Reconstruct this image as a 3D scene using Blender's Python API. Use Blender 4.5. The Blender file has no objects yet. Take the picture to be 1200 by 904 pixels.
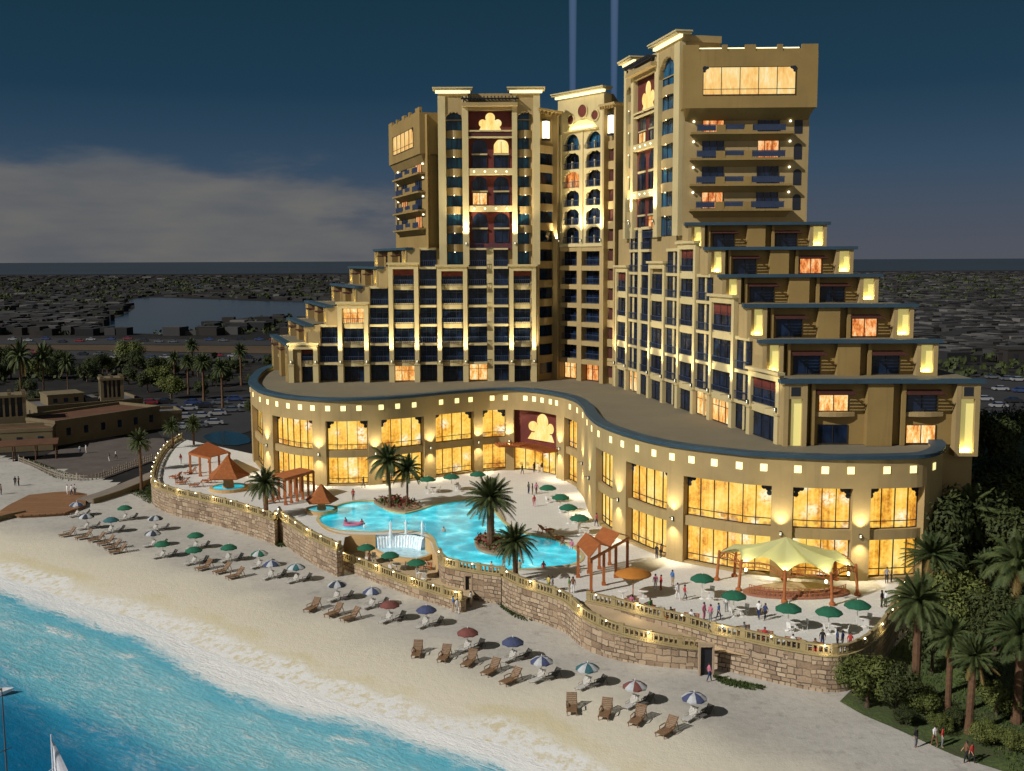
import bpy, bmesh, math, random
from mathutils import Vector, Matrix
S = bpy.context.scene
COL = S.collection
R = math.radians
rnd = random.Random(7)

# ------------------------------------------------------------------ camera
FPX, CX, CY, CAMZ = 1250.0, 600.0, 452.0, 38.0
PITCH, ROLL = math.atan(147 / 1250), R(0.25)
_f = Vector((0, math.cos(PITCH), -math.sin(PITCH)))
_r0 = Vector((1, 0, 0)); _u0 = Vector((0, math.sin(PITCH), math.cos(PITCH)))
_r = _r0 * math.cos(ROLL) - _u0 * math.sin(ROLL)
_u = _u0 * math.cos(ROLL) + _r0 * math.sin(ROLL)
cam = bpy.data.objects.new("camera", bpy.data.cameras.new("camera")); COL.objects.link(cam)
M = Matrix((_r, _u, -_f)).transposed().to_4x4(); M.translation = (0, 0, CAMZ)
cam.matrix_world = M
cam.data.lens = 36 * FPX / 1200; cam.data.sensor_width = 36
cam.data.clip_start = 1; cam.data.clip_end = 60000
S.camera = cam

# ------------------------------------------------------------------ dusk sky
SUN_DIR = Vector((-0.66, -0.42, 0.56)).normalized()       # towards the low light source
SUN_EL = math.asin(SUN_DIR.z); SUN_AZ = math.atan2(SUN_DIR.x, SUN_DIR.y)
W = bpy.data.worlds.new("World"); S.world = W; W.use_nodes = True
nt = W.node_tree; nt.nodes.clear()
def N(t, typ, **kw):
    n = t.nodes.new(typ)
    for k, v in kw.items():
        setattr(n, k, v)
    return n
out = N(nt, 'ShaderNodeOutputWorld'); bg = N(nt, 'ShaderNodeBackground'); bg2 = N(nt, 'ShaderNodeBackground'); add = N(nt, 'ShaderNodeAddShader')
sky = N(nt, 'ShaderNodeTexSky', sky_type='NISHITA', sun_disc=False)
sky.sun_elevation = SUN_EL; sky.sun_rotation = SUN_AZ
nt.links.new(sky.outputs[0], bg2.inputs[0]); bg2.inputs[1].default_value = 0.0022
tc = N(nt, 'ShaderNodeTexCoord'); sep = N(nt, 'ShaderNodeSeparateXYZ'); nt.links.new(tc.outputs['Generated'], sep.inputs[0])
ramp = N(nt, 'ShaderNodeValToRGB'); nt.links.new(sep.outputs['Z'], ramp.inputs[0])
e = ramp.color_ramp.elements
e[0].position = 0.0; e[0].color = (.058, .064, .082, 1)
e[1].position = 0.6; e[1].color = (.002, .016, .026, 1)
for p, c in ((.03, (.044, .055, .082, 1)), (.085, (.020, .045, .082, 1)), (.15, (.0045, .026, .052, 1)), (.24, (.0025, .021, .036, 1))):
    q = e.new(p); q.color = c
# cloud bank low over the land, thicker towards the left
mp = N(nt, 'ShaderNodeMapping'); mp.inputs['Scale'].default_value = (3.6, 3.6, 13); nt.links.new(tc.outputs['Generated'], mp.inputs[0])
nz = N(nt, 'ShaderNodeTexNoise'); nz.inputs['Scale'].default_value = 1.7; nz.inputs['Detail'].default_value = 9; nz.inputs['Roughness'].default_value = .58
nt.links.new(mp.outputs[0], nz.inputs[0])
def mth(t, op, a, b=None, clamp=False):
    n = N(t, 'ShaderNodeMath', operation=op, use_clamp=clamp)
    for i, x in enumerate((a, b)):
        if x is None: continue
        if isinstance(x, (int, float)): n.inputs[i].default_value = x
        else: t.links.new(x, n.inputs[i])
    return n.outputs[0]
def mrange(t, x, a, b, c=0., d=1.):
    n = N(t, 'ShaderNodeMapRange', interpolation_type='SMOOTHSTEP'); t.links.new(x, n.inputs[0])
    for i, v in enumerate((a, b, c, d)): n.inputs[i + 1].default_value = v
    return n.outputs[0]
left = mrange(nt, sep.outputs['X'], .20, -.40, .10, 1.0)
low = mrange(nt, sep.outputs['Z'], .135, .055)
thick = mth(nt, 'MULTIPLY', left, low)
cl = mth(nt, 'ADD', nz.outputs[0], mth(nt, 'MULTIPLY', mth(nt, 'SUBTRACT', thick, .5), .62))
mask = mth(nt, 'MULTIPLY', mrange(nt, cl, .40, .66), mth(nt, 'MULTIPLY', low, mrange(nt, sep.outputs['X'], .2, -.15, .25, 1.0)))
mp2 = N(nt, 'ShaderNodeMapping'); mp2.inputs['Scale'].default_value = (9, 9, 42); nt.links.new(tc.outputs['Generated'], mp2.inputs[0])
nz2 = N(nt, 'ShaderNodeTexNoise'); nz2.inputs['Scale'].default_value = 1.3; nz2.inputs['Detail'].default_value = 6; nt.links.new(mp2.outputs[0], nz2.inputs[0])
cr = N(nt, 'ShaderNodeValToRGB'); nt.links.new(nz2.outputs[0], cr.inputs[0])
cr.color_ramp.elements[0].position = .3; cr.color_ramp.elements[0].color = (.074, .080, .092, 1)
cr.color_ramp.elements[1].position = .72; cr.color_ramp.elements[1].color = (.112, .109, .106, 1)
mix = N(nt, 'ShaderNodeMix', data_type='RGBA'); nt.links.new(mask, mix.inputs[0])
nt.links.new(ramp.outputs[0], mix.inputs[6]); nt.links.new(cr.outputs[0], mix.inputs[7])
# afterglow behind the viewer, added out of view to lift the shadows
glow = mth(nt, 'MULTIPLY', mrange(nt, sep.outputs['Y'], -.15, -1., 0., .55), mrange(nt, sep.outputs['Z'], .9, .1))
mixg = N(nt, 'ShaderNodeMix', data_type='RGBA', blend_type='ADD'); nt.links.new(glow, mixg.inputs[0])
nt.links.new(mix.outputs[2], mixg.inputs[6]); mixg.inputs[7].default_value = (.62, .54, .46, 1)
nt.links.new(mixg.outputs[2], bg.inputs[0]); bg.inputs[1].default_value = 1.0
nt.links.new(bg.outputs[0], add.inputs[0]); nt.links.new(bg2.outputs[0], add.inputs[1]); nt.links.new(add.outputs[0], out.inputs[0])

sun = bpy.data.objects.new("sun", bpy.data.lights.new("sun", 'SUN')); COL.objects.link(sun)
sun.rotation_euler = SUN_DIR.to_track_quat('Z', 'Y').to_euler()
sun.data.energy = 3.1; sun.data.angle = R(.6); sun.data.color = (1, .965, .915)
S.view_settings.view_transform = 'Standard'; S.view_settings.look = 'None'
S.view_settings.exposure = .3; S.view_settings.gamma = 1; S.view_settings.use_curve_mapping = False
S.cycles.use_denoising = True
S.cycles.max_bounces = 5; S.cycles.diffuse_bounces = 2; S.cycles.glossy_bounces = 2; S.cycles.transmission_bounces = 4; S.cycles.transparent_max_bounces = 8
S.cycles.caustics_reflective = False; S.cycles.caustics_refractive = False
S.cycles.sample_clamp_indirect = 4

# ------------------------------------------------------------------ surveying: a photo pixel to a point of the place
def ray(px, py):
    return _f + _r * ((px - CX) / FPX) + _u * ((CY - py) / FPX)
def at(px, py, z=0.):
    d = ray(px, py); t = (z - CAMZ) / d.z
    return Vector((d.x * t, d.y * t, z))
def proj(p):
    q = Vector(p) - Vector((0, 0, CAMZ)); w = q.dot(_f)
    return CX + FPX * q.dot(_r) / w, CY - FPX * q.dot(_u) / w

class Frame:                                   # a facade: u runs along it, v stands out from it
    def __init__(s, a, b=None, u=None):
        s.o = Vector((a[0], a[1])); s.u = (Vector((b[0], b[1])) - s.o if b else Vector(u)).normalized()
        s.n = Vector((s.u.y, -s.u.x)); s.L = (Vector((b[0], b[1])) - s.o).length if b else 0
    def p(s, u, v, z):
        q = s.o + s.u * u + s.n * v
        return (q.x, q.y, z)
    def uz(s, px, py):                         # where the facade is met by the sight line through a pixel
        d = ray(px, py); dn = s.n.x * d.x + s.n.y * d.y; t = (s.n.dot(s.o)) / dn
        q = Vector((d.x * t, d.y * t)) - s.o
        return q.dot(s.u), CAMZ + d.z * t
    def U(s, px, py=400): return s.uz(px, py)[0]

# ------------------------------------------------------------------ materials
def new_mat(name):
    m = bpy.data.materials.new(name); m.use_nodes = True
    t = m.node_tree; b = t.nodes['Principled BSDF']
    return m, t, b
def coords(t, scale=1., kind='Object'):
    c = N(t, 'ShaderNodeTexCoord'); mpn = N(t, 'ShaderNodeMapping')
    mpn.inputs['Scale'].default_value = (scale,) * 3 if isinstance(scale, (int, float)) else scale
    t.links.new(c.outputs[kind], mpn.inputs[0]); return mpn.outputs[0]
def noise(t, vec, scale, detail=4, rough=.5):
    n = N(t, 'ShaderNodeTexNoise'); n.inputs['Scale'].default_value = scale; n.inputs['Detail'].default_value = detail; n.inputs['Roughness'].default_value = rough
    t.links.new(vec, n.inputs[0]); return n.outputs[0]
def cramp(t, x, stops):
    n = N(t, 'ShaderNodeValToRGB'); t.links.new(x, n.inputs[0]); el = n.color_ramp.elements
    el[0].position, el[0].color = stops[0][0], (*stops[0][1], 1)
    el[1].position, el[1].color = stops[-1][0], (*stops[-1][1], 1)
    for p, c in stops[1:-1]:
        q = el.new(p); q.color = (*c, 1)
    return n.outputs[0]
def mixc(t, f, a, b, mode='MIX'):
    n = N(t, 'ShaderNodeMix', data_type='RGBA', blend_type=mode)
    for i, x in ((0, f), (6, a), (7, b)):
        if hasattr(x, 'default_value') or hasattr(x, 'node'): t.links.new(x, n.inputs[i])
        else: n.inputs[i].default_value = x if i == 0 else (*x, 1)
    return n.outputs[2]
def bump(t, b, h, strength=.3, dist=.05):
    n = N(t, 'ShaderNodeBump'); n.inputs['Strength'].default_value = strength; n.inputs['Distance'].default_value = dist
    t.links.new(h, n.inputs['Height']); t.links.new(n.outputs[0], b.inputs['Normal'])
def surf(name, c, rough=.8, var=.25, scale=.6, metal=0., bmp=0., spec=.3):
    m, t, b = new_mat(name)
    v = coords(t); n1 = noise(t, v, scale, 6, .6); n2 = noise(t, v, scale * 9, 3)
    k = mth(t, 'ADD', mth(t, 'MULTIPLY', n1, .7), mth(t, 'MULTIPLY', n2, .3))
    lo = tuple(x * (1 - var) for x in c); hi = tuple(min(1, x * (1 + var)) for x in c)
    t.links.new(cramp(t, k, [(.3, lo), (.7, hi)]), b.inputs['Base Color'])
    b.inputs['Roughness'].default_value = rough; b.inputs['Metallic'].default_value = metal; b.inputs['Specular IOR Level'].default_value = spec
    if bmp: bump(t, b, n2, bmp, .04)
    return m
def lamp_mat(name, c, strength, sample=True):
    m, t, b = new_mat(name)
    b.inputs['Base Color'].default_value = (*c, 1); b.inputs['Emission Color'].default_value = (*c, 1); b.inputs['Emission Strength'].default_value = strength
    m.cycles.emission_sampling = 'AUTO' if sample else 'NONE'
    return m
def amber(name, stops, strength, sc=.35, streak=(1, 1, .35)):
    m, t, b = new_mat(name)
    v = coords(t, streak); n1 = noise(t, v, sc, 5, .65); n2 = noise(t, v, sc * 6, 3)
    k = mth(t, 'ADD', mth(t, 'MULTIPLY', n1, .72), mth(t, 'MULTIPLY', n2, .28))
    c = cramp(t, k, stops)
    t.links.new(c, b.inputs['Emission Color']); b.inputs['Emission Strength'].default_value = strength
    b.inputs['Base Color'].default_value = (.08, .05, .02, 1); b.inputs['Roughness'].default_value = .15
    return m
def weathered(name, c, k=1.):
    # painted render: broad patches, faint run-off streaks, fine grain
    m, t, b = new_mat(name); v = coords(t); n1 = noise(t, v, .16, 5, .6); st = noise(t, coords(t, (1.3, 1.3, .07)), 1.1, 4, .6); gr = noise(t, v, 5., 3)
    base = cramp(t, n1, [(.32, tuple(x * (1 - .14 * k) for x in c)), (.68, tuple(x * (1 + .12 * k) for x in c))])
    base = mixc(t, mrange(t, st, .52, .74, 0, .34 * k), base, tuple(x * .55 for x in c))
    base = mixc(t, mrange(t, gr, .35, .7, 0, .10), base, tuple(x * 1.3 for x in c))
    t.links.new(base, b.inputs['Base Color']); b.inputs['Roughness'].default_value = .86; b.inputs['Specular IOR Level'].default_value = .25; bump(t, b, gr, .1, .03); return m
MAT = {}
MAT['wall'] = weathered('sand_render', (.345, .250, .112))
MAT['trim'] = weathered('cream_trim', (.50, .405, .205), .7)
MAT['brown'] = weathered('gable_shade_render', (.265, .178, .062))  # darker copy of the wall render, shade of the unlit gables painted in
MAT['red'] = surf('oxblood_panel', (.13, .028, .020), .7, .25, .5)
MAT['ledge'] = surf('slate_coping', (.030, .062, .088), .55, .2, .4)
MAT['roof'] = surf('roof_screed', (.17, .145, .095), .9, .12, .12)
MAT['dark'] = surf('dark_frame', (.018, .020, .026), .5, .2)
MAT['rail'] = surf('dark_rail', (.030, .045, .085), .4, .2)
MAT['wood'] = surf('stained_wood', (.36, .115, .035), .65, .25, 1.5)
MAT['awning'] = surf('awning_slats', (.070, .022, .016), .7, .2)
MAT['thatch'] = surf('thatch', (.30, .10, .03), .95, .35, 3, bmp=.6)
MAT['white'] = surf('white_paint', (.72, .70, .66), .6, .08)
m, t, b = new_mat('window_glass'); MAT['glass'] = m
v = coords(t, (1, 1, .5)); k = noise(t, v, .8, 4)
t.links.new(cramp(t, k, [(.38, (.003, .006, .014)), (.62, (.010, .023, .056))]), b.inputs['Base Color']); b.inputs['Roughness'].default_value = .16; b.inputs['Specular IOR Level'].default_value = .28
m, t, b = new_mat('tinted_glass'); MAT['blueglass'] = m
k = noise(t, coords(t, (1, 1, .4)), .7, 4)
t.links.new(cramp(t, k, [(.38, (.006, .030, .065)), (.62, (.018, .110, .20))]), b.inputs['Base Color']); b.inputs['Roughness'].default_value = .2; b.inputs['Specular IOR Level'].default_value = .25
m, t, b = new_mat('hall_glow'); MAT['hall'] = m      # a lit banqueting hall behind glass: drapes, chandeliers, dark furniture low down
uvn = N(t, 'ShaderNodeUVMap', uv_map='UVMap').outputs[0]; sp_ = N(t, 'ShaderNodeSeparateXYZ'); t.links.new(uvn, sp_.inputs[0])
n1 = noise(t, uvn, .30, 5, .62); n2 = noise(t, uvn, 2.4, 4, .6)
wn = N(t, 'ShaderNodeTexWhiteNoise', noise_dimensions='1D'); t.links.new(mth(t, 'FLOOR', mth(t, 'DIVIDE', sp_.outputs[0], 1.75)), wn.inputs['W'])
dr = N(t, 'ShaderNodeTexNoise'); dr.inputs['Scale'].default_value = 1.; dr.inputs['Detail'].default_value = 2; mpd = N(t, 'ShaderNodeMapping'); mpd.inputs['Scale'].default_value = (3.2, .12, 1); t.links.new(uvn, mpd.inputs[0]); t.links.new(mpd.outputs[0], dr.inputs[0])
k = mth(t, 'ADD', mth(t, 'ADD', mth(t, 'MULTIPLY', n1, .52), mth(t, 'MULTIPLY', n2, .20)), mth(t, 'ADD', mth(t, 'MULTIPLY', dr.outputs[0], .22), mth(t, 'MULTIPLY', wn.outputs[0], .10)))
c = cramp(t, k, [(.36, (.38, .12, .010)), (.44, (.80, .36, .035)), (.52, (1., .58, .085)), (.61, (1., .70, .17)), (.71, (1., .84, .36))])
vo = N(t, 'ShaderNodeTexVoronoi'); vo.inputs['Scale'].default_value = .36; t.links.new(uvn, vo.inputs[0])
c = mixc(t, mth(t, 'MULTIPLY', mrange(t, vo.outputs[0], .42, .08), mrange(t, n2, .34, .58)), c, (1., .93, .66))
vo2 = N(t, 'ShaderNodeTexVoronoi'); vo2.inputs['Scale'].default_value = 1.5; t.links.new(uvn, vo2.inputs[0]); fz = mth(t, 'MAXIMUM', mth(t, 'MULTIPLY', mrange(t, sp_.outputs[1], 8.6, 8.8), mrange(t, sp_.outputs[1], 10.1, 9.3)), mrange(t, sp_.outputs[1], 5.2, 4.2))
c = mixc(t, mth(t, 'MULTIPLY', mth(t, 'MULTIPLY', fz, mrange(t, vo2.outputs[0], .62, .25)), .62), c, (.30, .095, .018))
t.links.new(c, b.inputs['Emission Color']); b.inputs['Emission Strength'].default_value = .86; b.inputs['Base Color'].default_value = (.06, .04, .02, 1); b.inputs['Roughness'].default_value = .15
MAT['room'] = amber('room_glow', [(.4, (.62, .20, .03)), (.5, (1., .52, .14)), (.6, (1., .85, .5))], .9, 1.3)
MAT['curtain'] = amber('curtain_glow', [(.4, (.42, .07, .012)), (.5, (.92, .30, .06)), (.6, (1., .66, .32))], .8, 1.6)
MAT['club'] = amber('lounge_glow', [(.36, (.80, .38, .07)), (.48, (1., .60, .18)), (.56, (1., .72, .28)), (.66, (1., .90, .55))], .74, .55)
MAT['trefoil'] = amber('trefoil_glow', [(.3, (.95, .42, .07)), (.5, (1., .70, .22)), (.7, (1., .88, .5))], .9, .8)
MAT['frieze'] = lamp_mat('frieze_glow', (1., .90, .42), .80)
MAT['cove'] = lamp_mat('cove_glow', (1., .90, .50), 1.15)
MAT['lantern'] = lamp_mat('lantern_glow', (1., .95, .68), 1.5)
MAT['bulb'] = lamp_mat('bulb_glow', (1., .88, .55), 6., False)
MAT['panel'] = lamp_mat('panel_glow', (.78, .68, .24), .26)

# ------------------------------------------------------------------ mesh building
class MB:
    def __init__(s): s.v = []; s.f = []; s.m = []; s.uv = {}
    def face(s, pts, m=0, uv=None):
        i = len(s.v); s.v += [tuple(p) for p in pts]; s.f.append(tuple(range(i, i + len(pts)))); s.m.append(m)
        if uv: s.uv[len(s.f) - 1] = uv
    def hexa(s, c, m=0):
        i = len(s.v); s.v += [tuple(p) for p in c]
        for q in ((0, 3, 2, 1), (4, 5, 6, 7), (0, 1, 5, 4), (1, 2, 6, 5), (2, 3, 7, 6), (3, 0, 4, 7)):
            s.f.append(tuple(i + k for k in q)); s.m.append(m)
        return s
    def box(s, x0, x1, y0, y1, z0, z1, m=0):
        return s.hexa([(x0, y0, z0), (x1, y0, z0), (x1, y1, z0), (x0, y1, z0), (x0, y0, z1), (x1, y0, z1), (x1, y1, z1), (x0, y1, z1)], m)
    def fbox(s, F, u0, u1, v0, v1, z0, z1, m=0):
        return s.hexa([F.p(u0, v1, z0), F.p(u1, v1, z0), F.p(u1, v0, z0), F.p(u0, v0, z0), F.p(u0, v1, z1), F.p(u1, v1, z1), F.p(u1, v0, z1), F.p(u0, v0, z1)], m)
    def prism(s, poly, z0, z1, m=0, mt=None, mb=None):
        n = len(poly); i = len(s.v)
        s.v += [(p[0], p[1], z0) for p in poly] + [(p[0], p[1], z1) for p in poly]
        for k in range(n):
            s.f.append((i + k, i + (k + 1) % n, i + n + (k + 1) % n, i + n + k)); s.m.append(m)
        s.f.append(tuple(range(i + n, i + 2 * n))); s.m.append(m if mt is None else mt)
        s.f.append(tuple(range(i + n - 1, i - 1, -1))); s.m.append(m if mb is None else mb)
        return s
    def tube(s, p0, p1, r0, r1=None, n=8, m=0, cap=True):
        r1 = r0 if r1 is None else r1; p0 = Vector(p0); p1 = Vector(p1); d = (p1 - p0).normalized()
        a = d.orthogonal().normalized(); c = d.cross(a); i = len(s.v)
        for p, r in ((p0, r0), (p1, r1)):
            for k in range(n):
                w = 2 * math.pi * k / n; s.v.append(tuple(p + a * (r * math.cos(w)) + c * (r * math.sin(w))))
        for k in range(n):
            s.f.append((i + k, i + (k + 1) % n, i + n + (k + 1) % n, i + n + k)); s.m.append(m)
        if cap:
            s.f.append(tuple(range(i + n - 1, i - 1, -1))); s.m.append(m); s.f.append(tuple(range(i + n, i + 2 * n))); s.m.append(m)
        return s
    def path(s, pts, rad, n=8, m=0):
        i = len(s.v); pts = [Vector(p) for p in pts]
        for j, p in enumerate(pts):
            d = (pts[min(j + 1, len(pts) - 1)] - pts[max(j - 1, 0)]).normalized()
            a = d.cross(Vector((.31, .95, .05))).normalized(); c = d.cross(a); r = rad[j] if isinstance(rad, (list, tuple)) else rad
            for k in range(n):
                w = 2 * math.pi * k / n; s.v.append(tuple(p + a * (r * math.cos(w)) + c * (r * math.sin(w))))
        for j in range(len(pts) - 1):
            for k in range(n):
                s.f.append((i + j * n + k, i + j * n + (k + 1) % n, i + (j + 1) * n + (k + 1) % n, i + (j + 1) * n + k)); s.m.append(m)
        s.f.append(tuple(range(i + n - 1, i - 1, -1))); s.m.append(m); j = i + (len(pts) - 1) * n; s.f.append(tuple(range(j, j + n))); s.m.append(m)
        return s
    def lathe(s, prof, n=16, m=0, c=(0, 0, 0), sx=1., sy=1.):
        i = len(s.v)
        for r, z in prof:
            for k in range(n):
                w = 2 * math.pi * k / n; s.v.append((c[0] + sx * r * math.cos(w), c[1] + sy * r * math.sin(w), c[2] + z))
        for j in range(len(prof) - 1):
            for k in range(n):
                s.f.append((i + j * n + k, i + j * n + (k + 1) % n, i + (j + 1) * n + (k + 1) % n, i + (j + 1) * n + k)); s.m.append(m)
        return s
    def disc(s, F, u, z, r, v, m=0, n=18):
        s.face([F.p(u + r * math.cos(2 * math.pi * k / n), v, z + r * math.sin(2 * math.pi * k / n)) for k in range(n)], m)
    def bulge(s, F, u0, u1, v0, b, z0, z1, m=0, n=6, mt=None):        # a band that swells out in plan
        poly = [F.p(u0, v0, 0)] + [F.p(u0 + (u1 - u0) * k / n, v0 + .25 + b * math.sin(math.pi * k / n), 0) for k in range(n + 1)] + [F.p(u1, v0, 0)]
        return s.prism([(p[0], p[1]) for p in poly], z0, z1, m, mt)
    def build(s, name, mats, parent=None, smooth=False):
        me = bpy.data.meshes.new(name); me.from_pydata(s.v, [], s.f)
        for k in (mats if isinstance(mats, (list, tuple)) else [mats]):
            me.materials.append(MAT[k] if isinstance(k, str) else k)
        me.polygons.foreach_set('material_index', s.m)
        if s.uv:
            L = me.uv_layers.new(name='UVMap')
            for fi, uv in s.uv.items():
                for li, q in zip(me.polygons[fi].loop_indices, uv): L.data[li].uv = q
        if smooth: me.polygons.foreach_set('use_smooth', [True] * len(s.f))
        me.validate(); me.update()
        return link(name, me, parent)
def link(name, me, parent=None):
    o = bpy.data.objects.new(name, me); COL.objects.link(o)
    if parent:
        o.parent = parent
        if parent.get('world_parts'): o.location = -parent.location
        elif parent.parent is not None and parent.parent.get('world_parts'): pass
    return o
def tag(o, label, cat, group=None):
    o['label'] = label; o['category'] = cat
    if group: o['group'] = group
    return o
def thing(name, label, cat, loc=(0, 0, 0), group=None, rz=0., world=False):
    o = bpy.data.objects.new(name, None); COL.objects.link(o); o.location = loc; o.rotation_euler = (0, 0, rz)
    o.empty_display_size = .3
    if world: o['world_parts'] = True
    return tag(o, label, cat, group)
def struct(o, kind='structure'): o['kind'] = kind; return o
def dup(root, loc, rz=0., sc=1., label=None, group=None):
    r = root.copy(); COL.objects.link(r); r.location = loc; r.rotation_euler = (0, 0, rz); r.scale = (sc,) * 3 if isinstance(sc, (int, float)) else sc
    if label: r['label'] = label
    if group: r['group'] = group
    for ch in root.children:
        c = ch.copy(); COL.objects.link(c); c.parent = r
        for g in ch.children:
            d = g.copy(); COL.objects.link(d); d.parent = c
    return r
ORD = ['first', 'second', 'third', 'fourth', 'fifth', 'sixth', 'seventh', 'eighth', 'ninth', 'tenth', 'eleventh', 'twelfth', 'thirteenth', 'fourteenth', 'fifteenth', 'sixteenth', 'seventeenth', 'eighteenth', 'nineteenth', 'twentieth']
ORD += ['twenty ' + x for x in ORD[:9]] + ['thirtieth'] + ['thirty ' + x for x in ORD[:9]]
def lamp(kind, name, loc, power, color=(1, .87, .58), parent=None, aim=None, size=.15, angle=70, blend=.6, sx=None, sy=None):
    d = bpy.data.lights.new(name, kind); d.energy = power; d.color = color
    if kind == 'AREA': d.shape = 'RECTANGLE'; d.size = sx; d.size_y = sy
    else: d.shadow_soft_size = size
    if kind == 'SPOT': d.spot_size = R(angle); d.spot_blend = blend
    o = bpy.data.objects.new(name, d); COL.objects.link(o); o.location = loc
    if aim: o.rotation_euler = Vector(aim).to_track_quat('-Z', 'Y').to_euler()
    if parent:
        o.parent = parent
        if parent.get('world_parts'): o.location = Vector(loc) - parent.location
    return o
def crom(pts, step=.5, closed=False):          # smooth curve through plan points
    P = [Vector(p[:2]) for p in pts]; n = len(P); outp = []
    rng = range(n if closed else n - 1)
    for i in rng:
        if closed: a, b, c, d = P[(i - 1) % n], P[i], P[(i + 1) % n], P[(i + 2) % n]
        else: a, b, c, d = P[max(i - 1, 0)], P[i], P[i + 1], P[min(i + 2, n - 1)]
        k = max(2, int((c - b).length / step))
        for j in range(k):
            t_ = j / k
            outp.append(.5 * ((2 * b) + (c - a) * t_ + (2 * a - 5 * b + 4 * c - d) * t_ ** 2 + (3 * b - a - 3 * c + d) * t_ ** 3))
    if not closed: outp.append(P[-1])
    return outp
class Curve:                                    # arc-length run along a plan curve; outside lies to the right of travel
    def __init__(s, pts, step=.5):
        s.P = crom(pts, step); s.S = [0.]
        for a, b in zip(s.P, s.P[1:]): s.S.append(s.S[-1] + (b - a).length)
        s.L = s.S[-1]
    def at(s, q):
        q = min(max(q, 0), s.L); lo, hi = 0, len(s.S) - 1
        while hi - lo > 1:
            m_ = (lo + hi) // 2
            if s.S[m_] <= q: lo = m_
            else: hi = m_
        k = (q - s.S[lo]) / max(1e-6, s.S[hi] - s.S[lo]); p = s.P[lo].lerp(s.P[hi], k)
        a = s.P[max(lo - 1, 0)]; b = s.P[min(hi + 1, len(s.P) - 1)]; t_ = (b - a).normalized()
        return p, Vector((t_.y, -t_.x)), t_
    def pt(s, q, off, z):
        p, n, _ = s.at(q); return (p.x + n.x * off, p.y + n.y * off, z)
    def find(s, px, z, lo=0., hi=None):         # where along the curve a pixel column falls
        hi = s.L if hi is None else hi; best = None; prev = None; k = int((hi - lo) / .15)
        for i in range(k + 1):
            q = lo + (hi - lo) * i / k; x = proj(s.pt(q, 0, z))[0]
            if best is None or abs(x - px) < best[0]: best = (abs(x - px), q)
        return best[1]
    def strip(s, mb, q0, q1, o0, o1, z0, z1, m=0, step=.7, zf=None, ends=True):
        n = max(1, int(math.ceil((q1 - q0) / step))); i = len(mb.v)
        for k in range(n + 1):
            q = q0 + (q1 - q0) * k / n; dz = zf(q) if zf else 0.
            for o_, z_ in ((o1, z0), (o0, z0), (o0, z1), (o1, z1)):
                mb.v.append(s.pt(q, o_, z_ + (dz if (z_ == z1 or z0 > 0.05) else 0.)))
        for k in range(n):
            a = i + 4 * k; b_ = a + 4; qa, qb = q0 + (q1 - q0) * k / n, q0 + (q1 - q0) * (k + 1) / n
            for e0, e1, va, vb in ((3, 0, z1, z0), (2, 3, z1 + .8, z1), (1, 2, z0, z1), (0, 1, z0, z0)):
                mb.f.append((a + e0, a + e1, b_ + e1, b_ + e0)); mb.m.append(m); mb.uv[len(mb.f) - 1] = [(qa, va), (qa, vb), (qb, vb), (qb, va)]
        if ends:
            for a, rev in ((i, False), (i + 4 * n, True)):
                q = (a, a + 1, a + 2, a + 3); mb.f.append(q if rev else q[::-1]); mb.m.append(m); mb.uv[len(mb.f) - 1] = [(0, z0), (1, z0), (1, z1), (0, z1)]
# ------------------------------------------------------------------ the hotel: curved podium, two stepped wings, towers
ZT = 3.2                                        # terrace level
ZR = 16.3                                       # podium roof
hotel = thing('hotel', 'huge floodlit sand coloured hotel with stepped wings, towers and a curved podium of amber windows', 'hotel', (2, 150, ZT), world=True)
edge_px = [(318, 428), (303, 434), (293, 446), (300, 455), (312, 460), (340, 465), (380, 467.6), (430, 467), (480, 464), (530, 459.4), (580, 456), (618, 456.5), (650, 461), (672, 467),
           (684, 475.5), (690.5, 486), (703, 496), (735, 508), (785, 520), (860, 529.3), (893, 532), (973, 535.3), (1053, 534.8), (1093, 531.5)]
pod_pts = [at(x, y, 16.9) for x, y in edge_px] + [Vector((49.5, 121)), Vector((50.5, 132)), Vector((50.5, 150))]
POD = Curve(pod_pts, .5)
q_lo = POD.find(292.5, 10, 0, 60); q_hi = POD.find(1094, 10, 60, POD.L)
def PQ(px): return POD.find(px, 10, q_lo, q_hi)
bays = [(296, 308), (320, 366.5), (381.5, 432), (447, 497), (511, 555), (565.5, 592.5), (602, 652), (661, 676), (698, 718), (733, 781), (800, 904), (929, 998), (1019, 1082)]
BQ = [(PQ(a), PQ(b)) for a, b in bays]
H_UP, L_UP, H_LO, L_LO = 13.4, 8.75, 7.65, ZT + .25
mb = MB(); prev = 0.
for i, (a, b) in enumerate(BQ):
    POD.strip(mb, prev, a, -1.3, 0, 0.0, 13.4)
    if i != 6:
        POD.strip(mb, a, b, -1.3, -.35, L_UP - 1.1, L_UP)           # spandrel between the two window rows
        POD.strip(mb, a, b, -1.3, -.2, 0, L_LO)
    prev = b
POD.strip(mb, prev, POD.L, -1.3, 0, 0.0, 13.4)
POD.strip(mb, 0, POD.L, -1.3, 0, 13.4, ZR + .28)
podium = mb.build('podium', 'wall', hotel)
mb = MB(); POD.strip(mb, 0, POD.L, -1.32, .26, ZR + .282, 17.0)
POD.strip(mb, 0, POD.L, .26, .33, ZR + .30, ZR + .40)
mb.build('roof_coping', 'ledge', hotel)
mb = MB()
poly = [POD.pt(POD.L * k / 160, -.6, 0) for k in range(161)] + [(50, 190, 0), (45, 235, 0), (-50, 235, 0)]
mb.face([(p[0], p[1], ZR + .06) for p in poly]); mb.build('podium_roof', 'roof', hotel)
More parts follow.
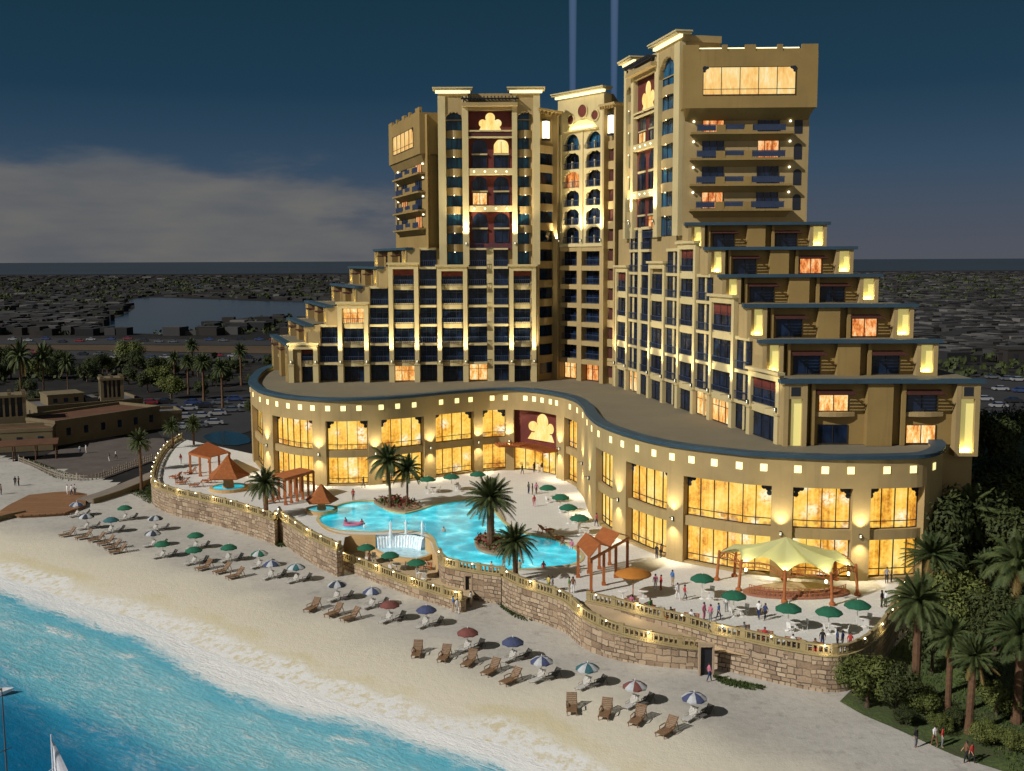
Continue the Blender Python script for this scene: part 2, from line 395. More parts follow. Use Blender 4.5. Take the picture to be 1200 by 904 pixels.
# hall windows: glowing panes set deep behind the piers, dark mullions, cusped brackets in the head corners
def hall_window(a, b, z0, z1, nm, brackets):
    g = MB(); POD.strip(g, a, b, -1.15, -1.0, z0, z1)
    w = g.build('hall_window', 'hall', hotel)
    f = MB(); t = .09
    for k in range(nm + 1):
        q = a + (b - a) * k / nm; q0 = min(max(q - t / 2, a), b - t); POD.strip(f, q0, q0 + t, -1.0, -.88, z0, z1)
    POD.strip(f, a + t, b - t, -1.0, -.89, z0, z0 + .1); POD.strip(f, a + t, b - t, -1.0, -.89, z1 - .1, z1)
    POD.strip(f, a + t, b - t, -1.0, -.91, z0 + .78, z0 + .86)
    if brackets:
        for s_, q in ((1, a), (-1, b)):
            for k, (dw, dz, r) in enumerate(((.38, .35, .42), (.3, .95, .3), (.9, .26, .3))):
                qc = q + s_ * dw; c = [POD.pt(qc + r * math.cos(2 * math.pi * j / 10), -.80 - .006 * k, z1 - dz + r * math.sin(2 * math.pi * j / 10)) for j in range(10)]
                f.face(c)
    f.build('mullion', 'dark', w)
for i, (a, b) in enumerate(BQ):
    n = max(2, int(round((b - a) / 1.75)))
    if i == 6: continue
    hall_window(a, b, L_UP, H_UP, n, True); hall_window(a, b, L_LO, H_LO, n, False)
# entrance bay: red panel with glowing trefoil over a slatted canopy
a, b = BQ[6]
g = MB(); POD.strip(g, a, b, -1.2, -1.0, 7.4, 13.4); scr = g.build('entrance_screen', 'red', hotel)
g = MB(); mid = (a + b) / 2
def pdisc(g, q, z, r, v, m=0, n=20, zcut=None):
    g.face([POD.pt(q + r * math.cos(2 * math.pi * k / n), v, max(zcut, z + r * math.sin(2 * math.pi * k / n)) if zcut else z + r * math.sin(2 * math.pi * k / n)) for k in range(n)], m)
for q, z, r, v in ((mid, 11.7, 1.25, -.975), (mid - 1.9, 10.7, .85, -.97), (mid + 1.9, 10.7, .85, -.965), (mid, 9.7, 1.7, -.96)): pdisc(g, q, z, r, v, 0, 22, 8.85)
g.face([POD.pt(mid + x, -.955, z) for x, z in ((-2.9, 8.55), (2.9, 8.55), (2.2, 9.7), (-2.2, 9.7))])
g.build('trefoil_light', 'trefoil', scr)
g = MB(); POD.strip(g, a, b, -1.1, -1.0, L_LO, 7.2); w = g.build('hall_window', 'hall', hotel)
f = MB()
for k in range(7):
    q = a + (b - a - .1) * k / 6; POD.strip(f, q, q + .1, -1.0, -.9, L_LO, 7.2)
f.build('mullion', 'dark', w)
g = MB(); POD.strip(g, a - 3.2, b + .6, .1, 2.6, 7.55, 7.8)
for k in range(26):
    q = a - 3.2 + (b - a + 3.6) * k / 25; POD.strip(g, q, q + .18, .1, 3.0, 7.82, 8.02)
g.build('entrance_canopy', 'wood', hotel)
# frieze of small lit squares
for px in [293.5, 298, 306, 315, 326, 339, 353, 367.5, 385, 403, 421.5, 447, 467, 485.5, 517, 535.6, 552, 577, 592.7, 615.5, 626, 635.5, 645, 652.5, 668, 676.5, 683, 688, 693.5, 701.5, 715.7, 729, 746.5, 766, 786.5, 809.5, 836.5, 865.6, 893, 933, 965, 996, 1038, 1068, 1092]:
    q = PQ(px); g = MB(); POD.strip(g, q - .38, q + .38, .02, .07, 15.0, 15.8, step=2); g.build('frieze_light', 'frieze', hotel)
# wall lamps washing the piers up and down
def wall_lamp(p, n, up=0, down=0, ang=62, off=.5, tilt=.22):
    g = MB(); c = Vector(p)
    t_ = Vector((-n.y, n.x, 0)); nn = Vector((n.x, n.y, 0))
    F = Frame((p[0], p[1]), u=(t_.x, t_.y)); F.n = Vector((n.x, n.y))
    g.fbox(F, -.10, .10, .02, .22, p[2] - .24, p[2] + .24); g.fbox(F, -.05, .05, .02, .28, p[2] - .06, p[2] + .06); g.fbox(F, -.03, .03, .2, off, p[2] + .2, p[2] + .25)
    o = g.build('wall_lamp', 'dark', hotel)
    g = MB(); g.fbox(F, -.08, .08, .23, .26, p[2] - .15, p[2] + .15); g.build('lamp_lens', 'lantern', o)
    if up: lamp('SPOT', 'uplight', F.p(0, off, p[2] + .3), up, parent=hotel, aim=(-nn.x * tilt, -nn.y * tilt, 1), angle=ang, size=.1, blend=1.0)
    if down: lamp('SPOT', 'downlight', F.p(0, off, p[2] - .3), down, parent=hotel, aim=(-nn.x * tilt, -nn.y * tilt, -1), angle=ang, size=.1, blend=1.0)
for px in (313, 373.5, 439.5, 504, 560, 597, 656.5, 683, 691, 725.5, 790, 916, 1008):
    q = PQ(px); p, n, _ = POD.at(q); wall_lamp((p.x, p.y, 8.2), n, 1650, 1100, 92, .8, .12)

# ---------- pieces shared by the facades
def window(F, u0, u1, v, z0, z1, glass, nm, name, parent=hotel, rail=0, tr=True, fr='dark', jamb=None):
    g = MB(); d = .05 * (1 if F.n.dot(Vector((F.u.y, -F.u.x))) > 0 else 1)
    g.face([F.p(u0, v, z0), F.p(u1, v, z0), F.p(u1, v, z1), F.p(u0, v, z1)], 0)
    t = .09
    for k in range(nm + 1):
        u = min(max(u0 + (u1 - u0) * k / nm - t / 2, u0), u1 - t); g.fbox(F, u, u + t, v, v + .09, z0, z1, 1)
    g.fbox(F, u0 + t, u1 - t, v + .002, v + .08, z1 - t, z1, 1); g.fbox(F, u0 + t, u1 - t, v + .002, v + .08, z0, z0 + t, 1)
    if tr: g.fbox(F, u0 + t, u1 - t, v + .004, v + .075, z0 + (z1 - z0) * .68, z0 + (z1 - z0) * .68 + .07, 1)
    if rail:
        g.fbox(F, u0, u1, v + rail - .04, v + rail + .04, z0 + 1.02, z0 + 1.12, 2); g.fbox(F, u0, u1, v + rail - .03, v + rail + .03, z0 + .1, z0 + .17, 2)
        n = max(3, int((u1 - u0) / .34))
        for k in range(n + 1):
            u = u0 + (u1 - u0 - .05) * k / n; g.fbox(F, u, u + .05, v + rail - .02, v + rail + .02, z0 + .17, z0 + 1.02, 2)
    if jamb: g.fbox(F, u0 + (u1 - u0) * jamb[0], u0 + (u1 - u0) * jamb[1], v + .01, v + .12, z0, z1, 3)
    return g.build(name, [glass, fr, 'rail', 'trim'], parent)
def cornice(F, u0, u1, z, out, h=.42, back=1.2, lit=True):
    g = MB(); g.fbox(F, u0 - out * .7, u1 + out * .7, -back, out, z - .28, z); g.fbox(F, u0 - out * .8, u1 + out * .8, -back - .1, out + .15, z, z + .22)
    o = g.build('cornice', 'trim', hotel)
    if lit:
        g = MB(); g.fbox(F, u0 - out * .35, u1 + out * .35, 0.02, out * .42, z - .28 - h, z - .282); g.build('cove_light', 'cove', o)
    return o
def pavilion(F, u0, u1, levels, ztop, pil=.95, glass='glass', up=None, top_glass='glass', lamps=True, lit=()):
    """a projecting bay between two tall pilasters: curved balconies, one window per floor"""
    V = .55 if F is FL else .22
    up = 4300 if F is FL else 2900
    D = 1. if F is FL else .32
    for a, b in ((u0, u0 + pil), (u1 - pil, u1)):
        g = MB(); g.fbox(F, a, b, -1.6 * D, V, ZR, levels[1] - .2); g.fbox(F, a + .1, b - .1, -1.6 * D, V - .12, levels[1] - .2, ztop - .2)
        g.fbox(F, a - .06, b + .06, V - .3, V + .1, levels[1] - .35, levels[1] - .12); g.build('pilaster', 'trim', hotel)
        if lamps: 
            p = F.p((a + b) / 2, V - .06, levels[1] + .35); wall_lamp(p, F.n, 1.35 * up * min(1, (ztop - levels[1]) / 13), 0, 78, 1.4, .10)
    g = MB(); g.fbox(F, u0 - .15, u1 + .15, -1.6 * D, V + .2, ztop - .2, ztop + .15); g.fbox(F, u0 + pil - .1, u1 - pil + .1, -1.6 * D, V - .1, ztop - 1.0, ztop - .2)
    g.build('bay_head', 'trim', hotel)
    a, b = u0 + pil - .1, u1 - pil + .1
    for k in range(len(levels) - 1):
        z0, z1 = levels[k], levels[k + 1]
        if z0 >= ztop - 1: break
        zt = min(z1, ztop - .9)
        gl = lit[k] if k < len(lit) and lit[k] else glass
        if k == len(levels) - 2 and top_glass != 'glass' and not (k < len(lit) and lit[k]): gl = top_glass
        window(F, a, b, -1.15 * D, z0 + (.05 if k == 0 else .1), zt - (.55 if k == 0 else .1), gl, 3, 'bay_window', rail=0 if k == 0 else .9 * D)
        if k and zt < z1 + .01 and z1 >= ztop - 1.2 and gl == 'glass':
            g = MB(); g.fbox(F, a + .05, b - .05, -1.14 * D, -1.0 * D, z0 + (zt - z0) * .62, zt - .12); g.build('head_panel', 'red', hotel)
        if k > 0:
            g = MB(); g.bulge(F, a, b, -1.1 * D, .45 * D, z0 - .62, z0 + .42); g.build('balcony', 'trim', hotel)
def recess(F, u0, u1, levels, nm=3, v=-1.45, jamb=None, lit=(), first=0, name='recess_window'):
    if F is FR: v = -.45
    D = 1. if F is FL else .32
    for k in range(first, len(levels) - 1):
        z0, z1 = levels[k], levels[k + 1]
        gl = lit[k] if k < len(lit) and lit[k] else 'glass'
        o = window(F, u0, u1, v, z0 + .12, z1 - .32, gl, nm, name, rail=0 if k == 0 else 1.1 * D, jamb=jamb)
        g = MB(); g.fbox(F, u0, u1, v - .1, -.25 * D, z1 - .32, z1 + .10); g.build('slab_edge', 'trim', hotel)

# ---------- left wing frame and levels
FL = Frame((-45, 190), (4.3, 190))
ZL = [ZR + .1, 19.8, 23.2, 26.6, 30.0, 33.4, 36.8, 40.15]
UL = lambda px: FL.U(px, 410)
# right wing
FR = Frame((17.7, 183), (31.1, 124))
ZW = [ZR + .1, 20.1, 24.0, 28.2, 32.3, 35.9, 39.5, 43.0]
UR = lambda px, py=420: FR.U(px, py)
GL_U = Vector((-.32, .95)).normalized(); GR_U = Vector((1, -.03)).normalized()

def gable_level(F, Wd, z0, z1, tall=False, wins=('glass', 'glass'), flip=1):
    """one step of a wing's end: slate ledge, two lit pylons, two windows under slatted awnings"""
    h = z1 - z0
    g = MB(); g.fbox(F, -.5, Wd + .5, -1.0, .50, z1 - .28, z1 + .14); g.build('terrace_ledge', 'ledge', hotel)
    for a, b in ((0.0, .12), (.88, 1.0)):
        u0, u1 = Wd * a, Wd * b; w = u1 - u0
        g = MB(); zz = z0 - (1.2 if tall else 0)
        g.fbox(F, u0, u0 + w * .2, -1.2, .25, zz, z1 - .28); g.fbox(F, u1 - w * .2, u1, -1.2, .25, zz, z1 - .28)
        top = z1 - (2.1 if tall else .5)
        g.fbox(F, u0 + w * .2, u1 - w * .2, -1.2, .20, top, z1 - .282); g.fbox(F, u0 + w * .2, u1 - w * .2, -1.2, .22, zz, zz + .35)
        if tall: g.fbox(F, u0 + w * .3, u1 - w * .3, .2, .24, top + .35, z1 - .7, 1)
        o = g.build('pylon', ['wall', 'dark'], hotel)
        g = MB(); g.fbox(F, u0 + w * .2, u1 - w * .2, -1.0, -.25, zz + .36, top); g.build('lit_panel', 'panel', o)
        c = (u0 + u1) / 2
        lamp('AREA', 'panel_light', F.p(c, -.02, zz + .45), 26 if not tall else 60, color=(1, .88, .38), parent=hotel, aim=(-F.n.x * .45, -F.n.y * .45, 1), sx=w * .45, sy=.15)
    g = MB()
    g.fbox(F, Wd * .12, Wd * .88, -1.5, -1.0, z0, z1 - .28)                                   # recessed back wall
    g.fbox(F, Wd * .43, Wd * .56, -1.0, .12, z0, z1 - .282); g.fbox(F, Wd * .145, Wd * .165, -1.0, -.2, z0, z1 - .284); g.fbox(F, Wd * .61, Wd * .63, -1.0, -.2, z0, z1 - .284)
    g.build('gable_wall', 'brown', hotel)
    rows = [(z0, h)] if not tall else [(z0, h * .5), (z0 + h * .5, h * .5)]
    for ri, (zb, hh) in enumerate(rows):
        for wi, (a, b) in enumerate(((.19, .345), (.645, .80))):
            gl = wins[(wi + 2 * ri) % len(wins)]
            window(F, Wd * a, Wd * b, -.97, zb + .1, zb + hh * .62, gl, 2, 'gable_window', tr=False)
            if ri or not tall:
                g = MB()
                for k in range(7): g.fbox(F, Wd * (a - .02), Wd * (b + .015), -.9 + k * .26, -.78 + k * .26, zb + hh * .68 - k * .06, zb + hh * .68 + .10 - k * .06)
                for u in (Wd * (a - .01), Wd * (b)): g.fbox(F, u - .06, u + .06, -.95, .9, zb + hh * .62 - .02, zb + hh * .66 - .02)
                g.fbox(F, Wd * (a - .025), Wd * (b + .02), .86, .98, zb + hh * .60, zb + hh * .64); g.build('awning', 'awning', hotel)
            if tall and ri:
                g = MB(); g.bulge(F, Wd * (a - .02), Wd * (b + .03), -.95, .5, zb - .45, zb + .08); g.build('balcony', 'wall', hotel)

def block(name, mat, poly, z0, z1, parent=hotel, roofm='roof'):
    g = MB(); g.prism(poly, z0, z1, 0, 1); return g.build(name, [mat, roofm], parent)

def wing(F, levels, corners, g_u, Ws, back, far, wins, inner_u, flip):
    """corners: facade u of the gable corner at each step; the body is set behind the facade plane"""
    steps = [(0, 2)] + [(k, k + 1) for k in range(2, 7)]
    for (k0, k1), cu, Wd, wn in zip(steps, corners, Ws, wins):
        z0, z1 = levels[k0], levels[k1]
        c = Vector(F.p(cu, 0, 0)[:2]); o2 = c + g_u * Wd
        gn = Vector((g_u.y, -g_u.x)) * flip
        cin = c - gn * 1.2                         # body face sits behind the pylons
        G = Frame((c.x, c.y), u=(g_u.x, g_u.y)); G.n = gn
        bd = -1.5 if F is FL else -.55
        inner = Vector(F.p(inner_u, bd, 0)[:2])
        a_ = Vector(F.p(cu, bd, 0)[:2])
        b1 = c + g_u * .3 - gn * 1.3; b2 = o2 - gn * 1.3
        b3 = b2 - gn * back; b4 = inner - F.n * far
        block('wing_block', 'wall', [inner, a_, b1, b2, b3, b4], z0 - (13 if k0 == 0 else 0), z1)
        g = MB(); zz = z0 if k0 == 0 else z0                                # solid end wall between gable and first bay, in the facade plane
        wd_ = 2.2
        g.fbox(F, cu - wd_ if F.u.dot(gn) > 0 else cu, cu if F.u.dot(gn) > 0 else cu + wd_, -1.5, -.02, z0, z1 - .02)
        g.build('end_wall', 'wall', hotel)
        gable_level(G, Wd, z0, z1, k0 == 0, wn, flip)
A = 'glass'
wing(FL, ZL, [UL(338), UL(361), UL(385), UL(420), UL(445), UL(479)], GL_U, [26, 26, 26.5, 27, 27.5, 28], 20, 26,
     [(A, A, A, A), (A, A), (A, A), (A, A), (A, A), (A, A)], FL.L, -1)
cr_u = [UR(918, 480), UR(893, 425), UR(875, 385), UR(846, 345), UR(829, 310), UR(806, 280)]
def right_w(u, px, py):
    c = FR.p(u, 0, 0); d = ray(px, py); return (d.x / d.y) * c[1] - c[0]
Ws = [right_w(u, px, py) for u, px, py in zip(cr_u, (1144, 1096, 1068, 1027, 998, 967), (490, 420, 375, 340, 305, 275))]
wing(FR, ZW, cr_u, GR_U, Ws, 24, 24,
     [(A, 'room', 'room', A), (A, A), ('glass', 'curtain'), (A, A), ('glass', 'curtain'), (A, A)], 0, 1)

# ---------- left wing facade
def uls(*px): return [UL(p) for p in px]
u = uls(338, 373); pavilion(FL, u[0], u[1], ZL[:3], 23.35, lit=('glass',))
u = uls(373.5, 395.5); recess(FL, u[0], u[1], ZL[:4])
u = uls(396, 433); pavilion(FL, u[0], u[1], ZL[:5], 30.6, lit=(None, None, None, 'room'))
u = uls(433.5, 455.5); recess(FL, u[0], u[1], ZL[:6])
u = uls(456, 492); pavilion(FL, u[0], u[1], ZL[:7], 37.5, lit=('room',))
u = uls(492.5, 512); recess(FL, u[0], u[1], ZL[:8])
u = uls(512.5, 549); pavilion(FL, u[0], u[1], ZL[:7], 37.1)
u = uls(596.5, 629); pavilion(FL, u[0], u[1], ZL[:7], 37.1)
u = uls(549.5, 571, 579, 596); recess(FL, u[0], u[1], ZL, 2, lit=('room',)); recess(FL, u[2], u[3], ZL, 2)
g = MB(); g.fbox(FL, u[1], u[2], -1.45, -.9, ZR, ZL[7]); g.build('pier', 'trim', hotel)

# ---------- right wing facade (narrow piers seen very obliquely)
def urs(*px): return [UR(p) for p in px]
u = urs(720.5, 735); pavilion(FR, u[0], u[1], ZW[:6], 36.9)
u = urs(759, 778); pavilion(FR, u[0], u[1], ZW[:6], 37.6)
u = urs(778.3, 792); recess(FR, u[0], u[1], ZW[:7], 2, jamb=(.5, .62))
u = urs(792.5, 814); pavilion(FR, u[0], u[1], ZW[:7], 40.4)
u = urs(814.3, 830); recess(FR, u[0], u[1], ZW[:6], 2, jamb=(.5, .62), lit=('room',))
u = urs(830.5, 860); pavilion(FR, u[0], u[1], ZW[:5], 33.3, lit=('room',))
u = urs(860.3, 877); recess(FR, u[0], u[1], ZW[:4], 2, jamb=(.5, .62))
u = urs(877.5, 915); pavilion(FR, u[0], u[1], ZW[:3], 24.7)
u = urs(735.5, 745, 749, 758.5); recess(FR, u[0], u[1], ZW, 2, jamb=(.3, .5), lit=('room',)); recess(FR, u[2], u[3], ZW, 2)
g = MB(); g.fbox(FR, u[1], u[2], -.45, -.2, ZR, ZW[7]); g.build('pier', 'trim', hotel)

# ---------- the two tall towers above the wings
def tower(F, u_out, u_in, zb, ztop, bay_o, bay_i, mid_, bands, zd, body, lit_cols):
    """u_out / u_in: ends of the facade; bay_o/bay_i: glazed bays with swelling balconies; mid_: red central recess"""
    block('tower_block', 'wall', body, zb, ztop - .5)
    s = 1 if u_in > u_out else -1
    D = 1. if F is FL else .4
    drop = 2.85 if F is FL else 1.5
    lo = lambda a, b: (min(a, b), max(a, b))
    def pil(a, b, up=0):
        a, b = lo(a, b); g = MB(); g.fbox(F, a, b, -1.5 * D, .5 * (1 if D == 1 else .6), zb - drop - .1, ztop - 1.2); g.build('pilaster', 'trim', hotel)
        if up: wall_lamp(F.p((a + b) / 2, .5, zb + .8), F.n, up * 1.35, 0, 90, 1.4, .08)
    pil(u_out, bay_o[0]); pil(bay_o[1], mid_[0], 5500); pil(mid_[1], bay_i[0], 5500); pil(bay_i[1], u_in)
    for (a, b) in (bay_o, bay_i):
        a, b = lo(a, b); w = b - a
        window(F, a, b, -1.3 * D, zb - drop, ztop - 5.2, 'blueglass', 3, 'tower_window', tr=False)
        # cusped head over the bay
        g = MB(); n = 20; zh = ztop - 5.2; prev_ = None
        for k in range(n + 1):
            x = a + w * k / n; r_ = math.sqrt(max(0, 1 - (2 * k / n - 1) ** 2)); zz = zh + r_ * w * .42 + abs(math.sin(k / n * math.pi * 5)) * .22
            if prev_:
                g.face([F.p(prev_[0], .2, prev_[1]), F.p(x, .2, zz), F.p(x, .2, ztop - 1.2), F.p(prev_[0], .2, ztop - 1.2)])
                g.face([F.p(prev_[0], .2, prev_[1]), F.p(x, .2, zz), F.p(x, -1.3 * D, zz), F.p(prev_[0], -1.3 * D, prev_[1])])
            prev_ = (x, zz)
        g.fbox(F, a, b, -1.35 * D, -.9 * D, zh + .0, zh + .16); g.build('bay_head', 'wall', hotel)
        g = MB(); g.face([F.p(a, -1.302 * D, zh + .16), F.p(b, -1.302 * D, zh + .16), F.p(b, -1.302 * D, zh + w * .5 + .3), F.p(a, -1.302 * D, zh + w * .5 + .3)]); g.build('head_glass', 'blueglass', hotel)
        for zz in bands:
            g = MB(); g.bulge(F, a + .08, b - .08, -1.25 * D, .75 * max(D, .8), zz - .66, zz + .66, 0, 8)
            o = g.build('balcony', 'wall', hotel)
            g = MB(); g.fbox(F, a + w * .5 - .05, a + w * .5 + .05, .5 * D, .6 * D, zz - .80, zz - .67); g.build('balcony_light', 'bulb', o)
    a, b = lo(*mid_); m = (a + b) / 2; w = b - a
    g = MB(); g.fbox(F, a, b, -1.5 * D, -1.2 * D, zb - .4, ztop - 3.4); scr_ = g.build('recess_wall', 'red', hotel)
    t0, t1 = zd['tre']
    g = MB(); r = (t1 - t0) * .23; n = 20
    for (du, dz, rr, v) in ((0, .62, 1.0, -1.18), (-1.55, .36, .8, -1.172), (1.55, .36, .8, -1.164), (0, .25, 1.5, -1.156)):
        c = [(m + du * r + rr * r * math.cos(2 * math.pi * k / n), max(t0 + .25, t0 + (t1 - t0) * dz + rr * r * math.sin(2 * math.pi * k / n))) for k in range(n)]
        g.face([F.p(x, v * D, z) for x, z in c])
    g.face([F.p(x, -1.16 * D + .008, z) for x, z in ((m - 2.3 * r, t0 + .1), (m + 2.3 * r, t0 + .1), (m + 1.6 * r, t0 + 1.3), (m - 1.6 * r, t0 + 1.3))])
    g.build('trefoil_light', 'trefoil', scr_)
    g = MB(); g.fbox(F, a, b, -1.2, .3, t0 - .22, t0 + .02); g.fbox(F, a, b, -1.2, .2, zd['p1'][1], zd['p1'][1] + .25); g.fbox(F, a, b, -1.1, .1, zd['p1'][1] + .25, t0 - .22, 1); g.build('band', ['trim', 'awning'], hotel)
    for zz0, zz1 in zd['lb']:
        g = MB(); g.fbox(F, a, b, -1.2, .35, zz0, zz1); o = g.build('band', 'trim', hotel)
        for k in range(4):
            uu = a + w * (k + .5) / 4; g = MB(); g.fbox(F, uu - .08, uu + .08, .36, .46, (zz0 + zz1) / 2 - .08, (zz0 + zz1) / 2 + .08); g.build('band_light', 'bulb', o)
    for pi_, key in enumerate(('p1', 'p2', 'p3')):
        p0, p1 = zd[key]; h = p1 - p0
        for ci in range(2):
            x0, x1 = (a + w * .08, a + w * .42) if ci == 0 else (a + w * .58, a + w * .92)
            window(F, x0, x1, -1.12 * D, p0 + .15, p0 + h * .44, lit_cols.get((pi_, ci, 0), 'glass'), 2, 'tower_casement', tr=False)
            g = MB(); xm = (x0 + x1) / 2; hw = (x1 - x0) / 2; nn_ = 14; zs = p0 + h * .72
            c = [(x0, p0 + h * .52), (x1, p0 + h * .52)] + [(xm + hw * math.cos(math.pi * k / nn_), zs + hw * .95 * math.sin(math.pi * k / nn_) + .12 * abs(math.sin(2.5 * math.pi * k / nn_))) for k in range(nn_ + 1)]
            g.face([F.p(x, -1.12 * D, min(z, p1 - .2)) for x, z in c], 0); g.fbox(F, xm - .04, xm + .04, -1.11 * D, -1.03 * D, p0 + h * .52, p1 - .5, 1)
            g.build('arched_window', [lit_cols.get((pi_, ci, 1), 'glass'), 'dark'], hotel)
            g = MB(); g.fbox(F, x0 - .1, x1 + .1, -1.19 * D, -.75 * D, p0 + h * .45, p0 + h * .50); g.build('sill', 'trim', hotel)
    g = MB(); g.fbox(F, a, b, -.3, -.2, zd['rail'][1] - .1, zd['rail'][1]); g.fbox(F, a, b, -.3, -.22, zd['rail'][0], zd['rail'][0] + .1)
    k = a
    while k < b: g.fbox(F, k, k + .06, -.28, -.23, zd['rail'][0] + .1, zd['rail'][1] - .1); k += .32
    g.build('railing', 'rail', hotel)
    # roofline: two lit cornices and a slatted pergola between them
    for p_, q_ in ((u_out, mid_[0]), (mid_[1], u_in)):
        p_, q_ = lo(p_, q_); cornice(F, p_, q_, ztop, 1.1)
        g = MB(); g.fbox(F, p_, q_, -6, -.0, ztop - 1.25, ztop - .3); g.build('parapet', 'wall', hotel)
    g = MB(); g.fbox(F, a - 1, b + 1, -1.4, 1.3, ztop - 3.0, ztop - 2.4); g.fbox(F, a, b, -1.3, .3, ztop - 3.6, ztop - 3.0); g.build('bay_head', 'wall', hotel)
    g = MB(); k = a - 1
    while k < b + 1: g.fbox(F, k, k + .2, -2.4, 1.8, ztop - 1.65, ztop - 1.4); k += .62
    for v in (-2.2, 1.2): g.fbox(F, a - 1.2, b + 1.2, v, v + .2, ztop - 1.9, ztop - 1.66)
    for uu in (a - .8, b + .6): g.fbox(F, uu, uu + .2, 1.0, 1.2, ztop - 2.4, ztop - 1.9); g.fbox(F, uu, uu + .2, -2.2, -2.0, ztop - 2.4, ztop - 1.9)
    g.build('roof_pergola', 'dark', hotel)

def gable_tower(F, Wd, zb, ztop, zbox, slabs, wins, depth_back, big, V=1.9, bx0=-.05, body=None):
    """end of a tower: balconied floors under an overhanging crenellated box with one long lit window"""
    W2 = Wd + .5 - bx0; X0 = bx0; g = MB()
    if body: g.prism(body, zbox, ztop - .9)
    else: g.fbox(F, X0, Wd + .55, -6, V, zbox, ztop - .9)
    for k, (a, b) in enumerate(((0, .12), (.29, .33), (.46, .54), (.70, .74), (.88, 1.0))): g.fbox(F, X0 + W2 * a, X0 + W2 * b, V - .5, V, ztop - .9, ztop)
    g.fbox(F, X0, Wd + .5, V - .35, V - .1, ztop - .9, ztop - .55)
    g.build('roof_lounge', 'brown', hotel)
    g = MB(); g.fbox(F, X0 + W2 * .13, X0 + W2 * .87, V - 1.2, V - .75, ztop - .52, ztop - .28); g.build('cove_light', 'cove', hotel)
    g = MB(); g.hexa([F.p(X0 + .2, V - .15, zbox - .002), F.p(Wd + .3, V - .15, zbox - .002), F.p(Wd + .3, -.2, zbox - .002), F.p(X0 + .2, -.2, zbox - .002)][::-1] + [F.p(max(X0, 0) + .6, .05, zbox - 1.5), F.p(Wd - .3, .05, zbox - 1.5), F.p(Wd - .3, -.2, zbox - 1.5), F.p(max(X0, 0) + .6, -.2, zbox - 1.5)][::-1]); g.build('soffit', 'brown', hotel)  # sloped wedge added so a dark shaded soffit shows under the box
    b0, b1, z0, z1 = big
    w_ = window(F, X0 + W2 * b0, X0 + W2 * b1, V + .02, z0, z1, 'club', 5, 'lounge_window', tr=False)
    g = MB(); g.fbox(F, X0 + W2 * b0 + .1, X0 + W2 * b1 - .1, V + .12, V + .17, z0 + .75, z0 + .83)
    for uu, s_ in ((X0 + W2 * b0, 1), (X0 + W2 * b1, -1)):
        for k_, (du, dz, r_) in enumerate(((.25, .22, .32), (.62, .15, .2), (.2, .6, .2))): g.disc(F, uu + s_ * du, z1 - dz, r_, V + .13 + .004 * k_, 0, 10)
    g.build('window_frame', 'dark', w_)
    fl = []
    for i, zs in enumerate(slabs):
        g = MB(); g.fbox(F, Wd * .07, Wd * .87, -1.2, 1.35, zs - .3, zs); g.hexa([F.p(Wd * .09, .9, zs - .302), F.p(Wd * .85, .9, zs - .302), F.p(Wd * .85, -.2, zs - .302), F.p(Wd * .09, -.2, zs - .302)][::-1] + [F.p(Wd * .11, .06, zs - 1.15), F.p(Wd * .83, .06, zs - 1.15), F.p(Wd * .83, -.2, zs - 1.15), F.p(Wd * .11, -.2, zs - 1.15)][::-1])  # wedge below the slab, shaped to turn away from the sun and read dark
        for a, b in ((.27, .34), (.49, .55)): g.fbox(F, Wd * a, Wd * b, 1.0, 1.2, zs, zs + 1.0)
        g.fbox(F, Wd * .34, Wd * .49, 1.02, 1.14, zs, zs + .35); g.build('terrace_balcony', 'brown', hotel)
        g = MB()
        for a, b in ((.12, .27), (.55, .81), (.34, .49)):
            a, b = Wd * a, Wd * b; g.fbox(F, a, b, 1.06, 1.12, zs + .95, zs + 1.05); g.fbox(F, a + .06, b - .06, 1.075, 1.095, zs + .2, zs + .93)
            k = a
            while k < b - .04: g.fbox(F, k, k + .05, 1.07, 1.11, zs + .02, zs + .95); k += .3
        g.build('railing', 'rail', hotel)
        for ci, (a, b) in enumerate(((.17, .34), (.60, .77))):
            window(F, Wd * a, Wd * b, .03, zs + .05, zs + 2.55, wins[i][ci], 3, 'gable_window', tr=False)
        for uu in (Wd * .10, Wd * .85):
            g = MB(); g.tube(F.p(uu, .1, zs + (2.35 if i else 1.55)), F.p(uu, .42, zs + (2.35 if i else 1.55)), .14, .18, 8); g.build('soffit_light', 'lantern', hotel)
        # arched niche at the far end, its shade drawn as a flat dark face
        g = MB(); a0, a1 = Wd * .885, Wd * .95; am = (a0 + a1) / 2; hw = (a1 - a0) / 2
        g.face([F.p(x_, .025, z_) for x_, z_ in [(a0, zs - .2), (a1, zs - .2)] + [(am + hw * math.cos(math.pi * k / 10), zs + 1.5 + hw * math.sin(math.pi * k / 10)) for k in range(11)]])
        g.build('niche', 'dark', hotel)
